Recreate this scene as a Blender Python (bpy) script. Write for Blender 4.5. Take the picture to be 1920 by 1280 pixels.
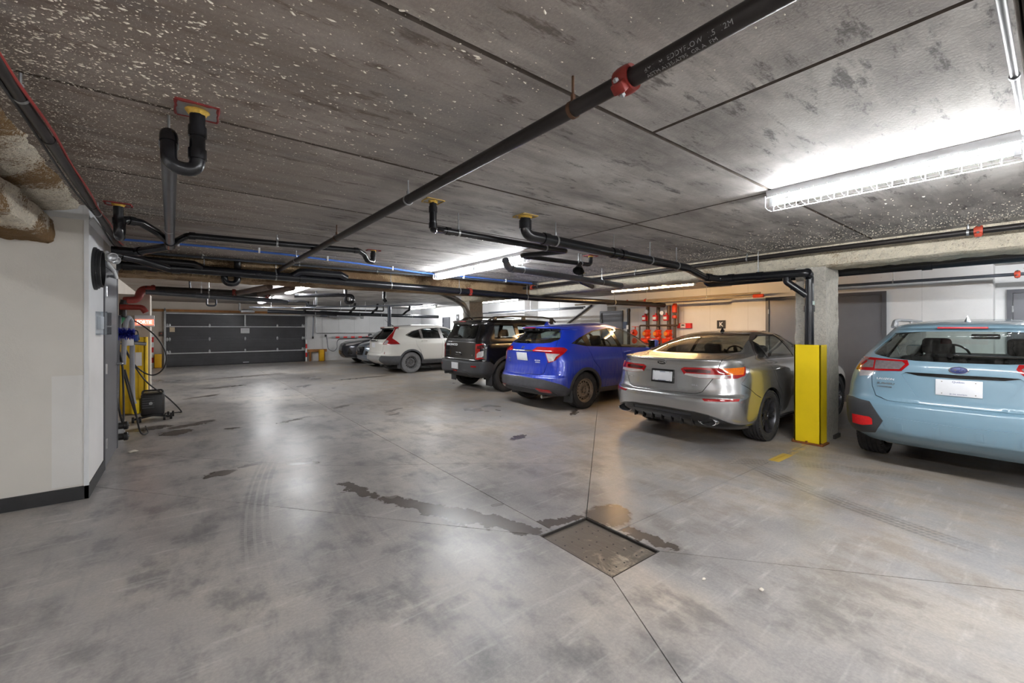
import bpy, bmesh, math, random
import numpy as np
from mathutils import Vector, Matrix, noise
from mathutils.geometry import delaunay_2d_cdt
random.seed(7)
SC = bpy.context.scene
COL = SC.collection
for _o in list(bpy.data.objects):
    bpy.data.objects.remove(_o)

# ------------------------------------------------------------------ camera, world, exposure
U = 1.043                       # the survey of the garage was drawn in units of 1.043 m
CAM_Z = 1.46
cam_d = bpy.data.cameras.new('camera')
cam = bpy.data.objects.new('camera', cam_d)
COL.objects.link(cam)
cam_d.sensor_width = 36.0
cam_d.lens = 795.0 / 1920.0 * 36.0
cam_d.shift_y = -23.0 / 1920.0
cam_d.clip_start = 0.02
cam.location = (0, 0, CAM_Z)
cam.rotation_euler = (math.radians(90), 0, math.radians(-37.725))
SC.camera = cam
world = bpy.data.worlds.new('world')
SC.world = world
world.use_nodes = True
world.node_tree.nodes['Background'].inputs[0].default_value = (0.9, 0.95, 1.0, 1)
world.node_tree.nodes['Background'].inputs[1].default_value = 0.05
SC.view_settings.view_transform = 'Standard'
SC.view_settings.look = 'None'
SC.view_settings.gamma = 1.0
SC.view_settings.use_curve_mapping = False
SC.view_settings.exposure = 0.72
SC.cycles.use_adaptive_sampling = True
SC.cycles.adaptive_threshold = 0.03
SC.cycles.use_light_tree = False
SC.cycles.max_bounces = 6
SC.cycles.diffuse_bounces = 3
SC.cycles.glossy_bounces = 3
SC.cycles.transmission_bounces = 4
SC.cycles.transparent_max_bounces = 10
SC.cycles.caustics_reflective = False
SC.cycles.caustics_refractive = False
LAMP_COOL = 150.0                # emission of the fluorescent tubes
LAMP_WARM = 130.0

# ------------------------------------------------------------------ materials
MATS = {}
def new_mat(name):
    m = bpy.data.materials.new(name)
    m.use_nodes = True
    nt = m.node_tree
    return m, nt, nt.nodes['Principled BSDF']
def setv(b, **kw):
    for k, v in kw.items():
        b.inputs[k.replace('_', ' ')].default_value = v
def rgb(r, g, b):
    f = lambda c: ((c / 255.0) / 12.92 if c / 255.0 <= .04045 else ((c / 255.0 + .055) / 1.055) ** 2.4)
    return (f(r), f(g), f(b), 1.0)
class NT:
    """small helper to write node trees as expressions"""
    def __init__(s, nt): s.nt = nt
    def n(s, typ, **kw):
        x = s.nt.nodes.new(typ)
        for k, v in kw.items(): setattr(x, k, v)
        return x
    def link(s, a, b): s.nt.links.new(a, b)
    def put(s, sock, v):
        if hasattr(v, 'is_output'): s.link(v, sock)
        else: sock.default_value = v
    def math(s, op, a, b=0.0, clamp=False):
        x = s.n('ShaderNodeMath', operation=op, use_clamp=clamp)
        s.put(x.inputs[0], a); s.put(x.inputs[1], b)
        return x.outputs[0]
    def noise(s, vec, scale, detail=4, rough=.55, dist=0.0):
        x = s.n('ShaderNodeTexNoise')
        s.link(vec, x.inputs['Vector'])
        x.inputs['Scale'].default_value = scale; x.inputs['Detail'].default_value = detail
        x.inputs['Roughness'].default_value = rough; x.inputs['Distortion'].default_value = dist
        return x.outputs['Fac']
    def voronoi(s, vec, scale, feature='F1', rnd=1.0):
        x = s.n('ShaderNodeTexVoronoi', feature=feature)
        s.link(vec, x.inputs['Vector']); x.inputs['Scale'].default_value = scale
        x.inputs['Randomness'].default_value = rnd
        return x.outputs['Distance']
    def ramp(s, fac, stops, mode='LINEAR'):
        x = s.n('ShaderNodeValToRGB'); x.color_ramp.interpolation = mode
        e = x.color_ramp.elements
        while len(e) < len(stops): e.new(.5)
        for i, (p, c) in enumerate(stops):
            e[i].position = p
            e[i].color = c if len(c) == 4 else (c[0], c[1], c[2], 1)
        s.link(fac, x.inputs[0])
        return x.outputs[0]
    def step(s, fac, lo, hi):
        x = s.n('ShaderNodeMapRange', interpolation_type='SMOOTHSTEP')
        s.put(x.inputs[0], fac)
        x.inputs[1].default_value = lo; x.inputs[2].default_value = hi
        x.inputs[3].default_value = 0; x.inputs[4].default_value = 1
        return x.outputs[0]
    def mix(s, fac, a, b, blend='MIX'):
        x = s.n('ShaderNodeMix', data_type='RGBA', blend_type=blend)
        s.put(x.inputs[0], fac); s.put(x.inputs[6], a); s.put(x.inputs[7], b)
        return x.outputs[2]
    def coord(s, which='Object'):
        return s.n('ShaderNodeTexCoord').outputs[which]
    def pos(s):
        return s.n('ShaderNodeNewGeometry').outputs['Position']
    def mapping(s, vec, scale=(1, 1, 1), rot=(0, 0, 0), loc=(0, 0, 0)):
        x = s.n('ShaderNodeMapping'); s.link(vec, x.inputs[0])
        x.inputs[1].default_value = loc; x.inputs[2].default_value = rot; x.inputs[3].default_value = scale
        return x.outputs[0]
    def sep(s, vec):
        x = s.n('ShaderNodeSeparateXYZ'); s.link(vec, x.inputs[0]); return x.outputs
    def comb(s, a, b, c):
        x = s.n('ShaderNodeCombineXYZ')
        for i, v in enumerate((a, b, c)): s.put(x.inputs[i], v)
        return x.outputs[0]
    def bump(s, h, strength=.3, dist=.01, normal=None):
        x = s.n('ShaderNodeBump'); s.link(h, x.inputs['Height'])
        x.inputs['Strength'].default_value = strength; x.inputs['Distance'].default_value = dist
        if normal is not None: s.link(normal, x.inputs['Normal'])
        return x.outputs[0]
def plain(name, col, rough=.5, metal=0.0, var=.12, scale=6.0, bump=0.0, bscale=60.0, spec=.5, coat=0.0):
    """one-colour surface with a little procedural variation"""
    if name in MATS: return MATS[name]
    m, nt, b = new_mat(name)
    t = NT(nt)
    c = col if len(col) == 4 else (*col, 1)
    v = t.coord()
    f = t.noise(v, scale, 5, .6)
    lo = tuple(x * (1 - var) for x in c[:3]) + (1,)
    hi = tuple(min(1, x * (1 + var)) for x in c[:3]) + (1,)
    t.link(t.ramp(f, [(.3, lo), (.7, hi)]), b.inputs['Base Color'])
    setv(b, Roughness=rough, Metallic=metal)
    b.inputs['Specular IOR Level'].default_value = spec
    if coat:
        b.inputs['Coat Weight'].default_value = coat; b.inputs['Coat Roughness'].default_value = .04
    if bump:
        t.link(t.bump(t.noise(v, bscale, 3), bump, .004), b.inputs['Normal'])
    MATS[name] = m
    return m
def emit(name, col, strength):
    if name in MATS: return MATS[name]
    m, nt, b = new_mat(name)
    setv(b, Base_Color=col, Emission_Color=col, Emission_Strength=strength, Roughness=.4)
    MATS[name] = m
    return m
def glass(name, tint, rough=.0, refl=1.0, dirt=0.0):
    """thin tinted glazing: see-through with a fresnel reflection"""
    if name in MATS: return MATS[name]
    m, nt, b = new_mat(name)
    nt.nodes.remove(b)
    t = NT(nt)
    out = nt.nodes['Material Output']
    tr = t.n('ShaderNodeBsdfTransparent'); tr.inputs[0].default_value = tint
    gl = t.n('ShaderNodeBsdfGlossy'); gl.inputs['Roughness'].default_value = rough
    gl.inputs['Color'].default_value = (refl, refl, refl, 1)
    fr = t.n('ShaderNodeFresnel')
    bf = t.n('ShaderNodeNewGeometry').outputs['Backfacing']
    t.link(t.math('ADD', 1.5, t.math('MULTIPLY', bf, 1 / 1.5 - 1.5)), fr.inputs[0])   # the same pane seen from inside
    mx = t.n('ShaderNodeMixShader')
    t.link(fr.outputs[0], mx.inputs[0]); t.link(tr.outputs[0], mx.inputs[1]); t.link(gl.outputs[0], mx.inputs[2])
    res = mx.outputs[0]
    if dirt:
        df = t.n('ShaderNodeBsdfDiffuse'); df.inputs[0].default_value = (.32, .31, .29, 1)
        m2 = t.n('ShaderNodeMixShader')
        f = t.noise(t.mapping(t.coord(), (1, 4, 1)), 5, 3)
        t.link(t.math('MULTIPLY', t.step(f, .35, .75), dirt), m2.inputs[0])
        t.link(res, m2.inputs[1]); t.link(df.outputs[0], m2.inputs[2])
        res = m2.outputs[0]
    t.link(res, out.inputs[0])
    MATS[name] = m
    return m

# ------------------------------------------------------------------ objects
def tag(o, label=None, cat=None, group=None, kind=None):
    if label: o['label'] = label
    if cat: o['category'] = cat
    if group: o['group'] = group
    if kind: o['kind'] = kind
    return o
def link(o, parent=None):
    COL.objects.link(o)
    if parent is not None: o.parent = parent
    return o
def thing(name, label, cat, loc=(0, 0, 0), rz=0.0, group=None):
    o = bpy.data.objects.new(name, None)
    o.empty_display_size = .1
    o.location = loc; o.rotation_euler = (0, 0, rz)
    link(o)
    return tag(o, label, cat, group)
def copy_tree(o, parent=None):
    c = o.copy(); COL.objects.link(c); c.parent = parent
    for ch in list(o.children): copy_tree(ch, c)
    return c

class MB:
    """mesh builder: collects shapes, build() links them as ONE mesh object"""
    def __init__(s, k=1.0): s.v = []; s.f = []; s.k = k
    def add(s, vs, fs):
        b = len(s.v); s.v += [tuple(x) for x in vs]; s.f += [tuple(b + i for i in q) for q in fs]
        return s
    def box(s, a, b, M=None):
        (x0, y0, z0), (x1, y1, z1) = a, b
        vs = [(x0, y0, z0), (x1, y0, z0), (x1, y1, z0), (x0, y1, z0), (x0, y0, z1), (x1, y0, z1), (x1, y1, z1), (x0, y1, z1)]
        if M is not None: vs = [tuple(M @ Vector(p)) for p in vs]
        return s.add(vs, [(0, 3, 2, 1), (4, 5, 6, 7), (0, 1, 5, 4), (1, 2, 6, 5), (2, 3, 7, 6), (3, 0, 4, 7)])
    def rbox(s, a, b, r=.01, seg=2, M=None):
        """box with rounded edges"""
        bm = bmesh.new()
        bmesh.ops.create_cube(bm, size=1)
        c = [(a[i] + b[i]) / 2 for i in range(3)]; d = [abs(b[i] - a[i]) for i in range(3)]
        for v in bm.verts:
            v.co = Vector((c[i] + v.co[i] * d[i] for i in range(3)))
        r = min(r, min(d) * .49)
        bmesh.ops.bevel(bm, geom=bm.edges[:], offset=r, segments=seg, profile=.5, affect='EDGES')
        bm.verts.index_update()
        vs = [v.co.copy() for v in bm.verts]
        if M is not None: vs = [M @ v for v in vs]
        s.add(vs, [[v.index for v in f.verts] for f in bm.faces]); bm.free()
        return s
    @staticmethod
    def frames(pts):
        P = [Vector(p) for p in pts]
        T = []
        for i in range(len(P)):
            a = P[max(0, i - 1)]; b = P[min(len(P) - 1, i + 1)]
            T.append((b - a).normalized())
        n = T[0].orthogonal().normalized()
        F = []
        for i, t in enumerate(T):
            n = (n - t * n.dot(t))
            n = n.normalized() if n.length > 1e-6 else t.orthogonal().normalized()
            F.append((P[i], t, n, t.cross(n)))
        return F
    def tube(s, pts, r, seg=12, caps=True):
        F = s.frames(pts)
        rr = r if hasattr(r, '__len__') else [r] * len(F)
        vs = []
        for (p, t, n, b), q in zip(F, rr):
            for k in range(seg):
                a = 2 * math.pi * k / seg
                vs.append(p + (n * math.cos(a) + b * math.sin(a)) * q)
        fs = []
        for i in range(len(F) - 1):
            for k in range(seg):
                fs.append((i * seg + k, i * seg + (k + 1) % seg, (i + 1) * seg + (k + 1) % seg, (i + 1) * seg + k))
        if caps:
            fs.append(tuple(reversed(range(seg)))); fs.append(tuple(range((len(F) - 1) * seg, len(F) * seg)))
        return s.add(vs, fs)
    def cyl(s, a, b, r, seg=16, r2=None):
        return s.tube([a, b], [r, r if r2 is None else r2], seg)
    def lathe(s, o, axis, prof, seg=32, a0=0.0, a1=2 * math.pi, closed=False):
        """profile [(radius, distance along axis)]"""
        o = Vector(o); ax = Vector(axis).normalized(); n = ax.orthogonal().normalized(); b = ax.cross(n)
        full = abs(a1 - a0 - 2 * math.pi) < 1e-6
        m = seg if full else seg + 1
        vs = []
        for k in range(m):
            a = a0 + (a1 - a0) * k / seg
            d = n * math.cos(a) + b * math.sin(a)
            for r, h in prof: vs.append(o + d * r + ax * h)
        L = len(prof); fs = []
        for k in range(seg):
            k2 = (k + 1) % m
            for i in range(L - 1 + (1 if closed else 0)):
                j = (i + 1) % L
                fs.append((k * L + i, k2 * L + i, k2 * L + j, k * L + j))
        return s.add(vs, fs)
    def prism(s, poly, depth_vec):
        """extrude a planar polygon (3-D points) by a vector"""
        n = len(poly); d = Vector(depth_vec)
        vs = [Vector(p) for p in poly] + [Vector(p) + d for p in poly]
        fs = [tuple(reversed(range(n))), tuple(range(n, 2 * n))]
        fs += [(i, (i + 1) % n, n + (i + 1) % n, n + i) for i in range(n)]
        return s.add(vs, fs)
    def ball(s, c, r, seg=12, sc=(1, 1, 1)):
        rings = seg // 2
        prof = [(math.sin(math.pi * i / rings), -math.cos(math.pi * i / rings)) for i in range(rings + 1)]
        vs = []; fs = []
        for i, (q, h) in enumerate(prof):
            for k in range(seg):
                a = 2 * math.pi * k / seg
                vs.append((c[0] + r * sc[0] * q * math.cos(a), c[1] + r * sc[1] * q * math.sin(a), c[2] + r * sc[2] * h))
        for i in range(rings):
            for k in range(seg):
                fs.append((i * seg + k, i * seg + (k + 1) % seg, (i + 1) * seg + (k + 1) % seg, (i + 1) * seg + k))
        return s.add(vs, fs)
    def mesh(s, name, smooth=35):
        me = bpy.data.meshes.new(name)
        k = s.k
        me.from_pydata([(x * k, y * k, z * k) for x, y, z in s.v], [], s.f)
        bm = bmesh.new(); bm.from_mesh(me)
        bmesh.ops.recalc_face_normals(bm, faces=bm.faces[:])
        bm.to_mesh(me); bm.free()
        if smooth:
            me.shade_smooth()
            me.set_sharp_from_angle(angle=math.radians(smooth))
        return me
    def build(s, name, mat, parent=None, smooth=35, loc=None):
        me = s.mesh(name, smooth)
        me.materials.append(mat)
        o = bpy.data.objects.new(name, me)
        if loc is not None: o.location = loc
        return link(o, parent)
def E(): return MB(U)            # environment shapes, in survey units
def P3(x, y, z): return (x * U, y * U, z * U)
def bend(pts, r, n=6):
    """round the corners of a path with radius r"""
    P = [Vector(p) for p in pts]; out = [P[0]]
    for i in range(1, len(P) - 1):
        a = (P[i - 1] - P[i]); b = (P[i + 1] - P[i])
        la, lb = a.length, b.length
        a.normalize(); b.normalize()
        ang = a.angle(b)
        d = min(r / math.tan(max(ang, .05) / 2), la * .49, lb * .49)
        p0 = P[i] + a * d; p1 = P[i] + b * d
        for k in range(n + 1):
            t = k / n
            out.append(p0 * (1 - t) ** 2 + P[i] * 2 * t * (1 - t) + p1 * t * t)
    out.append(P[-1])
    return out
_FONT = {}
def text_mesh(txt, size, depth=0.0, align='CENTER', bold=0.0, shear=0.0):
    c = bpy.data.curves.new('lettering', 'FONT')
    c.body = txt; c.size = size; c.align_x = align; c.align_y = 'CENTER'
    c.extrude = depth; c.offset = bold; c.shear = shear; c.resolution_u = 3
    o = bpy.data.objects.new('lettering', c); COL.objects.link(o)
    dg = bpy.context.evaluated_depsgraph_get()
    me = bpy.data.meshes.new_from_object(o.evaluated_get(dg))
    bpy.data.objects.remove(o); bpy.data.curves.remove(c)
    return me
def text_on(name, txt, size, M, mat, parent=None, depth=.0015, bold=0.0, align='CENTER', shear=0.0, wide=1.0):
    """lettering lying in the local XY plane of matrix M"""
    me = text_mesh(txt, size, depth, align, bold, shear)
    me.transform(M @ Matrix.Diagonal((wide, 1, 1, 1)))
    me.materials.clear(); me.materials.append(mat)
    o = bpy.data.objects.new(name, me)
    return link(o, parent)
def frame_m(o, xdir, ydir):
    x = Vector(xdir).normalized(); y = Vector(ydir).normalized(); z = x.cross(y).normalized(); y = z.cross(x)
    M = Matrix((x, y, z)).transposed().to_4x4(); M.translation = Vector(o)
    return M
# ------------------------------------------------------------------ car bodies
def pchip(xs, ys):
    """monotone cubic through the points"""
    x = np.array(xs, float); y = np.array(ys, float)
    h = np.diff(x); d = np.diff(y) / h
    m = np.zeros_like(y)
    for i in range(1, len(x) - 1):
        if d[i - 1] * d[i] > 0:
            w1 = 2 * h[i] + h[i - 1]; w2 = h[i] + 2 * h[i - 1]
            m[i] = (w1 + w2) / (w1 / d[i - 1] + w2 / d[i])
    m[0] = d[0]; m[-1] = d[-1]
    def f(q):
        q = np.clip(np.asarray(q, float), x[0], x[-1])
        i = np.clip(np.searchsorted(x, q) - 1, 0, len(x) - 2)
        t = (q - x[i]) / h[i]
        return ((1 + 2 * t) * (1 - t) ** 2 * y[i] + t * (1 - t) ** 2 * h[i] * m[i]
                + t * t * (3 - 2 * t) * y[i + 1] + t * t * (t - 1) * h[i] * m[i + 1])
    return f
def inside(px, py, poly):
    c = np.zeros(len(px), bool)
    n = len(poly); j = n - 1
    for i in range(n):
        xi, yi = poly[i]; xj, yj = poly[j]
        if yi != yj:
            hit = ((yi > py) != (yj > py)) & (px < (xj - xi) * (py - yi) / (yj - yi) + xi)
            c ^= hit
        j = i
    return c

class Body:
    """A car skin as stacked level outlines.  rear / front: (z, x) centre-line profiles, side: (z, half width).
    Outline of a level: superellipse tail, straight flank, superellipse nose.  Regions (glass, lamps, doors, gaps,
    wheel openings) are drawn on the skin in metres and cut out of it exactly."""
    UR, US, UF = 1.3, 3.4, 1.3
    def __init__(s, rear, front, side, Dr=.5, nr=3.6, mr=2.3, Df=.7, nf=3.0, mf=2.2, nz=84, nu=120, zmap=(1.0, 0.0)):
        zm = s.zm = lambda z: z * zmap[0] + zmap[1]
        rear, front, side = ([(zm(a), b) for a, b in q] for q in (rear, front, side))
        zf = lambda v: ([(zm(a), b) for a, b in v] if hasattr(v, '__len__') else v)
        Dr, nr, mr, Df, nf, mf = map(zf, (Dr, nr, mr, Df, nf, mf))
        side = list(side)
        s.r = pchip(*zip(*rear)); s.f = pchip(*zip(*front)); s.w = pchip(*zip(*side))
        fn = lambda v: (pchip(*zip(*v)) if hasattr(v, '__len__') else (lambda z: np.full_like(np.asarray(z, float), v)))
        s.Dr, s.nr, s.mr, s.Df, s.nf, s.mf = map(fn, (Dr, nr, mr, Df, nf, mf))
        s.z0 = side[0][0]; s.z1 = side[-1][0]
        zz = np.linspace(s.z0, s.z1, 1500)
        sp = np.hypot(1, np.abs(np.gradient(s.r(zz), zz)) + .35 * np.abs(np.gradient(s.f(zz), zz)) + np.abs(np.gradient(s.w(zz), zz)))
        sp = np.minimum(sp, 14)
        T = np.concatenate([[0], np.cumsum((sp[1:] + sp[:-1]) / 2 * np.diff(zz))])
        s.zz, s.T = zz, T
        s.nz, s.nu = nz, nu
        s.regions = []
    def z_of(s, v): return np.interp(v, s.T, s.zz)
    def v_of(s, z): return np.interp(z, s.zz, s.T)
    def S(s, u, v):
        """skin point; u 0..UR tail, ..+US flank, ..+UF nose"""
        u = np.asarray(u, float); z = s.z_of(v)
        w = s.w(z); xr = s.r(z); xf = s.f(z)
        Dr, nr, mr, Df, nf, mf = s.Dr(z), s.nr(z), s.mr(z), s.Df(z), s.nf(z), s.mf(z)
        L = np.maximum(xf - xr, .02)
        k = np.minimum(1, .48 * L / np.maximum(Dr, Df)); Dr = Dr * k; Df = Df * k
        a = np.clip(u / s.UR, 0, 1)
        def end(a, D, n, m):
            ya = 2 ** (-1 / n); xa = 2 ** (-1 / m)
            yy = np.where(a < .5, a * 2 * ya, 0)
            dx = np.where(a < .5, (1 - np.clip(yy, 0, 1) ** n) ** (1 / m), xa * (2 - 2 * a))
            yy = np.where(a < .5, yy, (1 - np.clip(dx, 0, 1) ** m) ** (1 / n))
            return D - D * dx, yy
        dxr, yr = end(a, Dr, nr, mr)
        b = np.clip((u - s.UR - s.US) / s.UF, 0, 1)
        dxf, yf = end(1 - b, Df, nf, mf)
        t = np.clip((u - s.UR) / s.US, 0, 1)
        x = np.where(u <= s.UR, xr + dxr, np.where(u >= s.UR + s.US, xf - dxf, (xr + Dr) * (1 - t) + (xf - Df) * t))
        y = w * np.where(u <= s.UR, yr, np.where(u >= s.UR + s.US, yf, 1.0))
        return np.stack([x, y, z], -1)
    def uv(s, p):
        """native point ('r', y, z) on the tail, ('s', x, z) on flank or corners, ('f', y, z) on the nose -> (u, v)"""
        k, q, z = p
        z = s.zm(z)
        z = min(max(z, s.z0), s.z1)
        w = float(s.w(z)); xr = float(s.r(z)); xf = float(s.f(z))
        Dr, nr, mr, Df, nf, mf = (float(g(z)) for g in (s.Dr, s.nr, s.mr, s.Df, s.nf, s.mf))
        L = max(xf - xr, .02); kk = min(1, .48 * L / max(Dr, Df)); Dr *= kk; Df *= kk
        v = float(s.v_of(z))
        def from_y(y, n, m):
            yy = min(max(y / w, 0), 1); ya = 2 ** (-1 / n)
            if yy <= ya: return yy / (2 * ya)
            dx = (1 - yy ** n) ** (1 / m)
            return 1 - dx / (2 * 2 ** (-1 / m))
        def from_x(dx, n, m):
            dx = min(max(dx, 0), 1); xa = 2 ** (-1 / m)
            if dx <= xa: return 1 - dx / (2 * xa)
            yy = (1 - dx ** m) ** (1 / n)
            return yy / (2 * 2 ** (-1 / n))
        if k == 'r': return from_y(q, nr, mr) * s.UR, v
        if k == 'f': return s.UR + s.US + (1 - from_y(q, nf, mf)) * s.UF, v
        if q < xr + Dr: return from_x((xr + Dr - q) / Dr, nr, mr) * s.UR, v
        if q > xf - Df: return s.UR + s.US + (1 - from_x((q - xf + Df) / Df, nf, mf)) * s.UF, v
        return s.UR + (q - xr - Dr) / max(xf - Df - xr - Dr, 1e-6) * s.US, v
    def poly(s, pts, closed=True, step=.04):
        out = []
        n = len(pts)
        for i in range(n if closed else n - 1):
            a, b = pts[i], pts[(i + 1) % n]
            if a[0] == b[0]:
                m = max(1, int(math.hypot(a[1] - b[1], a[2] - b[2]) / step))
                for k in range(m):
                    t = k / m
                    out.append(s.uv((a[0], a[1] * (1 - t) + b[1] * t, a[2] * (1 - t) + b[2] * t)))
            else:
                A = s.uv(a); B = s.uv(b)
                m = max(1, int(math.hypot(A[0] - B[0], A[1] - B[1]) / step))
                for k in range(m):
                    t = k / m
                    out.append((A[0] * (1 - t) + B[0] * t, A[1] * (1 - t) + B[1] * t))
        if not closed: out.append(s.uv(pts[-1]))
        return out
    def region(s, key, pts, off=0.0, closed=True):
        """key: name of the piece of skin inside this outline (None cuts a hole)"""
        s.regions.append((key, s.poly(pts), off))
    def line(s, pts, width=.007, key='gap', off=-.012):
        """a shut line: thin strip following the open path"""
        q = np.array(s.poly(pts, closed=False))
        d = np.gradient(q, axis=0); d /= np.maximum(np.linalg.norm(d, axis=1), 1e-9)[:, None]
        nrm = np.stack([-d[:, 1], d[:, 0]], -1) * width / 2
        s.regions.append((key, [tuple(x) for x in q + nrm] + [tuple(x) for x in (q - nrm)[::-1]], off))
    def cut(s):
        """triangulate the unrolled skin with every outline as a constraint"""
        TU = s.UR + s.US + s.UF
        us = np.concatenate([np.linspace(0, s.UR, int(s.nu * .3)), np.linspace(s.UR, s.UR + s.US, int(s.nu * .4))[1:], np.linspace(s.UR + s.US, TU, int(s.nu * .3))[1:]])
        vs = np.linspace(0, s.T[-1], s.nz)
        pts = [(float(a), float(b)) for b in vs for a in us]
        edges = []
        nu, nz = len(us), len(vs)
        for i in range(nu - 1): edges += [(i, i + 1), ((nz - 1) * nu + i, (nz - 1) * nu + i + 1)]
        for j in range(nz - 1): edges += [(j * nu, (j + 1) * nu), (j * nu + nu - 1, (j + 1) * nu + nu - 1)]
        pts_np = np.array(pts)
        keep = np.ones(len(pts), bool)
        polys = []
        for key, q, off in s.regions:
            q = [(min(max(a, 0), TU), min(max(b, 0), s.T[-1])) for a, b in q]
            polys.append(q)
        allp = list(pts)
        for q in polys:
            b = len(allp); allp += q
            edges += [(b + i, b + (i + 1) % len(q)) for i in range(len(q))]
        V, Ed, F, *_ = delaunay_2d_cdt([Vector(p) for p in allp], edges, [], 0, 1e-5)
        V = np.array([(v[0], v[1]) for v in V]); F = np.array([f for f in F if len(f) == 3])
        c = V[F].mean(1)
        reg = np.full(len(F), -1)
        for i, q in enumerate(polys):
            reg[inside(c[:, 0], c[:, 1], q)] = i
        P = s.S(V[:, 0], V[:, 1])
        e = 2e-3
        du = s.S(np.clip(V[:, 0] + e, 0, TU), V[:, 1]) - s.S(np.clip(V[:, 0] - e, 0, TU), V[:, 1])
        dv = s.S(V[:, 0], np.clip(V[:, 1] + e, 0, s.T[-1])) - s.S(V[:, 0], np.clip(V[:, 1] - e, 0, s.T[-1]))
        N = np.cross(du, dv)
        ln = np.linalg.norm(N, axis=1)
        N /= np.maximum(ln, 1e-12)[:, None]
        N[ln < 1e-12] = (0, 0, 1)
        # outward
        flip = (N * (P - np.array([2.2, 0, .7]))).sum(1) < 0
        N[flip] *= -1
        s.V, s.F, s.reg, s.P, s.N = V, F, reg, P, N
    def piece(s, keys, name, mat, parent, side=0, skirt=.02, thick_off=0.0):
        """link the skin pieces with these keys; side 0: both halves in one mesh, +1 left only, -1 right only"""
        ids = [i for i, r in enumerate(s.regions) if r[0] in keys]
        if 'body' in keys: ids.append(-1)
        sel = np.isin(s.reg, ids)
        if not sel.any(): return None
        verts = []; faces = []; nrm = []
        for sgn in ((1, -1) if side == 0 else (side,)):
            for i in ids:
                Fi = s.F[s.reg == i]
                if not len(Fi): continue
                off = (s.regions[i][2] if i >= 0 else 0.0) + thick_off
                used, inv = np.unique(Fi, return_inverse=True)
                Fi = inv.reshape(-1, 3)
                p = s.P[used] + s.N[used] * off; n = s.N[used].copy()
                p = p * (1, sgn, 1); n = n * (1, sgn, 1)
                # orient faces with the normals
                fn = np.cross(p[Fi[:, 1]] - p[Fi[:, 0]], p[Fi[:, 2]] - p[Fi[:, 0]])
                bad = (fn * n[Fi].mean(1)).sum(1) < 0
                Fi = Fi.copy(); Fi[bad] = Fi[bad][:, ::-1]
                b = len(verts)
                verts += p.tolist(); faces += (Fi + b).tolist()
                for f in Fi: nrm += n[f].tolist()
                if skirt:
                    cnt = {}
                    for f in Fi.tolist():
                        for k in range(3):
                            a, c = f[k], f[(k + 1) % 3]
                            key = (min(a, c), max(a, c))
                            if key in cnt: cnt[key] = None
                            else: cnt[key] = (a, c)
                    for ed in cnt.values():
                        if ed is None: continue
                        a, c = ed
                        if abs(p[a][1]) < 1e-4 and abs(p[c][1]) < 1e-4: continue
                        bb = len(verts)
                        q0 = p[a] - n[a] * skirt; q1 = p[c] - n[c] * skirt
                        verts += [p[a].tolist(), q0.tolist(), q1.tolist(), p[c].tolist()]
                        faces.append([bb, bb + 1, bb + 2, bb + 3])
                        fnn = np.cross(q0 - p[a], p[c] - p[a]); l = np.linalg.norm(fnn)
                        fnn = fnn / l if l > 1e-12 else n[a]
                        nrm += [fnn.tolist()] * 4
        if 'body' in keys:                                        # close the crown of the roof
            uu = np.linspace(0, s.UR + s.US + s.UF, 60)
            ring = s.S(uu, np.full(60, s.T[-1])) + (0, 0, thick_off)
            b = len(verts)
            loop = ring.tolist() + (ring * (1, -1, 1))[::-1][1:-1].tolist()
            verts += loop; faces.append(list(range(b + len(loop) - 1, b - 1, -1))); nrm += [[0, 0, 1]] * len(loop)
        me = bpy.data.meshes.new(name)
        me.from_pydata(verts, [], faces)
        me.shade_smooth()
        me.normals_split_custom_set(nrm)
        me.materials.append(mat)
        o = bpy.data.objects.new(name, me)
        return link(o, parent)
    def at(s, k, q, z, off=0.0, sgn=1):
        """point and outward normal of the skin at a native position"""
        u, v = s.uv((k, abs(q) if k != 's' else q, z))
        e = 2e-3
        p = s.S(u, v); du = s.S(u + e, v) - s.S(max(u - e, 0), v); dv = s.S(u, min(v + e, s.T[-1])) - s.S(u, max(v - e, 0))
        n = np.cross(du, dv); n /= max(np.linalg.norm(n), 1e-12)
        if np.dot(n, p - np.array([2.2, 0, .7])) < 0: n = -n
        if k != 's' and q < 0: sgn = -1
        p = (p + n * off) * (1, sgn, 1); n = n * (1, sgn, 1)
        return Vector(p), Vector(n)

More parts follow.
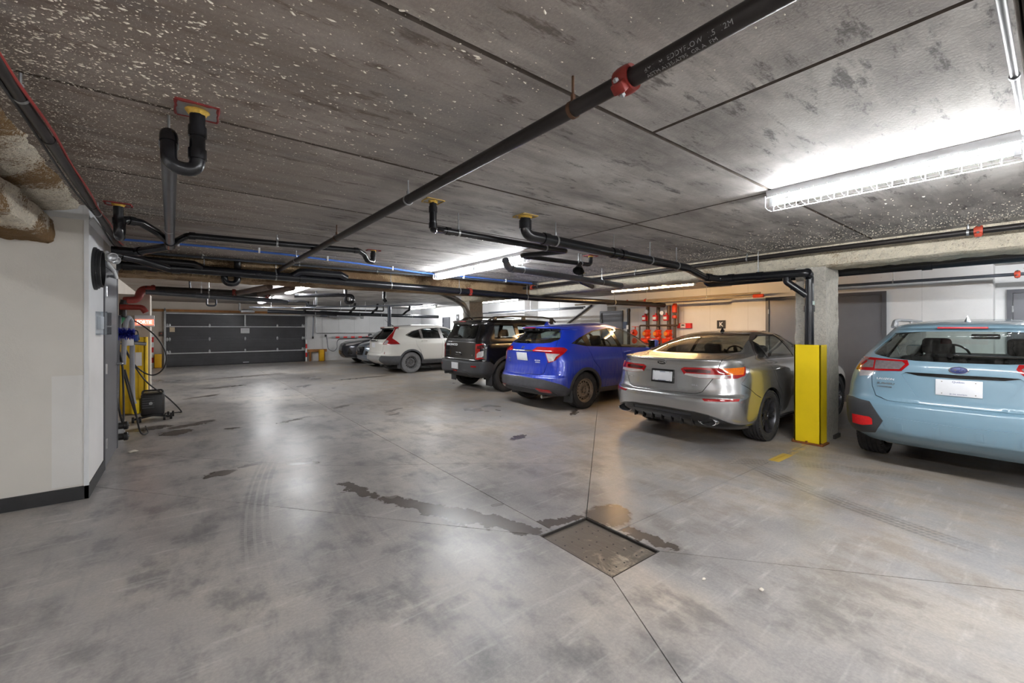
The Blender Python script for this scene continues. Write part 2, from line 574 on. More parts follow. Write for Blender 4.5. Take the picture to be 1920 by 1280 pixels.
def circle_pts(cx, cz, r, a0, a1, n=18, k='s', sq=1.0):
    return [(k, cx + r * math.cos(a0 + (a1 - a0) * i / n), cz + r * sq * math.sin(a0 + (a1 - a0) * i / n)) for i in range(n + 1)]
def arch(cx, cz, r, zb):
    """outline of a wheel opening that runs down to the sill zb"""
    a = math.asin(max(-1, min(1, (zb - cz) / r)))
    return circle_pts(cx, cz, r, a, math.pi - a, 26)
def paint(name, col, metallic=.0, rough=.28, flake=.1, dirt=0.0, dirt_z=.7, dirtcol=(.30, .27, .24, 1)):
    if name in MATS: return MATS[name]
    m, nt, b = new_mat(name)
    t = NT(nt)
    v = t.coord()
    c = tuple(col[:3]) + (1,)
    base = t.ramp(t.noise(v, 900, 2), [(.3, tuple(x * (1 - flake) for x in c[:3]) + (1,)), (.7, tuple(min(1, x * (1 + flake)) for x in c[:3]) + (1,))])
    ro = rough
    if dirt:
        z = t.sep(v)[2]
        up = t.math('SUBTRACT', 1.0, t.step(z, dirt_z * .45, dirt_z * 1.25))
        st = t.noise(t.mapping(v, (9, 9, 1.2)), 3.0, 6, .65)
        f = t.math('MULTIPLY', t.math('MULTIPLY', up, t.step(st, .32, .72)), dirt)
        base = t.mix(f, base, dirtcol)
        x = t.n('ShaderNodeMapRange'); t.link(f, x.inputs[0]); x.inputs[3].default_value = rough; x.inputs[4].default_value = .75
        t.link(x.outputs[0], b.inputs['Roughness'])
    else:
        setv(b, Roughness=ro)
    t.link(base, b.inputs['Base Color'])
    setv(b, Metallic=metallic)
    b.inputs['Coat Weight'].default_value = 1.0 if not dirt else .75
    b.inputs['Coat Roughness'].default_value = .03
    MATS[name] = m
    return m

def wheel(parent, loc, R, W, rim_r, style, out, mats, name='wheel'):
    """wheel with its axle along local y; out = +1/-1: side the hub face shows on"""
    root = bpy.data.objects.new(name, None); root.empty_display_size = .05
    root.location = loc; link(root, parent)
    h = W / 2
    prof = [(rim_r, -h * .82), (rim_r + .012, -h * .9), ((R + rim_r) / 2, -h), (R - .035, -h * .97), (R - .012, -h * .86)]
    for g in (-.55, -.18, .18, .55):
        prof += [(R, h * (g - .11) ), (R, h * (g - .06)), (R - .008, h * (g - .05)), (R - .008, h * (g + .05)), (R, h * (g + .06))]
    prof += [(R, h * .7), (R - .012, h * .86), (R - .035, h * .97), ((R + rim_r) / 2, h), (rim_r + .012, h * .9), (rim_r, h * .82)]
    MB().lathe((0, 0, 0), (0, 1, 0), prof, 48).build('tyre', mats['tyre'], root)
    tr = MB()                                                     # tread blocks on the shoulders
    for k in range(56):
        a = 2 * math.pi * k / 56
        for sd in (-1, 1):
            M = Matrix.Rotation(a, 4, 'Y') @ Matrix.Translation((0, sd * h * .84, R - .012))
            tr.box((-.014, -h * .14, -.01), (.014, h * .14, .0045), M)
    tag(tr.build('tread_blocks', mats['tyre'], root, 0), kind='stuff')
    o = out
    rim = MB()
    rim.lathe((0, 0, 0), (0, o, 0), [(rim_r + .004, h * .8), (rim_r + .006, h * .86), (rim_r - .006, h * .87), (rim_r - .014, h * .7), (rim_r - .02, h * .1), (rim_r - .03, -h * .8)], 40)
    if style == 'steel':
        rim.lathe((0, 0, 0), (0, o, 0), [(rim_r - .018, h * .55), (rim_r - .035, h * .42), (rim_r * .80, h * .45)], 40)
        n = 16
        for k in range(n):                                        # bridges between the vent holes
            a = 2 * math.pi * k / n
            M = Matrix.Rotation(a, 4, 'Y')
            rim.box((-.014, o * h * .40 - .004, rim_r * .64), (.014, o * h * .40 + .004, rim_r * .82), M)
        rim.lathe((0, 0, 0), (0, o, 0), [(rim_r * .67, h * .42), (rim_r * .58, h * .52), (rim_r * .5, h * .58), (rim_r * .42, h * .40), (rim_r * .18, h * .36), (rim_r * .17, h * .52), (rim_r * .12, h * .54), (0.001, h * .54)], 32)
        rim.build('rim', mats['steel_rim'], root)
    else:
        n = {'five': 5, 'ten': 5, 'six': 6}[style]
        for k in range(n):
            a = 2 * math.pi * k / n + .3
            M = Matrix.Rotation(a, 4, 'Y')
            for da in ((-.2, .2) if style != 'six' else (-.12, .12)):
                M2 = Matrix.Rotation(a + da, 4, 'Y')
                A = Matrix.Rotation(a + da * .35, 4, 'Y') @ Vector((0, o * h * .62, rim_r * .2))
                B = M2 @ Vector((0, o * h * .74, rim_r - .008))
                ax = (B - A).normalized(); wd = Vector((0, o, 0)).cross(ax).normalized() * .013; dp = Vector((0, -o * .028, 0))
                rim.add([A - wd * 1.3, A + wd * 1.3, B + wd, B - wd, A - wd * 1.5 + dp, A + wd * 1.5 + dp, B + wd * 1.2 + dp, B - wd * 1.2 + dp],
                        [(0, 1, 2, 3), (4, 7, 6, 5), (0, 4, 5, 1), (1, 5, 6, 2), (2, 6, 7, 3), (3, 7, 4, 0)])
        rim.lathe((0, 0, 0), (0, o, 0), [(rim_r * .30, h * .48), (rim_r * .29, h * .62), (rim_r * .2, h * .66), (rim_r * .15, h * .66), (rim_r * .14, h * .62), (.001, h * .62)], 24)
        rim.build('rim', mats['alloy_rim'], root)
        MB().lathe((0, 0, 0), (0, o, 0), [(.165, h * .1), (.165, h * .2), (.05, h * .22)], 28).build('brake_disc', mats['steel'], root)
    nuts = MB()
    for k in range(5):
        a = 2 * math.pi * k / 5
        c = Vector((math.sin(a) * .055, 0, math.cos(a) * .055))
        nuts.cyl(c + Vector((0, o * h * .3, 0)), c + Vector((0, o * h * (.56 if style == 'steel' else .66), 0)), .010, 6)
    tag(nuts.build('lug_nuts', mats['steel'], root), kind='stuff')
    MB().lathe((0, 0, 0), (0, o, 0), [(rim_r - .03, -h * .3), (.02, -h * .3)], 28).build('wheel_back', mats['under'], root)
    return root

def car_mats():
    return dict(
        tyre=plain('tyre_rubber', rgb(44, 43, 44), .85, 0, .25, 14, .4, 220),
        steel_rim=plain('painted_steel_rim', rgb(120, 114, 108), .5, .4, .35, 9, .2, 90),
        alloy_rim=plain('machined_black_alloy', rgb(92, 92, 96), .28, .8, .25, 9),
        steel=plain('bare_steel', rgb(150, 146, 140), .35, .9, .2, 30),
        under=plain('underbody_black', rgb(20, 20, 21), .9, 0, .3, 5),
        plastic=plain('black_cladding_plastic', rgb(52, 53, 56), .6, 0, .14, 8, .2, 400),
        gloss=plain('gloss_black_trim', rgb(12, 12, 13), .18, 0, .1, 5, coat=.6),
        chrome=plain('chrome_trim', rgb(215, 215, 218), .12, 1.0, .04, 5),
        red=plain('red_lens', rgb(150, 5, 12), .12, 0, .12, 40, coat=1.0),
        darkred=plain('dark_red_lens', rgb(74, 4, 9), .14, 0, .15, 60, coat=1.0),
        amber=plain('amber_lens', rgb(226, 112, 12), .15, 0, .15, 60, coat=1.0),
        clear=plain('clear_lens', rgb(196, 192, 192), .1, .25, .12, 30, coat=1.0),
        smoke=plain('smoked_lens', rgb(120, 112, 114), .1, .2, .2, 30, coat=1.0),
        seat=plain('seat_cloth', rgb(38, 38, 41), .9, 0, .2, 30, .3, 300),
        glass=glass('tinted_car_glass', (.62, .67, .66, 1)),
        clearglass=glass('clear_car_glass', (.88, .95, .92, 1)),
        dark=glass('privacy_glass', (.30, .33, .33, 1)),
        dusty=glass('dusty_rear_glass', (.44, .48, .47, 1), dirt=.07),
        plate=plain('licence_plate_white', rgb(226, 228, 232), .4, .1, .05, 8),
        blue=plain('plate_lettering_blue', rgb(40, 58, 120), .5),
        white=plain('white_lettering', rgb(230, 232, 235), .4),
    )
def seats(parent, mats, x_f, x_r, zc, hw, head=.0):
    """two front seats and a rear bench, with headrests"""
    for sg in (-1, 1):
        r = bpy.data.objects.new('front_seat', None); r.location = (x_f, sg * hw * .48, zc); link(r, parent)
        MB().rbox((-.05, -.25, 0), (.48, .25, .16), .05, 3).build('cushion', mats['seat'], r)
        M = Matrix.Rotation(math.radians(-16), 4, 'Y')
        MB().rbox((-.13, -.245, .06), (.02, .245, .66), .06, 3, M).build('backrest', mats['seat'], r)
        MB().rbox((-.10, -.13, .70), (.0, .13, .90), .045, 3, M).build('headrest', mats['seat'], r)
    r = bpy.data.objects.new('rear_bench', None); r.location = (x_r, 0, zc); link(r, parent)
    MB().rbox((-.02, -hw * .86, 0), (.46, hw * .86, .16), .05, 3).build('cushion', mats['seat'], r)
    M = Matrix.Rotation(math.radians(-20), 4, 'Y')
    MB().rbox((-.15, -hw * .86, .06), (0, hw * .86, .60), .05, 3, M).build('backrest', mats['seat'], r)
    for yy in (-hw * .52, hw * .52):
        MB().rbox((-.12, yy - .13, .56), (-.03, yy + .13, .74), .04, 3, M).build('headrest', mats['seat'], r)
def plate_on(parent, mats, p, n, w=.305, h=.152, top='Québec', bottom='Je me souviens', frame=False, tilt=None):
    """licence plate standing on the skin; the number is blurred out in the photograph and so stays blank"""
    n = Vector((n.x, 0, n.z)).normalized() if tilt is None else Vector(tilt)
    xd = Vector((0, -1, 0)); yd = n.cross(xd).normalized()
    if yd.z < 0: yd = -yd
    M = frame_m(p + n * .012, xd, yd)
    pl = MB().rbox((-w / 2, -h / 2, -.004), (w / 2, h / 2, .0), .006, 2, M).build('licence_plate', mats['plate'], parent)
    if frame:
        f = MB()
        for a, b in (((-w / 2 - .012, -h / 2 - .012, -.01), (w / 2 + .012, -h / 2 + .012, .006)), ((-w / 2 - .012, h / 2 - .012, -.01), (w / 2 + .012, h / 2 + .012, .006)),
                     ((-w / 2 - .012, -h / 2, -.01), (-w / 2 + .006, h / 2, .006)), ((w / 2 - .006, -h / 2, -.01), (w / 2 + .012, h / 2, .006))):
            f.rbox(a, b, .004, 1, M)
        f.build('plate_frame', mats['gloss'], pl)
    if top: text_on('lettering', top, .026, M @ Matrix.Translation((0, h * .37, .001)), mats['blue'], pl, .0006)
    if bottom: text_on('lettering', bottom, .019, M @ Matrix.Translation((0, -h * .38, .001)), mats['blue'], pl, .0006)
    b = MB()
    for sx in (-1, 1):
        for sy in (-1, 1):
            b.cyl(M @ Vector((sx * w * .36, sy * h * .37, -.002)), M @ Vector((sx * w * .36, sy * h * .37, .004)), .005, 8)
    tag(b.build('plate_screws', mats['steel'], pl), kind='stuff')
    return pl
def badge(parent, txt, size, body, k, y, z, mat, bold=.0, wide=1.0, name='badge', shear=0.0):
    p, n = body.at(k, y, z)
    xd = Vector((0, -1, 0)) if k == 'r' else Vector((0, 1, 0))
    up = Vector((0, 0, 1)); xd = up.cross(n).normalized(); yd = n.cross(xd)
    return text_on(name, txt, size, frame_m(p + n * .003, xd, yd), mat, parent, .002, bold, 'CENTER', shear, wide)
def mirror_(parent, mats, body, x, z, mat, sgn, size=1.0):
    p, n = body.at('s', x, z, 0, sgn)
    r = bpy.data.objects.new('door_mirror', None); r.location = p; link(r, parent)
    MB().rbox((-.05, sgn * .05, -.05 * size), (.10, sgn * .23, .12 * size), .045, 3).build('shell', mat, r)
    MB().rbox((-.03, sgn * -.02, -.06), (.04, sgn * .10, -.02), .015, 2).build('arm', mats['gloss'], r)
    MB().box((-.052, sgn * .065, -.035 * size), (-.048, sgn * .215, .105 * size)).build('mirror_glass', mats['chrome'], r)
    return r
def wells(parent, mats, xs, R, hw, W):
    """wheel housings and flat underbody"""
    for x, r in xs:
        for sg in (-1, 1):
            o = MB()
            o.lathe((x, sg * (hw - .02), R), (0, -sg, 0), [(r + .055, .0), (r + .055, W + .12), (r * .5, W + .12), (.05, W + .12)], 32)
            o.f = [q for q in o.f if min(o.v[i][2] for i in q) > R - .12]
            o.build('wheel_housing', mats['under'], parent)

def car_common(root, B, mats, body_mat, axles, tyre, style, hw, doors, windows, glassmats, mir=None, seat=None, names=None, arch_r=None, arch_lip=.0, lip_mat=None, zsill=.26, handles=()):
    """cut the skin and link the pieces every car has"""
    R, W, rim = tyre
    B.cut()
    B.piece(['body'], 'body', body_mat, root, 0)
    B.piece(['body'] + [d for d in doors] + ['tailgate', 'bonnet', 'bumper', 'cladding', 'arch', 'sill'], 'interior_trim', mats['seat'], root, 0, 0, -.035)
    tag(B.piece(['gap'], 'shut_lines', mats['under'], root, 0, .0), kind='stuff')
    for d in doors:
        for sg in (-1, 1): B.piece([d], 'door', body_mat, root, sg)
    B.piece(['tailgate'], 'tailgate', body_mat, root, 0)
    B.piece(['bonnet'], 'bonnet', body_mat, root, 0)
    for w in windows:
        gm = glassmats.get(w, mats['glass'])
        if w in ('rear_window', 'windscreen'): B.piece([w], w, gm, root, 0, .0)
        else:
            for sg in (-1, 1): B.piece([w], 'side_window', gm, root, sg, .0)
    for sg in (-1, 1):
        B.piece(['frame'], 'window_surround', mats['gloss'], root, sg, .01)
        B.piece(['chromeline'], 'window_trim', mats['chrome'], root, sg, .008)
    for sg in (-1, 1): B.piece(['arch', 'sill'], 'wheel_arch_cladding', lip_mat or mats['plastic'], root, sg, .05)
    for x in axles:
        for sg in (-1, 1):
            wheel(root, (x, sg * (hw - W / 2 - .015), R), R, W, rim, style, sg, mats)
    wells(root, mats, [(x, R) for x in axles], R, hw - .03, W)
    uu = np.linspace(0, B.UR + B.US + B.UF, 50)
    ring = B.S(uu, np.zeros(50)) * (1, .72, 1) + (0, 0, .02)
    loop = ring.tolist() + (ring * (1, -1, 1))[::-1][1:-1].tolist()
    ub = MB(); ub.prism(loop, (0, 0, .04))
    x0, x1 = loop[0][0], loop[49][0]
    ub.tube([(x0 + .25, .3, ring[0][2] - .03), (x0 + 1.2, .22, ring[0][2] - .03), (x1 - .9, .1, ring[0][2] - .03)], .03, 8)
    for x in axles: ub.cyl((x, -hw + .2, R), (x, hw - .2, R), .045, 10)
    ub.rbox((x0 + .15, -.1, ring[0][2] - .06), (x0 + .45, .55, ring[0][2] + .03), .04, 2)
    ub.build('underbody', mats['under'], root)
    if seat: seats(root, mats, *seat)
    if mir:
        for sg in (-1, 1): mirror_(root, mats, B, mir[0], mir[1], body_mat, sg)
    for hx, hz in handles:
        for sg in (-1, 1):
            p, n = B.at('s', hx, hz, .0, sg)
            q = MB(); q.tube(bend([p + n * -.005 + Vector((-.10, 0, 0)), p + n * .035 + Vector((-.085, 0, .0)), p + n * .04 + Vector((.08, 0, .005)), p + n * -.005 + Vector((.10, 0, .005))], .02), .012, 10)
            q.build('door_handle', body_mat, root)
def dashboard(root, mats, x, z, hw, col=None):
    MB().rbox((x - .35, -hw, z - .25), (x + .15, hw, z), .08, 3).build('dashboard', mats['seat'], root)
    s_ = MB()
    M = Matrix.Translation((x - .42, hw * .5, z - .02)) @ Matrix.Rotation(math.radians(65), 4, 'Y')
    s_.lathe((0, 0, 0), (0, 0, 1), [(.165 + .014 * math.cos(a), .014 * math.sin(a)) for a in [i * math.pi / 4 for i in range(8)]], 28, closed=True)
    s_.v = [tuple(M @ Vector(p)) for p in s_.v]
    s_.box((-.15, -.03, -.01), (.15, .03, .01), M)
    s_.build('steering_wheel', mats['gloss'], root)
# ------------------------------------------------------------------ surfaces of the garage
CEIL = 2.427
def stain_mask(t, xyz, spots, warp, soft=.16):
    """union of noisy ellipses (x, y, rx, ry, angle) in survey units; 1 inside"""
    wx = t.math('ADD', xyz[0], t.math('MULTIPLY', t.math('SUBTRACT', warp[0], .5), warp[2]))
    wy = t.math('ADD', xyz[1], t.math('MULTIPLY', t.math('SUBTRACT', warp[1], .5), warp[2]))
    def mad(a, k, c):
        x = t.n('ShaderNodeMath', operation='MULTIPLY_ADD')
        t.put(x.inputs[0], a); t.put(x.inputs[1], k); t.put(x.inputs[2], c)
        return x.outputs[0]
    res = None
    for x, y, rx, ry, a in spots:
        ca, sa = math.cos(a), math.sin(a); rx *= U; ry *= U; x *= U; y *= U
        u = mad(wx, ca / rx, mad(wy, sa / rx, -(ca * x + sa * y) / rx))
        v = mad(wx, -sa / ry, mad(wy, ca / ry, (sa * x - ca * y) / ry))
        d = mad(u, u, t.math('MULTIPLY', v, v))
        res = d if res is None else t.math('MINIMUM', res, d)
    if res is None: return None
    return t.math('SUBTRACT', 1.0, t.step(res, 1 - soft * 2, 1 + soft * 2))
def floor_mat(poly):
    """concrete of one slab: shared look, plus the marks that lie on this slab"""
    m, nt, b = new_mat('trowelled_concrete_floor')
    cx_ = sum(q[0] for q in poly) / len(poly); cy_ = sum(q[1] for q in poly) / len(poly)
    def near(x, y, d=.6):
        X_ = np.array([x, x + d, x - d, x, x]); Y_ = np.array([y, y, y, y + d, y - d])
        return bool(inside(X_, Y_, poly).any())
    t = NT(nt)
    p = t.pos()
    big = t.noise(p, .55, 4, .65)
    mid = t.noise(t.mapping(p, (1.3, .8, 1)), 2.6, 4, .68)
    spot = t.noise(p, 7.0, 3, .65)
    fine = t.noise(p, 60, 2, .7)
    swirl = t.noise(t.mapping(p, (3.5, .7, 1), (0, 0, .9)), 3.2, 3, .65, .5)
    swirl2 = t.noise(t.mapping(p, (.7, 4.5, 1), (0, 0, .35)), 3.0, 3, .65)
    c = t.ramp(big, [(.30, rgb(126, 124, 124)), (.5, rgb(153, 150, 148)), (.72, rgb(180, 173, 164))])
    c = t.mix(t.math('MULTIPLY', t.step(mid, .46, .68), .70), c, rgb(96, 96, 99))
    c = t.mix(t.math('MULTIPLY', t.step(swirl, .50, .76), .38), c, rgb(112, 113, 117))
    c = t.mix(t.math('MULTIPLY', t.step(swirl2, .54, .80), .42), c, rgb(208, 206, 203))
    # tan dust towards the parking bays
    xyz = t.sep(p)
    tan = t.math('MULTIPLY', t.step(xyz[0], 1.6, 5.0), t.step(t.math('ADD', t.math('MULTIPLY', big, .4), t.math('MULTIPLY', mid, .6)), .40, .62))
    c = t.mix(t.math('MULTIPLY', tan, .55), c, rgb(176, 158, 134))
    tan2 = t.math('MULTIPLY', t.step(t.math('ADD', xyz[0], t.math('MULTIPLY', xyz[1], .35)), 1.2, -2.4), t.step(mid, .35, .62))
    c = t.mix(t.math('MULTIPLY', tan2, .30), c, rgb(160, 144, 130))
    c = t.mix(t.math('MULTIPLY', t.math('SUBTRACT', t.math('ADD', t.math('MULTIPLY', fine, .6), t.math('MULTIPLY', spot, .4)), .42), 2.2), c, rgb(238, 234, 230), 'SOFT_LIGHT')
    spk = t.math('SUBTRACT', 1.0, t.step(t.voronoi(p, 34), .03, .075))
    c = t.mix(t.math('MULTIPLY', t.math('MULTIPLY', spk, t.step(mid, .52, .62)), .5), c, rgb(66, 60, 56))
    # tyre marks: arcs of dark rubber with a tread
    def track(cx, cy, r, w, a0, a1, strength):
        nonlocal c
        if not any(near(cx + r * math.cos(q), cy + r * math.sin(q), .3) for q in np.linspace(a0, a1, 12)): return
        d = t.n('ShaderNodeVectorMath', operation='SUBTRACT'); t.link(p, d.inputs[0]); d.inputs[1].default_value = (cx * U, cy * U, 0)
        s = t.sep(d.outputs[0])
        rad = t.math('SQRT', t.math('ADD', t.math('MULTIPLY', s[0], s[0]), t.math('MULTIPLY', s[1], s[1])))
        ang = t.math('ARCTAN2', s[1], s[0])
        off = t.math('ABSOLUTE', t.math('SUBTRACT', rad, r * U))
        band = t.math('SUBTRACT', 1.0, t.step(off, w * .42, w * .55))
        rib = t.step(t.math('SINE', t.math('MULTIPLY', rad, 2 * math.pi / (w * .27))), -.75, -.2)
        blk = t.step(t.math('SINE', t.math('ADD', t.math('MULTIPLY', ang, r * 2 * math.pi / .035), t.math('MULTIPLY', rad, 40))), -.6, .1)
        rng = t.math('MULTIPLY', t.step(ang, a0, a0 + .12), t.math('SUBTRACT', 1.0, t.step(ang, a1 - .12, a1)))
        f = t.math('MULTIPLY', t.math('MULTIPLY', band, t.math('MULTIPLY', rib, t.math('ADD', t.math('MULTIPLY', blk, .5), .5))), rng)
        f = t.math('MULTIPLY', f, t.math('MULTIPLY', t.step(mid, .25, .6), strength))
        c = t.mix(f, c, rgb(74, 74, 77))
    track(9.75, 2.5, 9.40, .20, 2.80, 3.141, .55)
    track(9.75, 2.5, 8.80, .20, 2.95, 3.141, .30)
    track(3.2, .3, 2.3, .22, .15, 1.0, .45)
    track(3.2, .3, 2.75, .22, .25, 1.1, .30)
    track(-2.2, -.6, 3.0, .22, .2, 1.1, .45)
    track(-2.2, -.6, 2.4, .22, .1, 1.2, .45)
    track(8.6, -.6, 4.7, .20, 2.5, 3.0, .5)
    track(2.2, 4.6, 1.5, .16, .1, 1.4, .4)
    # damp patches
    spots = [(1.20, 3.74, .30, .065, -1.28), (1.34, 3.36, .12, .10, -.9), (1.60, 2.86, .62, .105, -1.1), (1.82, 2.42, .30, .09, -1.0), (2.10, 2.24, .30, .05, -.2), (2.54, 2.08, .20, .17, .6), (2.47, 1.76, .06, .26, .1),
             (.27, 4.98, .14, .10, .3), (.52, 5.11, .09, .05, .4), (3.41, 4.29, .17, .07, .4), (.99, 4.84, .16, .06, -.4), (-.10, 7.34, .20, .17, .3), (.10, 7.80, .34, .11, .6), (-.42, 7.85, .28, .16, .2), (2.90, 7.08, .22, .05, .5), (2.75, 6.72, .14, .05, .5), (2.25, 7.96, .20, .08, .5),
             (1.34, 7.24, .30, .05, .5), (.54, 7.15, .09, .06, .3), (1.5, 14.8, 1.1, .14, .25), (.77, 12.4, .5, .12, .25), (.3, 10.9, .4, .09, .6), (4.2, 12.3, .9, .12, .2), (5.2, 5.0, .25, .06, .7)]
    wet = stain_mask(t, xyz, [q for q in spots if near(q[0], q[1], max(q[2], q[3]) + .3)], (spot, mid, .30), .10)
    if wet is None: wet = t.math('MULTIPLY', mid, 0.0)
    c = t.mix(t.math('MULTIPLY', wet, .85), c, rgb(74, 66, 60))
    # saw-cut cracks without a gap
    def crack(a, bb, w=.004):
        nonlocal c
        d = Vector((bb[0] - a[0], bb[1] - a[1])); L = d.length; d /= L
        sx = t.math('SUBTRACT', xyz[0], a[0] * U); sy = t.math('SUBTRACT', xyz[1], a[1] * U)
        along = t.math('ADD', t.math('MULTIPLY', sx, d.x), t.math('MULTIPLY', sy, d.y))
        wob = t.math('MULTIPLY', t.math('SUBTRACT', spot, .5), .05)
        acr = t.math('ABSOLUTE', t.math('ADD', t.math('SUBTRACT', t.math('MULTIPLY', sy, d.x), t.math('MULTIPLY', sx, d.y)), wob))
        f = t.math('MULTIPLY', t.math('SUBTRACT', 1.0, t.step(acr, w * .5, w * 1.6)), t.math('MULTIPLY', t.step(along, -.02, .02), t.math('SUBTRACT', 1.0, t.step(along, L * U - .02, L * U + .02))))
        c = t.mix(t.math('MULTIPLY', f, .75), c, rgb(70, 64, 60))
    pts = [(-.43, 6.37), (.6, 5.19), (1.28, 4.51), (2.45, 3.71), (3.24, 3.10)]
    for i in range(4):
        if any(near(pts[i][0] * (1 - q) + pts[i + 1][0] * q, pts[i][1] * (1 - q) + pts[i + 1][1] * q, .1) for q in (0, .25, .5, .75, 1)): crack(pts[i], pts[i + 1])
    # worn yellow line at the column
    if near(5.3, 1.9, .3):
        def bar(x0, x1, yy, w):
            ax_ = t.math('ABSOLUTE', t.math('SUBTRACT', t.math('ADD', xyz[0], t.math('MULTIPLY', spot, .06)), (x0 + x1) / 2 * U + .03))
            ay_ = t.math('ABSOLUTE', t.math('SUBTRACT', t.math('ADD', xyz[1], t.math('MULTIPLY', spot, .02)), yy * U + .01))
            return t.math('MULTIPLY', t.math('SUBTRACT', 1.0, t.step(ax_, (x1 - x0) / 2 * U - .02, (x1 - x0) / 2 * U + .01)), t.math('SUBTRACT', 1.0, t.step(ay_, w * U - .008, w * U + .004)))
        ym = bar(4.95, 5.36, 1.865, .055)
        ym2 = t.math('MULTIPLY', bar(5.36, 6.02, 1.875, .055), t.step(spot, .46, .62))
        c = t.mix(t.math('MULTIPLY', t.math('MAXIMUM', ym, t.math('MULTIPLY', ym2, .6)), .9), c, rgb(222, 184, 64))
    t.link(c, b.inputs['Base Color'])
    r = t.ramp(big, [(.3, (.26,) * 3), (.7, (.44,) * 3)])
    rr = t.mix(t.math('MULTIPLY', wet, .7), r, (.24, .24, .24, 1))
    t.link(rr, b.inputs['Roughness'])
    t.link(t.bump(fine, .10, .004), b.inputs['Normal'])
    return m
def ceiling_mat():
    m, nt, b = new_mat('precast_ceiling_concrete')
    t = NT(nt)
    p = t.pos(); xyz = t.sep(p)
    rnd = t.n('ShaderNodeObjectInfo').outputs['Random']
    off = t.comb(0, t.math('MULTIPLY', rnd, 9.0), 0)
    add = t.n('ShaderNodeVectorMath', operation='ADD'); t.link(p, add.inputs[0]); t.link(off, add.inputs[1])
    q = add.outputs[0]
    streak = t.noise(t.mapping(q, (.4, 3.0, 1)), 1.7, 5, .68)
    blot = t.noise(t.mapping(q, (.8, 1.4, 1)), 1.6, 4, .65)
    fine = t.noise(q, 70, 2, .7)
    black = t.noise(t.mapping(q, (.6, 2.2, 1)), 4.5, 5, .75)
    c = t.ramp(blot, [(.30, rgb(138, 135, 133)), (.5, rgb(170, 167, 164)), (.68, rgb(200, 198, 195))])
    c = t.mix(t.math('MULTIPLY', t.step(streak, .50, .72), .55), c, rgb(104, 102, 102))
    c = t.mix(t.math('MULTIPLY', t.step(streak, .46, .34), .45), c, rgb(212, 209, 204))
    c = t.mix(t.math('MULTIPLY', t.step(black, .54, .68), .75), c, rgb(60, 58, 58))
    brown = t.math('MULTIPLY', t.step(xyz[0], 2.4, -.2), t.step(blot, .22, .55))
    c = t.mix(t.math('MULTIPLY', brown, .60), c, rgb(126, 106, 90))
    c = t.mix(t.math('MULTIPLY', t.math('MULTIPLY', t.step(xyz[0], .9, -.6), t.step(streak, .42, .66)), .45), c, rgb(108, 90, 76))
    c = t.mix(t.math('MULTIPLY', t.math('SUBTRACT', rnd, .5), .25), c, rgb(80, 80, 82))
    c = t.mix(t.math('MULTIPLY', t.math('SUBTRACT', fine, .42), 1.1), c, rgb(235, 230, 224), 'SOFT_LIGHT')
    t.link(c, b.inputs['Base Color'])
    setv(b, Roughness=.75)
    t.link(t.bump(t.math('ADD', fine, t.math('MULTIPLY', blot, 2.0)), .22, .006), b.inputs['Normal'])
    return m
def foam_mat(name, base, dark, amount=.5, sc=1.0):
    m, nt, b = new_mat(name)
    t = NT(nt)
    p = t.pos()
    n1 = t.noise(p, 60 * sc, 3, .75)
    n2 = t.noise(p, 1.5, 3, .6)
    n3 = t.noise(p, 16 * sc, 2, .7)
    c = t.ramp(n3, [(.3, tuple(x * .80 for x in base[:3])), (.65, base)])
    mask = t.math('MULTIPLY', t.step(t.math('ADD', t.math('MULTIPLY', n2, 1.1), t.math('MULTIPLY', n1, .55)), .92 - amount * .35, 1.02 - amount * .35), 1.0)
    c = t.mix(mask, c, dark)
    pit = t.step(n1, .42, .30)
    c = t.mix(t.math('MULTIPLY', pit, .75), c, tuple(x * .5 for x in dark[:3]) + (1,))
    t.link(c, b.inputs['Base Color'])
    setv(b, Roughness=.95)
    t.link(t.bump(t.math('ADD', n1, t.math('MULTIPLY', n3, 1.4)), 1.0, .03), b.inputs['Normal'])
    return m
def wall_mat(name, base, stain=(.36, .30, .24, 1), amount=.25, lines=0.0, holes=True):
    m, nt, b = new_mat(name)
    t = NT(nt)
    p = t.pos()
    n1 = t.noise(p, 1.3, 4, .6); n2 = t.noise(p, 40, 3, .7)
    c = t.ramp(n1, [(.3, tuple(x * .90 for x in base[:3])), (.65, base)])
    c = t.mix(t.math('MULTIPLY', t.step(n2, .62, .78), amount), c, stain)
    if holes:
        v = t.voronoi(t.mapping(p, (1, 1, 1)), 7.0)
        hol = t.math('MULTIPLY', t.math('SUBTRACT', 1.0, t.step(v, .035, .06)), t.step(n1, .45, .56))
        c = t.mix(t.math('MULTIPLY', hol, .7), c, stain)
    low = t.step(t.sep(p)[2], .55, .0)
    c = t.mix(t.math('MULTIPLY', t.math('MULTIPLY', low, t.step(n1, .40, .62)), amount * 1.5), c, stain)
    t.link(c, b.inputs['Base Color'])
    setv(b, Roughness=.7)
    t.link(t.bump(t.math('ADD', n2, t.math('MULTIPLY', n1, 2)), .25, .006), b.inputs['Normal'])
    return m
M_CEIL = ceiling_mat()
M_FOAM_L = foam_mat('sprayed_fireproofing_brown', rgb(238, 228, 208), rgb(138, 108, 70), .50)
M_FOAM_R = foam_mat('sprayed_fireproofing_cream', rgb(236, 226, 204), rgb(186, 166, 136), -.10, .8)
M_FOAM_F = foam_mat('sprayed_fireproofing_dark', rgb(186, 160, 124), rgb(124, 98, 70), .35)
M_COL = foam_mat('sprayed_column_grey', rgb(238, 232, 220), rgb(160, 150, 132), -.15, 1.3)
M_WHITE = wall_mat('white_painted_concrete', rgb(226, 226, 226))
M_PLASTER = wall_mat('painted_block_beige', rgb(222, 218, 210), (.55, .52, .47, 1), .12, holes=False)
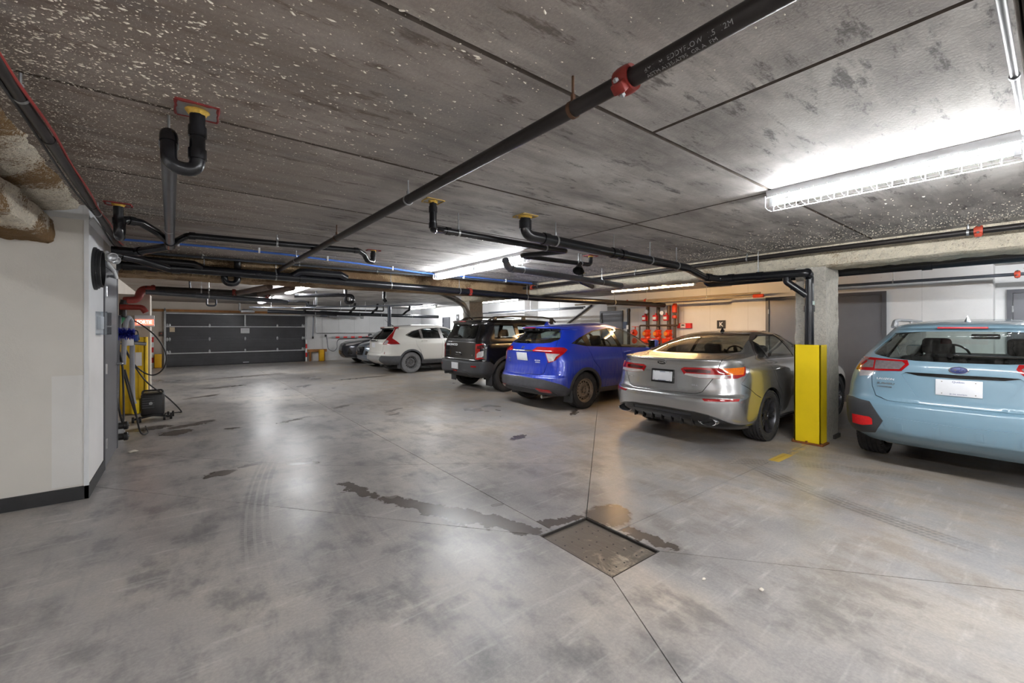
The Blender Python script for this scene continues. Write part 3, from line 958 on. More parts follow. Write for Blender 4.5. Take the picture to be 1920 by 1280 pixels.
M_BOARD = wall_mat('white_panel_board', rgb(226, 228, 230), (.5, .5, .5, 1), .06, holes=False)
M_GREYWALL = wall_mat('dirty_white_block', rgb(196, 186, 174), (.34, .28, .22, 1), .5)
M_PIPE = plain('black_abs_pipe', rgb(26, 27, 31), .26, 0, .22, 9)
M_STEELPIPE = plain('dark_steel_pipe', rgb(46, 42, 41), .42, .35, .22, 8)
M_GREYPIPE = plain('grey_dusty_pipe', rgb(80, 84, 92), .28, .2, .22, 7)
M_GALV = plain('galvanised_steel', rgb(168, 170, 172), .38, .8, .15, 25)
M_FITRED = plain('red_pipe_fitting', rgb(128, 38, 30), .45, .1, .2, 20)
M_ORANGE = plain('orange_red_valve_paint', rgb(226, 66, 24), .4, 0, .14, 18)
M_BLUEPEX = plain('blue_plastic_pipe', rgb(66, 106, 186), .4, 0, .1, 8)
M_COPPER = plain('rusty_steel', rgb(98, 70, 52), .6, .4, .3, 30)
M_FOAMYEL = plain('yellow_expanding_foam', rgb(206, 168, 74), .85, 0, .2, 60, .6, 120)
M_YELLOW = plain('safety_yellow_paint', rgb(240, 208, 8), .5, 0, .05, 3)
M_DOORGREY = plain('grey_steel_door', rgb(100, 101, 106), .40, .25, .05, 4)
M_FRAMEGREY = plain('grey_door_frame', rgb(84, 85, 90), .45, .2, .06, 4)
M_BLACKRUB = plain('black_rubber_base', rgb(34, 34, 36), .6, 0, .25, 9)
M_RUST = plain('rusted_edge', rgb(130, 78, 36), .8, .2, .4, 40)
M_WHITEPL = plain('white_plastic', rgb(226, 228, 230), .4, 0, .04, 6)
M_BLACKPL = plain('black_plastic', rgb(26, 26, 28), .45, 0, .15, 8)
M_WOOD = plain('raw_timber', rgb(160, 112, 66), .8, 0, .28, 5)
M_SIGNRED = plain('sign_red', rgb(214, 40, 36), .45, 0, .05, 6)

def sub(mb, name, mat, root, smooth=35):
    o = mb.build(name, mat, root, smooth)
    o.location = -Vector(root.location)
    return o
def struct(name, label=None, cat=None):
    o = bpy.data.objects.new(name, None); o.empty_display_size = .2
    link(o); o['kind'] = 'structure'
    if label: o['label'] = label
    return o

# ------------------------------------------------------------------ floor: slabs cut by sawn joints that run to the drain
X0, X1, Y0, Y1 = -3.2, 10.6, -4.5, 20.6
DX0, DX1, DY0, DY1 = 1.91, 2.375, 1.545, 2.165
floor = struct('floor', 'grey concrete garage floor')
E().box((X0, Y0, -.30), (X1, Y1, -.07)).build('floor_bed', plain('joint_dark', rgb(54, 46, 42), .95), floor)
def ray_to_edge(p, d):
    best = 1e9
    for k, (lo, hi) in enumerate(((X0, X1), (Y0, Y1))):
        if abs(d[k]) > 1e-9:
            for e in (lo, hi):
                s_ = (e - p[k]) / d[k]
                if s_ > 1e-6: best = min(best, s_)
    return (p[0] + d[0] * best, p[1] + d[1] * best)
c_sw, c_se, c_ne, c_nw = (DX0, DY0), (DX1, DY0), (DX1, DY1), (DX0, DY1)
e_sw = ray_to_edge(c_sw, (-.345, -.623)); e_se = ray_to_edge(c_se, (1.19, -1.44)); e_ne = ray_to_edge(c_ne, (3.66, 3.05)); e_nw = ray_to_edge(c_nw, (-2.54, 3.09))
slabs = [
    [c_nw, (2.03, DY1), (2.03, Y1), (e_nw[0], Y1) if e_nw[1] >= Y1 else (X0, Y1), e_nw],
    [(2.03, DY1), c_ne, e_ne, (X1, Y1), (2.03, Y1)],
    [c_ne, (DX1, 1.88), (X1, 1.88), e_ne],
    [(DX1, 1.88), c_se, e_se, (X1, Y0), (X1, 1.88)] if e_se[1] <= Y0 + 1e-6 else [(DX1, 1.88), c_se, e_se, (X1, 1.88)],
    [c_se, c_sw, e_sw, e_se],
    [c_sw, c_nw, e_nw, (X0, Y0), e_sw],
]
def inset_poly(P, d):
    n = len(P); out = []
    for i in range(n):
        a, b, c = Vector(P[i - 1]), Vector(P[i]), Vector(P[(i + 1) % n])
        e1 = (b - a); e2 = (c - b)
        if e1.length < 1e-6 or e2.length < 1e-6: out.append(tuple(b)); continue
        e1.normalize(); e2.normalize()
        n1 = Vector((-e1.y, e1.x)); n2 = Vector((-e2.y, e2.x))
        k = 1 + n1.dot(n2)
        out.append(tuple(b + (n1 + n2) * (d / max(k, .25))))
    return out
for P in slabs:
    ar = sum(P[i - 1][0] * P[i][1] - P[i][0] * P[i - 1][1] for i in range(len(P)))
    if ar < 0: P = P[::-1]
    Q = inset_poly(P, .0028)
    E().prism([(x, y, -.07) for x, y in Q], (0, 0, .07)).build('slab', floor_mat(P), floor, 0)
# drain pit
dr = thing('drain_cover', 'square muddy steel drain cover sunk in the concrete floor', 'drain', P3((DX0 + DX1) / 2, (DY0 + DY1) / 2, -.02))
mud, nt_, b_ = new_mat('muddy_checker_plate')
t_ = NT(nt_); v_ = t_.pos()
f_ = t_.noise(v_, 6, 6, .65, .8); g_ = t_.noise(t_.mapping(v_, (9, 1.5, 1), (0, 0, .5)), 5, 5, .6)
c_ = t_.mix(t_.step(t_.math('ADD', f_, t_.math('MULTIPLY', t_.sep(v_)[1], -.28)), .0, .22), rgb(92, 84, 76), rgb(168, 156, 138))
c_ = t_.mix(t_.math('MULTIPLY', t_.step(g_, .5, .6), .6), c_, rgb(86, 78, 70))
t_.link(c_, b_.inputs['Base Color']); setv(b_, Roughness=.5)
t_.link(t_.bump(g_, .5, .01), b_.inputs['Normal'])
sub(E().box((DX0 + .012, DY0 + .012, -.06), (DX1 - .012, DY1 - .012, -.018)), 'cover_plate', mud, dr, 0)
fr_ = E()
for a, bb in (((DX0 + .002, DY0 + .002), (DX1 - .002, DY0 + .010)), ((DX0 + .002, DY1 - .010), (DX1 - .002, DY1 - .002)), ((DX0 + .002, DY0 + .002), (DX0 + .010, DY1 - .002)), ((DX1 - .010, DY0 + .002), (DX1 - .002, DY1 - .002))):
    fr_.box((*a, -.06), (*bb, -.004))
sub(fr_, 'cover_frame', plain('drain_frame_iron', rgb(52, 48, 46), .6, .5, .3, 30), dr, 0)
ho = E()
for i in range(6):
    for j in range(6):
        if (i * 7 + j * 3) % 4 != 1:
            cx, cy = DX0 + .07 + i * .065 + random.uniform(-.006, .006), DY0 + .08 + j * .09 + random.uniform(-.006, .006)
            ho.cyl((cx, cy, -.02), (cx, cy, -.0165), .006, 8)
tag(sub(ho, 'drain_holes', M_BLACKRUB, dr, 0), kind='stuff')

# ------------------------------------------------------------------ ceiling of precast planks
ceiling = struct('ceiling', 'stained precast concrete plank ceiling')
E().box((X0, Y0, CEIL + .05), (X1, Y1, CEIL + .25)).build('deck', plain('deck_dark', rgb(30, 28, 26), .95), ceiling)
PW = 1.232
_pl = {}
def plank(x0, x1, y0, y1):
    key = (round(x1 - x0, 3), round(y1 - y0, 3))
    dx, dy = x1 - x0, y1 - y0
    if key not in _pl:
        q = E(); e = .012; g_ = .0032
        q.add([(e, e, 0), (dx - e, e, 0), (dx - e, dy - e, 0), (e, dy - e, 0), (g_, g_, e), (dx - g_, g_, e), (dx - g_, dy - g_, e), (g_, dy - g_, e),
               (g_, g_, .06), (dx - g_, g_, .06), (dx - g_, dy - g_, .06), (g_, dy - g_, .06)],
              [(0, 3, 2, 1), (0, 1, 5, 4), (1, 2, 6, 5), (2, 3, 7, 6), (3, 0, 4, 7), (4, 5, 9, 8), (5, 6, 10, 9), (6, 7, 11, 10), (7, 4, 8, 11), (8, 9, 10, 11)])
        me = q.mesh('plank', 0); me.materials.append(M_CEIL); me.materials.append(plain('shaded_dirty_joint_edge', rgb(84, 76, 69), .95, 0, .3, 9))
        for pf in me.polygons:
            if abs(pf.normal.z) < .95: pf.material_index = 1  # joint faces coloured dark for dirt and for the shade in the gap
        _pl[key] = me
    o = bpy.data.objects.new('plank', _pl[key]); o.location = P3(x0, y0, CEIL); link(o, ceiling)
k0 = int(math.floor((Y0 - 1.31) / PW))
y = 1.31 + k0 * PW
while y < Y1:
    if abs(y - (1.31 - PW)) < .01:
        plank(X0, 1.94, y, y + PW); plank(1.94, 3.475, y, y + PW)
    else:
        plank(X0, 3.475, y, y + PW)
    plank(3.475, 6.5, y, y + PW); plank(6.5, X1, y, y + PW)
    y += PW
# overspray of fireproofing stuck to the ceiling next to the beams
def overspray():
    rng = np.random.default_rng(5)
    V = []; F = []
    def flake(x, y, s, el, a):
        n = 6; b = len(V)
        ca, sa = math.cos(a), math.sin(a)
        for k in range(n):
            th = 2 * math.pi * k / n
            r = s * rng.uniform(.6, 1.25)
            px, py = r * el * math.cos(th), r * math.sin(th)
            V.append((x + px * ca - py * sa, y + px * sa + py * ca, CEIL + .0005))
        V.append((x, y, CEIL - s * .7))
        for k in range(n): F.append((b + k, b + n, b + (k + 1) % n))
    cnt = 0
    while cnt < 36000:                                     # left beam
        d = rng.exponential(.50); x = -.72 + d; y = rng.uniform(.2, 5.2)
        if y > 3.0 and rng.random() > .75: continue
        if x > 1.6: continue
        flake(x, y, .0007 + .0024 * rng.random() ** 4, rng.uniform(1.2, 3.6), rng.normal(0, .22)); cnt += 1
    cnt = 0
    while cnt < 2600:                                     # heavier splashes nearest the viewpoint
        x = -.66 + rng.exponential(.55); y = rng.uniform(.2, 2.45)
        if x > 1.7: continue
        flake(x, y, .0018 + .0045 * rng.random() ** 2, rng.uniform(1.2, 3.0), rng.normal(0, .3)); cnt += 1
    cnt = 0
    while cnt < 9000:                                     # right beam
        d = rng.exponential(.42); x = 6.05 - d; y = rng.uniform(-.4, 6.8)
        if x < 4.3: continue
        flake(x, y, .002 + .0065 * rng.random() ** 3, rng.uniform(1.0, 2.2), rng.normal(0, .3)); cnt += 1
    cnt = 0
    while cnt < 3800:                                     # beam across
        d = rng.exponential(.5); y = 7.35 - d; x = rng.uniform(-.7, 6.0)
        if y < 5.4: continue
        flake(x, y, .002 + .005 * rng.random() ** 3, rng.uniform(1.0, 2.0), rng.normal(0, .4)); cnt += 1
    q = E(); q.v = V; q.f = F
    o = q.build('overspray_flakes', plain('dried_overspray', rgb(244, 238, 224), .9, 0, .06, 40), ceiling, 0)
    tag(o, kind='stuff')
overspray()

# ------------------------------------------------------------------ sprayed beams and columns
def rough_prism(name, prof, p0, p1, mat, parent=None, amp=.012, step=.09, seg=.05, freq=5.0, caps=True, seed=0.0, grit=.45):
    """sweep the closed profile (a, b) from p0 to p1 along X, Y or Z with a lumpy skin"""
    P = []
    for i in range(len(prof)):
        a, b = Vector(prof[i]), Vector(prof[(i + 1) % len(prof)])
        m = max(1, int((b - a).length / seg))
        for k in range(m): P.append(a.lerp(b, k / m))
    p0, p1 = Vector(p0), Vector(p1); L = (p1 - p0).length; ax = (p1 - p0) / L
    if abs(ax.z) > .5: e1, e2 = Vector((1, 0, 0)), Vector((0, 1, 0))
    elif abs(ax.y) > .5: e1, e2 = Vector((1, 0, 0)), Vector((0, 0, 1))
    else: e1, e2 = Vector((0, 1, 0)), Vector((0, 0, 1))
    cen = sum(P, Vector((0, 0))) / len(P)
    n = max(2, int(L / step)); q = E(); m = len(P)
    for i in range(n + 1):
        o = p0 + ax * (L * i / n)
        for k in range(m):
            w = o + e1 * P[k].x + e2 * P[k].y
            d = P[k] - cen; d = d.normalized() if d.length > 1e-6 else d
            h = (noise.fractal((w + Vector((seed, 0, 0))) * freq, .8, 2.0, 4) * amp + noise.noise(w * 26) * amp * grit)
            q.v.append(tuple(w + (e1 * d.x + e2 * d.y) * h))
    for i in range(n):
        for k in range(m):
            q.f.append((i * m + k, i * m + (k + 1) % m, (i + 1) * m + (k + 1) % m, (i + 1) * m + k))
    if caps: q.f += [tuple(reversed(range(m))), tuple(range(n * m, (n + 1) * m))]
    o = q.build(name, mat, parent, 60)
    o['kind'] = 'structure'
    return o
bl = rough_prism('beam_left', [(-1.75, 2.09), (-.88, 2.095), (-.835, 2.11), (-.825, 2.27), (-.86, 2.30), (-.95, 2.31), (-.97, 2.335), (-.86, 2.35), (-.77, 2.365), (-.70, 2.39), (-.66, 2.45), (-1.75, 2.45)], (0, -4.4, 0), (0, 5.0, 0), M_FOAM_L, None, .022, .032, .028, grit=.9)
bl['label'] = 'brown sprayed fireproof beam above the white wall'
bf = rough_prism('beam_across', [(7.42, 2.12), (7.95, 2.12), (7.95, 2.45), (7.42, 2.45)], (-.95, 0, 0), (6.4, 0, 0), M_FOAM_F, None, .018, .08)
bf['label'] = 'brown sprayed beam crossing behind the drain pipes'
br = rough_prism('beam_right', [(6.24, 2.19), (6.30, 2.165), (6.72, 2.17), (6.76, 2.2), (6.76, 2.45), (6.23, 2.45)], (0, -4.4, 0), (0, 10.4, 0), M_FOAM_R, None, .016, .06)
br['label'] = 'cream sprayed beam over the row of parked cars'
for (cx0, cx1, cy0, cy1, lab) in ((6.27, 6.75, 1.77, 2.10, 'grey sprayed column behind the tall yellow guard'), (6.28, 6.72, 10.05, 10.38, 'sprayed column behind the black off-road car')):
    c = rough_prism('column', [(cx0, cy0), (cx1, cy0), (cx1, cy1), (cx0, cy1)], (0, 0, 0), (0, 0, 2.22), M_COL, None, .010, .05, freq=7)
    c['label'] = lab
    if cy0 < 2:
        E().box((cx0 + .28, cy0 - .02, 0), (cx1 + .02, cy1 + .02, .05)).build('column_base', plain('base_steel', rgb(92, 88, 84), .7, .3, .2, 12), c)

sc_ = E(); sc_.cyl((6.45, 16.3, 0), (6.45, 16.3, 2.30), .07, 18); sc_.box((6.30, 16.15, 2.30), (6.60, 16.45, 2.33))
sc_ = sc_.build('column', plain('dark_blue_steel', rgb(44, 48, 58), .35, .4, .15, 8), None); sc_['kind'] = 'structure'; sc_['label'] = 'slim dark steel column near the dark grey car'
# ------------------------------------------------------------------ walls
def wall(name, boxes, mat, label):
    q = E()
    for a, b in boxes: q.box(a, b)
    o = q.build(name, mat, None, 0)
    o['kind'] = 'structure'; o['label'] = label
    return o
wl = wall('wall_left', [((-3.2, 4.95, 0), (-.65, 7.0, CEIL))], M_PLASTER, 'painted block enclosure with black base on the left')
E().box((-3.2, 4.944, 2.305), (-.632, 4.95, CEIL)).build('top_band', M_BOARD, wl, 0)
E().box((-.65, 4.95, .0), (-.632, 5.80, CEIL)).build('side_panel', M_BOARD, wl, 0)
E().box((-.655, 4.938, .10), (-.625, 4.956, CEIL)).build('corner_trim', M_WHITEPL, wl, 0)
E().box((-.84, 4.9495, .12), (-.656, 4.952, 1.02)).build('repaired_patch', wall_mat('patch_lighter_paint', rgb(230, 228, 224), (.5, .48, .44, 1), .1, holes=False), wl, 0)
_sk = E(); _sk.prism([(-.632, 4.95, 2.29), (-.632, 7.0, 2.29), (-.60, 7.0, 2.33), (-.60, 4.95, 2.33)], (0, 0, .012)); _sk.build('sloped_flashing', M_WHITEPL, wl, 0)
bb = wall('baseboard_left', [((-3.2, 4.925, 0), (-.625, 4.95, .105)), ((-.65, 4.925, 0), (-.622, 5.80, .105))], M_BLACKRUB, 'black rubber base along the white enclosure')
wl2 = wall('wall_side', [((-3.2, 7.0, 0), (-1.05, Y1, CEIL)), ((-3.2, 9.75, 0), (-.47, 10.2, 2.0)), ((-3.2, 7.0, 0), (-.82, 9.1, CEIL))], M_GREYWALL, 'dirty white block wall behind the hoses')
wall('wall_far_left', [((-3.2, 20.2, 0), (-.53, Y1, CEIL))], M_GREYWALL, 'dirty white jamb left of the garage door')
wh = wall('wall_header', [((-.53, 20.2, 2.02), (4.17, Y1, CEIL))], M_GREYWALL, 'wall strip above the dark garage door')
E().box((-.9, 20.12, 2.05), (4.3, 20.2, 2.14)).build('timber_lintel', M_WOOD, wh, 0)
wb = wall('wall_back', [((4.17, 20.2, 0), (X1, Y1, CEIL))], M_WHITE, 'white concrete wall right of the garage door')
wr = wall('wall_right', [((10.30, 4.66, 0), (X1, 11.77, CEIL)), ((10.05, .643, 0), (X1, 4.66, CEIL)), ((10.42, Y0, 0), (X1, .643, CEIL)), ((9.67, 11.77, 0), (X1, 20.2, CEIL))], M_WHITE, 'white concrete wall in front of the parked cars')
for (xx, yy) in ((10.049, 1.45), (10.049, 4.3), (10.299, 5.3), (10.299, 6.0), (10.299, 7.4), (10.299, 9.6), (10.299, 10.6), (9.669, 13.0), (9.669, 15.0), (9.669, 17.5)):
    E().box((xx, yy, 0), (xx + .004, yy + .008, CEIL)).build('form_joint', plain('form_joint_grey', rgb(200, 200, 200), .9), wr, 0)  # thin pale grey strips mark the form joints
for xx in (4.9, 5.6, 6.3, 7.0, 7.7, 8.4):
    E().box((xx, 20.196, 0), (xx + .01, 20.2, CEIL)).build('form_joint', MATS['form_joint_grey'], wb, 0)
wall('wall_rear', [((X0, Y0 - .3, 0), (X1, Y0, CEIL))], M_WHITE, 'white wall behind the viewpoint')
wall('wall_near_left', [((X0 - .3, Y0, 0), (X0, 5.0, CEIL))], M_WHITE, 'white wall left of the viewpoint')
wall('wall_near_right', [((X1, Y0, 0), (X1 + .2, Y1, CEIL))], M_WHITE, 'outer wall behind the right-hand wall')
# ------------------------------------------------------------------ personnel doors
def door_x(n, X, y0, y1, zt, label, side=-1, lever=True):
    """steel door in a frame on a wall facing -X (side -1) or +X (side 1)"""
    r = struct('door_%d' % n, label)
    s_ = side
    f = E()
    for a, b in (((y0 - .06, 0), (y0, zt + .06)), ((y1, 0), (y1 + .06, zt + .06)), ((y0, zt), (y1, zt + .06))):
        f.box((X + s_ * -.02, a[0], a[1]), (X + s_ * (.035 if s_ < 0 else .012), b[0], b[1]))
    f.build('door_frame', M_FRAMEGREY, r, 0)
    E().rbox((X - s_ * .02, y0 + .004, .01), (X + s_ * .008, y1 - .004, zt - .004), .002, 1).build('leaf', M_DOORGREY, r)
    for z in (.25, 1.0, zt - .25):
        E().cyl((X + s_ * (.036 if s_ < 0 else .014), y1 if s_ < 0 else y0, z - .05), (X + s_ * (.036 if s_ < 0 else .014), y1 if s_ < 0 else y0, z + .05), .012, 10).build('hinge', M_GALV, r)
    if lever:
        yl = (y0 + .07) if s_ < 0 else (y1 - .07)
        e = E(); e.cyl((X, yl, 1.0), (X + s_ * .05, yl, 1.0), .014, 10); e.tube(bend([(X + s_ * .05, yl, 1.0), (X + s_ * .06, yl, 1.0), (X + s_ * .06, yl + (.1 if s_ < 0 else -.1), 1.0)], .01), .009, 8)
        e.build('lever_handle', M_GALV, r)
    return r
door_x(1, 10.04, 1.98, 2.84, 2.03, 'grey steel door right of the sprayed column')
door_x(2, 10.04, 3.02, 3.86, 2.03, 'grey steel door left of the sprayed column')
door_x(3, 10.41, -.45, .46, 1.97, 'grey steel door in the recess at the far right')
door_x(4, 10.29, 7.98, 8.72, 1.90, 'grey steel door left of the red valves')
door_x(5, 9.66, 17.2, 17.75, 1.9, 'dark steel door on the far white wall')
d6 = door_x(6, -.632, 5.86, 6.80, 2.03, 'brushed grey steel door on the white enclosure', 1)
# ------------------------------------------------------------------ fluorescent fixtures
TUBE_C = emit('fluorescent_tube_cool', (.97, .985, 1.0, 1), LAMP_COOL)
TUBE_W = emit('fluorescent_tube_warm', (1.0, .60, .26, 1), LAMP_WARM)
M_WIRE = plain('white_wire_guard', rgb(235, 235, 238), .4, .3, .03, 5)
def fixture(x, y0, L, label, warm=False, zt=CEIL, cage=True, far=False):
    """ceiling strip light: pan, two tubes end to end, wire guard"""
    r = thing('strip_light', label, 'light', P3(x, y0 + L / 2, zt), 0, 'strip lights on the ceiling')
    y1 = y0 + L
    q = E(); q.prism([(x - .065, y0, zt), (x + .065, y0, zt), (x + .05, y0, zt - .045), (x - .05, y0, zt - .045)], (0, L, 0))
    sub(q, 'pan', M_WHITEPL, r, 0)
    n = 2
    for i in range(n):
        a = y0 + .03 + i * L / n; b = y0 - .03 + (i + 1) * L / n
        sub(E().cyl((x, a, zt - .085), (x, b, zt - .085), .017, 10), 'tube', TUBE_W if warm else TUBE_C, r)
        for yy in (a - .012, b + .012):
            sub(E().box((x - .02, yy - .012, zt - .11), (x + .02, yy + .012, zt - .045)), 'lamp_holder', M_WHITEPL, r, 0)
    if cage:
        g = E(); w = .0022
        m = int(L / .075)
        for i in range(m + 1):
            yy = y0 + L * i / m
            g.tube([(x - .075, yy, zt - .04), (x - .075, yy, zt - .125), (x - .03, yy, zt - .135), (x + .03, yy, zt - .135), (x + .075, yy, zt - .125), (x + .075, yy, zt - .04)], w, 4)
        for dx, dz in ((-.075, -.06), (-.075, -.125), (.075, -.06), (.075, -.125), (-.03, -.135), (.03, -.135)):
            g.tube([(x + dx, y0, zt + dz), (x + dx, y1, zt + dz)], w, 4)
        tag(sub(g, 'wire_guard', M_WIRE, r, 0), kind='stuff')
    return r
fixture(3.49, -1.10, 2.44, 'bright caged strip light nearest the viewpoint, over the drain aisle')
fixture(3.60, 4.35, 2.50, 'caged strip light above the aisle in front of the crossing beam')
fixture(2.10, 9.60, 2.44, 'strip light behind the crossing beam, nearer of two above the aisle')
fixture(2.10, 14.6, 2.44, 'strip light close to the garage door above the aisle')
fixture(8.40, 10.5, 2.44, 'strip light over the bay between the black and white cars', cage=False)
fixture(8.40, 16.1, 2.44, 'strip light over the two cars parked nose out', cage=False)
fixture(7.88, 4.35, 2.05, 'warm orange strip light over the parking bay near the red valves', True, 2.36, False)
fixture(8.30, -2.25, 2.44, 'strip light over the bay of the pale blue car', cage=False)
fixture(.55, -3.4, 2.44, 'unseen strip light added behind the viewpoint to lighten the left side', cage=False)  # added out of view to lighten the left side
fixture(3.49, -4.3, 2.44, 'unseen strip light added behind the viewpoint over the aisle', cage=False)  # extra lamp out of view, added to even out the room light
fixture(-2.3, -1.2, 2.44, 'unseen strip light added in the bay left of the viewpoint', cage=False)  # also unseen, added for more ambient light from the left

# ------------------------------------------------------------------ pipework
PIPE_N = {}
def pipe(name, label, cat, pts, d, mat, group=None, r=None, coup=(), seg=16):
    """a pipe run as one thing; coup: positions (0..1 along the path points as index+fraction) of couplings"""
    root = thing(name, label, cat, P3(*pts[0]), 0, group)
    rr = d * .9 if r is None else r
    path = bend(pts, rr) if len(pts) > 2 else [Vector(p) for p in pts]
    sub(E().tube(path, d / 2, seg), 'pipe_run', mat, root)
    for c in coup:
        i = int(c); f = c - i
        a, b = Vector(pts[i]), Vector(pts[min(i + 1, len(pts) - 1)])
        p = a.lerp(b, f); ax = (b - a).normalized()
        sub(E().cyl(p - ax * d * .38, p + ax * d * .38, d * .585, seg), 'coupling', mat, root)
    return root
def strap(root, p, d, ax, top=CEIL, mat=None):
    """pipe hanger: ring strap round the pipe and a rod up to the ceiling"""
    mat = mat or M_GALV
    p = Vector(p); ax = Vector(ax).normalized()
    h = bpy.data.objects.new('hanger', None); link(h, root); h.location = -Vector(root.location); h.empty_display_size = .05
    ring = E(); ring.lathe(p, ax, [(d / 2 + .001, -.009), (d / 2 + .004, -.009), (d / 2 + .004, .009), (d / 2 + .001, .009)], 20, closed=True)
    ring.build('ring', mat, h)
    rod = E(); rod.cyl(p + Vector((0, 0, d / 2)), Vector((p.x, p.y, top - .0006)), .0055, 8); rod.cyl(p + Vector((0, 0, d / 2 + .005)), p + Vector((0, 0, d / 2 + .03)), .011, 6)
    rod.build('rod', mat, h)
def groove(root, p, ax, d, mat=M_FITRED):
    """grooved pipe coupling: two bolted half shells"""
    p = Vector(p); ax = Vector(ax).normalized()
    sd = ax.orthogonal().normalized(); up = ax.cross(sd)
    q = E(); q.lathe(p, ax, [(d / 2 + .001, -.028), (d / 2 + .012, -.030), (d / 2 + .016, -.012), (d / 2 + .016, .012), (d / 2 + .012, .030), (d / 2 + .001, .028)], 24)
    for s_ in (-1, 1):
        o = p + sd * s_ * (d / 2 + .02)
        M = frame_m(o, sd, ax)
        q.rbox((-.018, -.026, -.020), (.018, .026, .020), .008, 2, M)
    c = sub(q, 'grooved_coupling', mat, root)
    b = E()
    for s_ in (-1, 1):
        o = p + sd * s_ * (d / 2 + .024)
        b.cyl(o - up * .035, o + up * .035, .006, 6); b.cyl(o + up * .022, o + up * .032, .011, 6); b.cyl(o - up * .032, o - up * .022, .011, 6)
    tag(b.build('bolts', M_GALV, c), kind='stuff')
def deckplate(root, x, y, d, mat_edge, w=.09, l=.16):
    """patch where a pipe leaves the slab: steel plate, sealant edge, collar of foam"""
    sub(E().box((x - w / 2, y - l / 2, CEIL - .004), (x + w / 2, y + l / 2, CEIL - .0005)), 'deck_plate', M_GALV, root, 0)
    q = E()
    for a, b in (((x - w / 2, y - l / 2), (x + w / 2, y - l / 2)), ((x + w / 2, y - l / 2), (x + w / 2, y + l / 2)), ((x + w / 2, y + l / 2), (x - w / 2, y + l / 2)), ((x - w / 2, y + l / 2), (x - w / 2, y - l / 2))):
        A, B = Vector((*a, CEIL - .003)), Vector((*b, CEIL - .003)); n = 7
        q.tube([A.lerp(B, i / n) + Vector((random.uniform(-.003, .003), random.uniform(-.003, .003), 0)) for i in range(n + 1)], [.006 + random.uniform(-.002, .003) for i in range(n + 1)], 6)
    sub(q, 'sealant_edge', mat_edge, root)
    f = E(); f.lathe((x, y, CEIL), (0, 0, -1), [(d * .78, 0), (d * .72, .008), (d * .60, .018), (d * .52, .024)], 18)
    f.v = [(a + noise.noise(Vector((a, b, c)) * 60) * .008, b + noise.noise(Vector((b, a, c)) * 60) * .008, c) for a, b, c in f.v]
    sub(f, 'foam_collar', M_FOAMYEL, root)
RED_SEAL = plain('red_sealant', rgb(128, 40, 38), .7, 0, .2, 50)
TAN_SEAL = plain('tan_sealant', rgb(190, 160, 90), .8, 0, .2, 50)

# sprinkler main along the aisle
p = pipe('sprinkler_pipe', 'black steel sprinkler pipe with printed lettering and a red coupling', 'pipe', [(1.262, -3.0, 2.29), (1.255, .93, 2.29)], .066, M_STEELPIPE)
sub(E().cyl((1.252, .95, 2.29), (1.14, 7.45, 2.30), .031, 16), 'pipe_run', M_STEELPIPE, p)
groove(p, (1.252, .95, 2.29), (0, 1, 0), .066)
strap(p, (1.249, 1.21, 2.29), .062, (0, 1, 0), mat=M_COPPER); strap(p, (1.222, 2.75, 2.29), .062, (0, 1, 0)); strap(p, (1.19, 4.36, 2.296), .062, (0, 1, 0), mat=M_COPPER); strap(p, (1.16, 6.1, 2.298), .062, (0, 1, 0))
def pipe_print(txt, size, y_start, roll):
    """lettering printed on the pipe, wrapped round it; it reads along -Y"""
    me = text_mesh(txt, size, 0.0, 'LEFT')
    r = .0335
    for v in me.vertices:
        a = roll - v.co.y / r
        yy = y_start - v.co.x
        v.co = ((1.256 - r * math.cos(a)) * U, yy * U, (2.29 - r * math.sin(a)) * U)
    me.materials.clear(); me.materials.append(plain('grey_pipe_print', rgb(150, 150, 150), .6))
    o = bpy.data.objects.new('lettering', me); link(o, p); o.location = -Vector(p.location)
pipe_print('BMT  M  EDDYFLOW  1.5  12M', .022, .86, .62)
pipe_print('ASTM A135/A795  GR A  FM', .020, .86, 1.28)

# near trap and its drain running to the crossing pipes
p = pipe('drain_trap', 'black drain trap under the red-edged ceiling plate with a long grey pipe', 'pipe', [(.05, 2.48, 2.4265), (.05, 2.48, 2.14), (-.055, 2.47, 2.14), (-.055, 2.48, 2.27)], .062, M_PIPE, r=.052, coup=(.35, .72))
deckplate(p, .05, 2.48, .062, RED_SEAL, .16, .17)
sub(E().tube(bend([(-.055, 2.475, 2.25), (-.055, 2.48, 2.285), (-.055, 2.56, 2.285)], .03), .034, 16), 'elbow', M_PIPE, p)
sub(E().cyl((-.055, 2.52, 2.285), (-.11, 5.45, 2.25), .035, 18), 'pipe_run', M_GREYPIPE, p)
strap(p, (-.10, 4.7, 2.26), .07, (0, 1, 0)); strap(p, (-.058, 2.62, 2.284), .07, (0, 1, 0))
sub(E().cyl((-.108, 5.30, 2.252), (-.112, 5.52, 2.248), .047, 18), 'wye', M_PIPE, p)
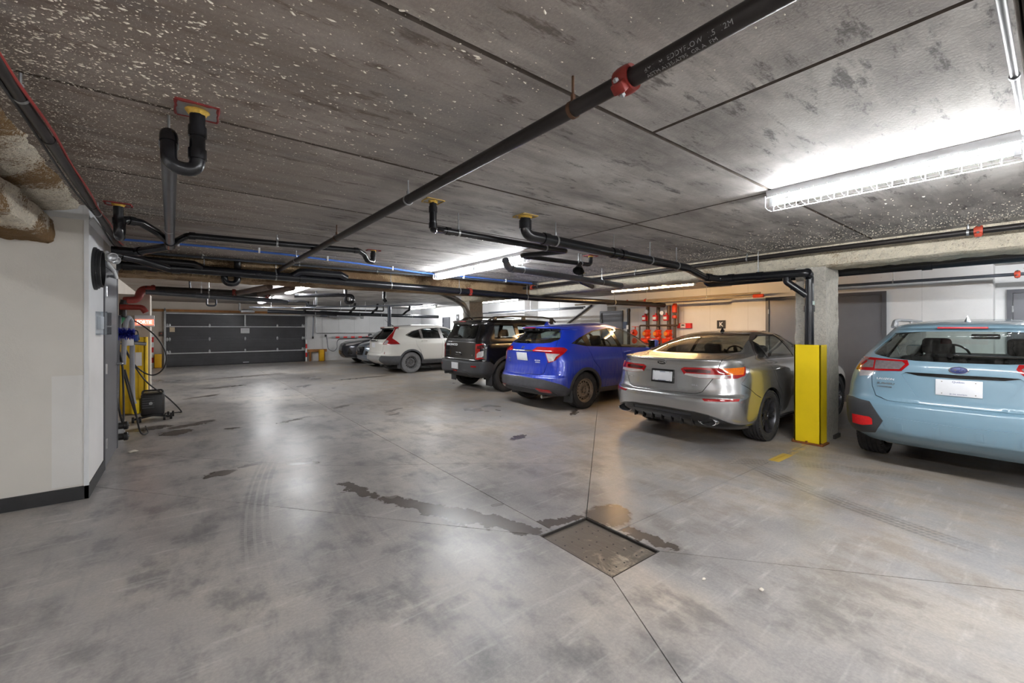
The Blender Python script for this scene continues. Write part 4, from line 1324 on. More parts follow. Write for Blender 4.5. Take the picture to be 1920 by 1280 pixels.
# second trap beside the enclosure
p = pipe('drain_trap', 'black looped drain trap above the white enclosure corner', 'pipe', [(-.425, 4.72, 2.4265), (-.425, 4.72, 2.17), (-.425, 4.86, 2.17), (-.425, 4.9, 2.34), (-.30, 5.0, 2.345), (-.20, 5.12, 2.30), (-.12, 5.35, 2.255)], .066, M_PIPE, r=.06, coup=(.55, 3.5))
deckplate(p, -.425, 4.72, .062, RED_SEAL, .16, .11)
p = pipe('drain_pipe', 'black drain pipe from the near wye to the small ceiling trap', 'pipe', [(-.10, 5.42, 2.25), (.03, 5.16, 2.305), (1.70, 5.28, 2.365), (1.78, 5.33, 2.34), (1.84, 5.38, 2.27), (1.94, 5.46, 2.27), (1.95, 5.47, 2.4265)], .062, M_PIPE, r=.05, coup=(1.02, 1.98, 5.6))
deckplate(p, 1.95, 5.47, .05, RED_SEAL, .16, .10); strap(p, (.8, 5.215, 2.332), .062, (1, 0, 0))
# drains in the middle of the aisle
p = pipe('drain_pipe', 'slim black drain dropping from a foam collar, running to the strip light', 'pipe', [(1.574, 3.066, 2.4265), (1.574, 3.066, 2.19), (1.66, 3.2, 2.235), (1.75, 3.25, 2.25), (3.02, 3.30, 2.25), (3.36, 3.34, 2.265), (3.2, 3.98, 2.285), (4.50, 4.02, 2.30), (4.50, 4.02, 2.4265)], .058, M_PIPE, r=.06, coup=(.3, .85, 3.05, 4.02, 6.1))
deckplate(p, 1.574, 3.066, .055, TAN_SEAL, .14, .12); deckplate(p, 4.5, 4.02, .05, RED_SEAL, .18, .12)
strap(p, (1.92, 3.257, 2.25), .058, (1, 0, 0)); strap(p, (3.0, 3.30, 2.25), .058, (1, 0, 0)); strap(p, (4.3, 4.014, 2.298), .058, (1, 0, 0))
p = pipe('drain_pipe', 'thick black drain from a foam collar to the downpipe behind the yellow guard', 'pipe',
         [(2.452, 2.972, 2.4265), (2.452, 2.972, 2.255), (2.62, 2.965, 2.25), (5.15, 2.95, 2.19), (5.75, 3.05, 2.13), (6.02, 2.96, 2.115), (6.03, 1.90, 2.09), (6.12, 1.90, 2.06), (6.13, 1.90, .02)], .098, M_PIPE, r=.09, coup=(.45, 2.03, 2.42, 2.48, 4.3, 5.15, 5.5, 6.3, 7.2, 7.45))
deckplate(p, 2.452, 2.972, .09, TAN_SEAL, .16, .16)
for f in (.08, .42, .68, .9): strap(p, Vector((2.62, 2.965, 2.25)).lerp(Vector((5.15, 2.95, 2.19)), f), .098, (1, 0, 0))
strap(p, (6.025, 2.45, 2.10), .098, (0, 1, 0))
sub(E().tube(bend([(6.03, 2.12, 2.06), (6.04, 2.12, 2.0), (6.12, 1.90, 1.80), (6.13, 1.90, 1.72)], .06), .042, 16), 'bypass_leg', M_PIPE, p)
sub(E().cyl((6.13, 1.90, 1.70), (6.13, 1.90, 1.745), .054, 16), 'tape_band', plain('pale_tape', rgb(170, 186, 180), .6), p)
p = pipe('drain_pipe', 'dusty grey drain below the strip light running to the cream beam', 'pipe', [(3.22, 4.30, 2.27), (3.32, 4.38, 2.215), (3.42, 4.42, 2.20), (6.25, 4.85, 2.19)], .095, M_GREYPIPE, r=.06, coup=(1.9,))
strap(p, (3.62, 4.45, 2.20), .095, (1, .15, 0)); strap(p, (5.6, 4.75, 2.193), .095, (1, .15, 0))
# crossing drain below the brown beam
p = pipe('drain_main', 'long thick black drain main crossing the garage below the brown beam', 'pipe', [(-.755, 7.22, 2.09), (-.66, 7.22, 2.215), (.3, 7.25, 2.215), (4.8, 7.28, 2.145), (6.1, 7.06, 2.085), (9.95, 6.35, 2.03)], .125, M_PIPE, r=.08, coup=(1.1, 1.35, 1.6, 2.26, 3.6))
for x in (.22, 1.1, 2.9, 4.3): strap(p, (x, 7.26, 2.215 - (x - .3) * .0145), .125, (1, 0, 0))
strap(p, (5.9, 7.094, 2.094), .125, (1, -.18, 0)); strap(p, (8.3, 6.654, 2.054), .125, (1, -.18, 0))
groove(p, (4.55, 7.278, 2.153), (1, 0, 0), .125)
sub(E().tube(bend([(1.30, 7.27, 2.20), (1.42, 7.20, 2.285), (1.50, 7.18, 2.29), (2.02, 7.18, 2.285), (2.12, 7.2, 2.24)], .05), .055, 16), 'branch', M_PIPE, p)
sub(E().tube(bend([(-.77, 7.13, 2.29), (.1, 7.14, 2.28), (.18, 7.2, 2.25)], .05), .045, 14), 'branch', M_PIPE, p)
p = pipe('drain_trap', 'black trap hanging in front of the brown beam', 'pipe', [(.62, 7.36, 2.4265), (.62, 7.36, 2.06), (.46, 7.36, 2.06), (.46, 7.36, 2.22)], .085, M_PIPE, r=.078, coup=(.5,))
p = pipe('drain_pipe', 'short black pipe behind the wye going to the enclosure', 'pipe', [(-.595, 6.0, 2.22), (-.4, 6.0, 2.22), (-.12, 5.55, 2.24)], .08, M_PIPE, coup=(1.1,))
p = pipe('drain_pipe', 'black offset drain beside the enclosure door', 'pipe', [(-.60, 6.2, 2.20), (-.40, 6.35, 2.18), (-.15, 6.5, 2.12)], .085, M_PIPE, coup=(.4,))
# slim services
p = pipe('water_pipe', 'blue plastic water pipe clipped along the ceiling', 'pipe', [(-.58, 6.30, 2.385), (.2, 6.22, 2.385), (1.0, 6.18, 2.375), (2.1, 6.45, 2.385), (3.3, 6.93, 2.40), (4.6, 6.93, 2.40), (5.9, 6.93, 2.385)], .028, M_BLUEPEX, seg=10)
for x, y in ((-.05, 6.25), (.75, 6.19), (1.6, 6.32), (2.7, 6.69), (4.2, 6.93), (5.2, 6.93)):
    sub(E().box((x - .01, y - .02, 2.36), (x + .01, y + .02, CEIL - .0006)), 'pipe_clip', M_WHITEPL, p, 0)
p = pipe('conduit', 'grey conduit in front of the brown beam', 'pipe', [(-.80, 7.22, 2.385), (6.1, 7.0, 2.38)], .036, M_GREYPIPE, seg=10)
for x in (0.2, 1.4, 2.6, 3.9, 5.2): strap(p, (x, 7.19 - .0319 * x, 2.385 - .0007 * x), .036, (1, 0, 0))
p = pipe('sprinkler_pipe', 'black sprinkler pipe with red wire beside the left beam', 'pipe', [(-.50, -2.5, 2.33), (-.515, 2.25, 2.33), (-.560, 5.45, 2.33), (-.570, 6.9, 2.32)], .044, M_STEELPIPE, coup=(1.25, 1.7))
strap(p, (-.519, 2.55, 2.33), .044, (0, 1, 0)); strap(p, (-.551, 4.75, 2.33), .044, (0, 1, 0))
def px_at(y): return np.interp(y, [-2.5, 2.25, 5.45, 6.9], [-.50, -.515, -.560, -.570])
ys_ = np.linspace(-1.5, 6.4, 40)
w = E(); w.tube([(px_at(y) + .028 + .008 * math.sin(y * 5), y, 2.335 + .012 * math.cos(y * 3.7)) for y in ys_], .006, 6)
sub(w, 'red_wire', plain('red_cable', rgb(150, 46, 42), .5), p)
w = E(); w.tube([(px_at(y) - .026 - .008 * math.sin(y * 2.3), y, 2.315 - .010 * math.cos(y * 3.1)) for y in ys_], .006, 6)
sub(w, 'black_wire', M_BLACKPL, p)
M_FADED = plain('faded_red_coupling', rgb(196, 82, 62), .5, .1, .18, 20)
# right-hand sprinkler runs
p = pipe('sprinkler_pipe', 'black sprinkler pipe running along the cream beam over the cars', 'pipe', [(6.05, -3.0, 2.325), (6.05, 1.9, 2.352), (6.05, 7.39, 2.32)], .058, M_STEELPIPE, coup=())
for y, z in ((.55, 2.343), (2.6, 2.35), (4.4, 2.338), (6.9, 2.324)): strap(p, (6.05, y, z), .058, (0, 1, 0))
groove(p, (6.05, .48, 2.343), (0, 1, 0), .058, M_FADED); groove(p, (6.05, 7.1, 2.322), (0, 1, 0), .058, M_FADED)
p = pipe('drain_main', 'thick black drain pipe hidden behind the cream beam', 'pipe', [(6.93, -3.0, 2.17), (6.93, 3.6, 2.155), (6.95, 3.75, 2.4265)], .115, M_PIPE, coup=(.6,))
p = pipe('sprinkler_pipe', 'slim grey sprinkler pipe in front of the white wall with red fittings', 'pipe', [(9.6, -3.0, 2.195), (9.6, 3.3, 2.205)], .05, M_GREYPIPE, seg=12)
strap(p, (9.6, 1.75, 2.203), .05, (0, 1, 0))
for y in (.02, .38): groove(p, (9.6, y, 2.2), (0, 1, 0), .05, M_FADED)
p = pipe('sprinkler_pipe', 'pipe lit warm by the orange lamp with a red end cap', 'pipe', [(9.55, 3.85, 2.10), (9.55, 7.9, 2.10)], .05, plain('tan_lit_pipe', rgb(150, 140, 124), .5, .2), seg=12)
sub(E().cyl((9.55, 3.78, 2.10), (9.55, 3.98, 2.10), .038, 14), 'end_cap', M_ORANGE, p); strap(p, (9.55, 5.0, 2.10), .05, (0, 1, 0)); strap(p, (9.55, 6.6, 2.10), .05, (0, 1, 0))
p = pipe('sprinkler_pipe', 'upper pipe of the pair above the red valves', 'pipe', [(9.7, 3.9, 2.17), (9.7, 9.3, 2.16)], .05, MATS['tan_lit_pipe'], seg=12)
for y in (6.75, 7.35): groove(p, (9.7, y, 2.16), (0, 1, 0), .05, M_FADED)
p = pipe('brace_pipe', 'dark slanting brace pipe against the white wall', 'pipe', [(10.262, 9.13, 2.16), (10.262, 10.9, 1.2)], .07, M_STEELPIPE, seg=12)
p = pipe('drain_pipe', 'dark vertical downpipe beside the red valves', 'pipe', [(10.15, 7.62, 2.0), (10.15, 7.62, .02)], .09, M_STEELPIPE, seg=14, coup=(.03,))
p = pipe('sprinkler_pipe', 'double slim pipes high on the far white wall', 'pipe', [(9.3, 8.6, 2.02), (9.3, 15.5, 2.02)], .045, M_GREYPIPE, seg=10)
sub(E().cyl((9.38, 8.6, 2.06), (9.38, 13.6, 2.05), .022, 10), 'pipe_run', M_GREYPIPE, p); strap(p, (9.3, 11.0, 2.02), .045, (0, 1, 0)); strap(p, (9.3, 9.6, 2.02), .045, (0, 1, 0))
p = pipe('drain_pipe', 'small black drain stub with a foam collar near the cream beam', 'pipe', [(5.72, 5.35, 2.4265), (5.72, 5.35, 2.27), (6.2, 5.5, 2.22)], .09, M_PIPE, coup=(.5,))
deckplate(p, 5.72, 5.35, .085, TAN_SEAL, .12, .12)
p = pipe('loudspeaker_horn', 'small black horn hanging from the ceiling near the red-edged plate', 'speaker', [(4.22, 3.98, 2.427), (4.22, 3.98, 2.24)], .02, M_GALV)
sub(E().lathe((4.20, 3.95, 2.25), (-.5, -.3, -.8), [(.015, -.05), (.03, 0), (.075, .09), (.078, .095)], 20), 'horn', M_BLACKPL, p)
# beyond the crossing beam
p = pipe('sprinkler_main', 'thick black sprinkler main with red elbows beyond the brown beam', 'pipe', [(-.52, 9.6, 2.09), (1.35, 9.6, 2.085)], .115, M_STEELPIPE)
groove(p, (.75, 9.6, 2.085), (1, 0, 0), .115); groove(p, (1.3, 9.6, 2.085), (1, 0, 0), .115); groove(p, (-.42, 9.6, 2.09), (1, 0, 0), .115)
sub(E().tube(bend([(-.40, 9.6, 2.09), (-.58, 9.6, 2.09), (-.62, 9.6, 1.90), (-.78, 9.5, 1.88)], .1), .058, 16), 'red_elbow', M_FITRED, p)
sub(E().tube(bend([(-.78, 9.5, 1.88), (-.80, 9.5, 1.80), (-.80, 9.5, 1.2)], .08), .05, 14), 'riser', M_STEELPIPE, p)
sub(E().tube(bend([(-.82, 9.3, 1.76), (-.55, 9.3, 1.76), (-.50, 9.3, 1.68)], .06), .045, 14), 'red_valve', M_FITRED, p)
for x in (.8, 1.15):
    sub(E().cyl((x, 9.6, 2.09), (x + .35, 8.2, 2.12), .05, 14), 'cross_branch', plain('brown_grey_pipe', rgb(96, 80, 72), .5, .3, .2, 9), p)
strap(p, (.25, 9.6, 2.088), .115, (1, 0, 0))
p = pipe('drain_pipe', 'blue-grey drain pipe sloping beyond the brown beam', 'pipe', [(-.5, 9.2, 2.01), (1.5, 9.35, 1.95), (1.62, 9.4, 1.94)], .085, M_GREYPIPE, coup=(.35,))
strap(p, (.35, 9.264, 1.985), .085, (1, .07, 0))
p = pipe('drain_trap', 'small grey trap under the blue-grey drain', 'pipe', [(.35, 10.2, 2.0), (.35, 10.2, 1.86), (.50, 10.2, 1.86), (.50, 10.2, 2.0), (.1, 10.2, 2.02), (.08, 10.2, 2.4265)], .035, M_GREYPIPE, r=.05, seg=10)
p = pipe('drain_trap', 'dark ring-shaped trap beyond the brown beam', 'pipe', [(1.9, 10.2, 2.13), (2.85, 10.2, 2.19), (3.15, 10.2, 2.19), (3.15, 10.2, 2.02), (2.98, 10.2, 2.02), (2.98, 10.2, 2.4265)], .085, M_PIPE, r=.08)
p = pipe('drain_trap', 'slim dark trap by the far strip light', 'pipe', [(1.9, 12.2, 2.13), (2.55, 12.2, 2.13), (2.6, 12.2, 2.02), (2.8, 12.2, 2.02), (2.8, 12.2, 2.4265)], .06, M_PIPE, r=.06, seg=12)
p = pipe('drain_pipe', 'black elbow hanging below the far ceiling', 'pipe', [(3.9, 10.2, 2.43), (3.9, 10.2, 2.13), (3.95, 10.2, 2.08)], .085, M_PIPE)
p = pipe('drain_main', 'long black drain main near the garage door', 'pipe', [(2.4, 17.6, 2.05), (9.3, 17.6, 1.97)], .14, M_PIPE)
for x, dy in ((3.6, 0), (5.3, 0), (6.2, 0), (7.6, 0)):
    sub(E().tube(bend([(x, 17.6, 2.05), (x, 17.3, 2.16), (x, 17.0, 2.22), (x, 16.9, 2.4265)], .08), .045, 12), 'branch', M_PIPE, p)
    strap(p, (x + .4, 17.6, 2.03 - (x - 2.4) * .01), .14, (1, 0, 0))
p = pipe('sprinkler_pipe', 'slim sprinkler pipe crossing under the far ceiling', 'pipe', [(1.6, 15.4, 2.08), (2.8, 15.4, 2.1), (5.9, 12.2, 2.16)], .045, M_GREYPIPE, r=.1, seg=10)
for x, y, z in ((2.2, 15.4, 2.09), (4.2, 13.95, 2.127)): strap(p, (x, y, z), .045, (1, 0, 0))
p = pipe('sprinkler_pipe', 'black slim pipe parallel to the far drain main', 'pipe', [(3.0, 16.0, 2.1), (6.1, 16.0, 2.1), (6.1, 16.0, 2.4)], .06, M_STEELPIPE, seg=10)
for x in (3.6, 4.5, 5.4): strap(p, (x, 16.0, 2.1), .06, (1, 0, 0))
p = pipe('conduit', 'black cable duct under the ceiling beside the nearest strip light', 'pipe', [(.9, .11, 2.40), (3.38, .11, 2.40)], .024, M_BLACKPL, seg=12)
for x in (1.4, 2.6): strap(p, (x, .11, 2.40), .024, (1, 0, 0))
# flexible silver duct at the middle column
d = thing('flexible_duct', 'silver flexible duct bending down the column behind the black car', 'duct', P3(5.75, 9.6, 2.3))
pts = bend([(4.95, 9.25, 2.30), (5.55, 9.65, 2.20), (6.0, 9.90, 2.06), (6.14, 9.93, 1.85), (6.14, 9.93, .1)], .22, 10)
L = [Vector(q) for q in pts]; fine = []
for i in range(len(L) - 1):
    m = max(1, int((L[i + 1] - L[i]).length / .012))
    fine += [L[i].lerp(L[i + 1], k / m) for k in range(m)]
sub(E().tube(fine, [.072 + .006 * (i % 2) for i in range(len(fine))], 16), 'duct_skin', plain('crinkled_foil', rgb(176, 176, 172), .3, .85, .25, 40), d, 0)
# ------------------------------------------------------------------ pale blue crossover by the yellow guard
CM = car_mats()
def subaru():
    root = thing('car', 'pale blue crossover parked beside the column with the yellow guard', 'car', (5.63, .58, 0))
    pm = paint('pale_blue_paint', rgb(110, 140, 157), .0, .35, .03, dirt=.12, dirt_z=.6)
    B = Body(
        rear=[(.30, .26), (.36, .14), (.42, .06), (.46, .03), (.55, .01), (.62, .0), (.70, .0), (.735, .012), (.755, .05), (.85, .07), (.95, .078), (1.02, .085), (1.10, .10), (1.15, .125), (1.30, .26), (1.40, .35), (1.45, .345), (1.475, .32), (1.50, .345), (1.525, .55), (1.55, 1.0), (1.568, 1.5), (1.576, 1.95)],
        front=[(.30, 4.35), (.45, 4.44), (.60, 4.465), (.72, 4.43), (.82, 4.36), (.90, 4.15), (.98, 3.75), (1.03, 3.45), (1.06, 3.3), (1.3, 2.85), (1.48, 2.5), (1.53, 2.3), (1.56, 2.15), (1.576, 2.02)],
        side=[(.30, .80), (.38, .86), (.50, .895), (.72, .90), (.85, .898), (.95, .885), (1.04, .86), (1.09, .84), (1.25, .75), (1.40, .648), (1.47, .585), (1.51, .52), (1.54, .43), (1.56, .31), (1.576, .12)],
        Dr=[(.3, .42), (.7, .42), (.9, .45), (1.1, .5), (1.5, .6), (1.576, .4)], nr=[(.3, 4.2), (.75, 4.2), (1.0, 3.8), (1.2, 3.4), (1.576, 2.6)], zmap=(1.03, -.044))
    ax = (.92, 3.585); R = .35
    B.region('tailgate', [('r', 0, .748), ('r', .50, .752), ('r', .60, .79), ('r', .635, .88), ('r', .65, 1.05), ('r', .68, 1.17), ('r', .655, 1.2), ('r', .55, 1.435), ('r', 0, 1.452)])
    B.line([('r', 0, .748), ('r', .50, .752), ('r', .60, .79), ('r', .635, .88), ('r', .65, 1.05), ('r', .68, 1.17)])
    B.region('rear_window', [('r', 0, 1.150), ('r', .30, 1.155), ('r', .50, 1.17), ('r', .655, 1.20), ('r', .675, 1.225), ('r', .53, 1.42), ('r', .3, 1.436), ('r', 0, 1.44)], -.004)
    B.region('recess', [('r', 0, 1.035), ('r', .36, 1.045), ('r', .40, 1.02), ('r', .30, .83), ('r', .26, .805), ('r', 0, .80)], -.014)
    B.region('handlebar', [('r', 0, 1.012), ('r', .28, 1.018), ('r', .38, 1.04), ('r', .28, 1.045), ('r', 0, 1.043)], -.006)
    B.region('lamp', [('r', .345, 1.115), ('r', .40, 1.05), ('r', .62, 1.035), ('r', .80, 1.025), ('s', .34, 1.03), ('s', .36, 1.15), ('r', .80, 1.165), ('r', .36, 1.155)], .006)
    B.region('lampclear', [('r', .375, 1.117), ('r', .415, 1.066), ('r', .62, 1.055), ('r', .62, 1.138), ('r', .40, 1.138)], .008)
    B.region('lampclear', [('r', .635, 1.135), ('r', .635, 1.065), ('r', .80, 1.055), ('s', .26, 1.058), ('s', .26, 1.125), ('r', .8, 1.14)], .008)
    B.region('lampbase', [('r', .625, 1.033), ('r', .80, 1.022), ('s', .25, 1.022), ('s', .22, .965), ('r', .635, .985)], .006)
    B.region('cladding', [('r', .53, .55), ('r', .64, .725), ('r', .80, .74), ('s', .45, .735), ('s', .56, .70), ('s', .56, .36), ('r', .75, .385), ('r', .60, .42)], .012)
    B.region('reflector', [('r', .615, .50), ('r', .70, .475), ('r', .80, .475), ('r', .80, .57), ('r', .64, .575), ('r', .615, .555)], .016)
    B.region('valance', [('r', 0, .585), ('r', .50, .60), ('r', .53, .545), ('r', .49, .45), ('r', 0, .44)], .010)
    for sx in (.14, .40): B.region('valance', [('r', sx - .02, .555), ('r', sx + .02, .555), ('r', sx + .025, .485), ('r', sx - .025, .485)], .018)
    B.region('towcover', [('r', .33, .66), ('r', .41, .662), ('r', .41, .725), ('r', .33, .722)], .001)
    for x in ax:
        B.region('arch', arch(x, R, R + .105, .30), .012)
        B.region(None, arch(x, R, R + .045, .30))
    B.region('sill', [('s', 1.32, .30), ('s', 1.32, .40), ('s', 3.18, .40), ('s', 3.18, .30)], .01)
    B.region('frame', [('s', .62, 1.12), ('s', .60, 1.18), ('s', .95, 1.425), ('s', 1.5, 1.47), ('s', 2.45, 1.46), ('s', 2.95, 1.16), ('s', 3.12, 1.06)], .001)
    B.region('quarter', [('s', .72, 1.14), ('s', 1.0, 1.12), ('s', 1.0, 1.41), ('s', .92, 1.38)], -.003)
    B.region('reardoor_g', [('s', 1.08, 1.12), ('s', 1.78, 1.09), ('s', 1.78, 1.45), ('s', 1.45, 1.445), ('s', 1.08, 1.415)], -.003)
    B.region('frontdoor_g', [('s', 1.88, 1.085), ('s', 2.95, 1.075), ('s', 2.42, 1.44), ('s', 1.88, 1.45)], -.003)
    B.region('reardoor', [('s', 1.36, .42), ('s', 1.80, .42), ('s', 1.82, 1.085), ('s', 1.04, 1.115), ('s', 1.02, .90), ('s', 1.25, .80)])
    B.region('frontdoor', [('s', 1.83, .42), ('s', 2.95, .42), ('s', 3.08, .9), ('s', 3.08, 1.055), ('s', 1.85, 1.083)])
    for q in ([('s', 1.34, .42), ('s', 1.80, .42), ('s', 1.815, 1.085)], [('s', 1.815, .42), ('s', 2.95, .42), ('s', 3.09, .9), ('s', 3.09, 1.05)], [('s', 1.03, 1.12), ('s', 1.01, .90), ('s', 1.25, .80), ('s', 1.35, .45)]): B.line(q)
    B.region('windscreen', [('f', 0, 1.07), ('f', .60, 1.075), ('f', .66, 1.10), ('f', .52, 1.47), ('f', 0, 1.49)], -.003)
    car_common(root, B, CM, pm, ax, (R, .225, .235), 'five', .895, ['frontdoor', 'reardoor'], ['rear_window', 'windscreen', 'quarter', 'reardoor_g', 'frontdoor_g'],
               dict(rear_window=CM['dusty'], windscreen=CM['clearglass'], quarter=CM['dark'], reardoor_g=CM['dark']), (3.0, 1.12), (1.95, .98, .50, .72), handles=((1.25, .98), (2.1, .96)))
    for k in ('recess',): tag(B.piece([k], 'plate_recess', pm, root, 0), 'pale blue recess round the plate')
    B.piece(['handlebar'], 'handle_bar', CM['gloss'], root, 0)
    for sg in (-1, 1):
        l = B.piece(['lamp'], 'tail_lamp', CM['red'], root, sg)
        B.piece(['lampclear'], 'clear_lens', CM['smoke'], l, sg)
        B.piece(['lampbase'], 'reversing_lens', CM['clear'], l, sg)
        c = B.piece(['cladding'], 'bumper_cladding', CM['plastic'], root, sg, .03)
        B.piece(['reflector'], 'reflector', plain('bright_red_reflector', rgb(214, 28, 34), .25, 0, .12, 50), c, sg)
    B.piece(['valance'], 'lower_valance', pm, root, 0, .03)
    for sg in (-1, 1): B.piece(['towcover'], 'tow_cover', pm, root, sg, .004)
    p, n = B.at('r', 0, .925, -.012)
    plate_on(root, CM, p, n, .305, .150)
    # round the oval emblem
    p, n = B.at('r', 0, 1.085)
    em = MB(); M = frame_m(p + n * .002, (0, -1, 0), n.cross(Vector((0, -1, 0))) * (1 if n.cross(Vector((0, -1, 0))).z > 0 else -1))
    em.lathe((0, 0, 0), (0, 0, 1), [(.064, .0), (.066, .006), (.060, .007), (.057, .004)], 36)
    em.v = [tuple(M @ Vector((x, y * .52, z))) for x, y, z in em.v]
    eo = em.build('emblem', CM['chrome'], root)
    f = MB(); f.lathe((0, 0, 0), (0, 0, 1), [(.058, .003), (.001, .004)], 36); f.v = [tuple(M @ Vector((x, y * .52, z))) for x, y, z in f.v]
    f.build('emblem_field', plain('emblem_blue', rgb(28, 42, 96), .25, .2, .1, coat=1), eo)
    st = MB()
    for sx, sy, q in ((-.022, .002, .026), (.012, .012, .011), (.030, .010, .010), (.008, -.008, .010), (.024, -.010, .011), (.040, -.002, .009)):
        for k in range(2):
            a = Vector((1, 0, 0)) if k == 0 else Vector((0, .62, 0)); b = Vector((0, .09, 0)) if k == 0 else Vector((.13, 0, 0))
            c0 = Vector((sx, sy, .0055)); st.add([M @ (c0 + a * q), M @ (c0 + b * q), M @ (c0 - a * q), M @ (c0 - b * q)], [(0, 1, 2, 3)])
    tag(st.build('emblem_stars', CM['chrome'], eo, 0), kind='stuff')
    badge(root, 'SUBARU', .026, B, 'r', .52, .918, CM['chrome'], .0, 1.5)
    badge(root, 'CROSSTREK', .018, B, 'r', .53, .885, CM['chrome'], .0, 1.3)
    badge(root, 'LAUZON', .030, B, 'r', .525, .962, CM['white'], .0, 1.2, 'dealer_sticker')
    badge(root, 'AWD', .024, B, 'r', -.52, .915, CM['chrome'], .0, 1.4)
    # brake light, aerial, wiper, rails
    q = MB()
    p, n = B.at('r', 0, 1.474, .003)
    q.rbox((p.x - .012, -.17, p.z - .009), (p.x + .02, .17, p.z + .009), .006, 2)
    q.build('brake_lamp', plain('brake_lamp_red', rgb(196, 52, 62), .3, 0, .1, 30), root)
    fin = MB()
    for i in range(9):
        t = i / 8
        hgt = .072 * (1 - (1 - t) ** 2) if t < .5 else .072 * (1 - ((t - .35) / .65) ** 3)
        fin.add([(.62 + .16 * t, -.03 * (1 - abs(t - .4)), 1.522), (.62 + .16 * t, 0, 1.527 + max(hgt, .004)), (.62 + .16 * t, .03 * (1 - abs(t - .4)), 1.522)], [])
    fin.f = [(3 * i + a, 3 * i + 3 + a, 3 * i + 4 + a, 3 * i + 1 + a) for i in range(8) for a in (0, 1)]
    fin.build('roof_aerial', pm, root)
    w = MB()
    pts = [B.at('r', y, 1.205 + .012 * y, .022)[0] for y in (.05, -.1, -.25, -.40, -.52)]
    w.tube(pts, [.014, .013, .011, .009, .006], 8); p, n = B.at('r', .06, 1.195); w.cyl(p, p + n * .035, .026, 16)
    pts = [B.at('r', y, 1.198 + .03 * abs(y), .012)[0] for y in (-.02, -.2, -.4, -.55)]
    w.tube(pts, .006, 6)
    w.build('rear_wiper', CM['gloss'], root)
    for sg in (-1, 1):
        r = MB()
        pts = [(.62, sg * .56, 1.485), (.72, sg * .565, 1.55), (.95, sg * .57, 1.565), (1.7, sg * .575, 1.568), (2.25, sg * .57, 1.56), (2.42, sg * .56, 1.50)]
        r.tube(bend(pts, .12), .018, 10)
        for px_ in (.78, 1.6): r.rbox((px_, sg * .57 - .015, 1.46), (px_ + .10, sg * .57 + .015, 1.56), .012)
        tag(r.build('roof_rail', plain('satin_silver_rail', rgb(178, 180, 184), .3, .7, .05, 5), root), 'silver roof rail')
    dashboard(root, CM, 3.2, 1.12, .66)
    MB().rbox((2.42, -.125, 1.335), (2.45, .125, 1.40), .02, 3).build('rear_view_mirror', CM['gloss'], root)
    q = MB()
    for yy in (-.42, -.14, .16, .44):
        p, n = B.at('r', yy, .69); q.cyl(p - n * .004, p + n * .002, .012, 14)
    tag(q.build('parking_sensors', pm, root), kind='stuff')
    fl = MB(); fl.rbox((.55, .50, .20), (1.3, .62, .28), .02); fl.build('exhaust_silencer', CM['steel'], root)
    return root
# ------------------------------------------------------------------ grey saloon behind the yellow guard
def mud_flap(root, x, y, z0, z1, mat, w=.22):
    for sg in (-1, 1):
        MB().rbox((x - .01, sg * y - w / 2, z0), (x + .005, sg * y + w / 2, z1), .006).build('mud_flap', mat, root)
def oval_badge(root, B, z, txt, w, h, mats, size, k='r', field='gloss'):
    p, n = B.at(k, 0, z)
    xd = Vector((0, 0, 1)).cross(n).normalized()
    M = frame_m(p + n * .002, xd, n.cross(xd))
    e = MB(); e.lathe((0, 0, 0), (0, 0, 1), [(.001, .004), (.94, .004), (.95, .008), (1.0, .007), (1.0, -.01)], 36)
    e.v = [tuple(M @ Vector((a * w, b * h, c))) for a, b, c in e.v]
    o = e.build('emblem', mats[field], root)
    r = MB(); r.lathe((0, 0, 0), (0, 0, 1), [(.95, .005), (.96, .010), (1.02, .009), (1.03, .0)], 36)
    r.v = [tuple(M @ Vector((a * w, b * h, c))) for a, b, c in r.v]; r.build('emblem_rim', mats['chrome'], o)
    if txt: text_on('lettering', txt, size, M @ Matrix.Translation((0, 0, .007)), mats['chrome'], o, .002, .0005, 'CENTER', 0, 1.3)
    return o
def fin(root, x, z, mat, L=.16, h=.07):
    f = MB()
    for i in range(9):
        t = i / 8
        g = h * (1 - (1 - t) ** 2) if t < .5 else h * (1 - ((t - .35) / .65) ** 3)
        f.add([(x + L - L * t, -.03 * (1 - abs(t - .5)), z - .015), (x + L - L * t, 0, z + max(g, .004)), (x + L - L * t, .03 * (1 - abs(t - .5)), z - .015)], [])
    f.f = [(3 * i + a, 3 * i + 3 + a, 3 * i + 4 + a, 3 * i + 1 + a) for i in range(8) for a in (0, 1)]
    f.build('roof_aerial', mat, root)

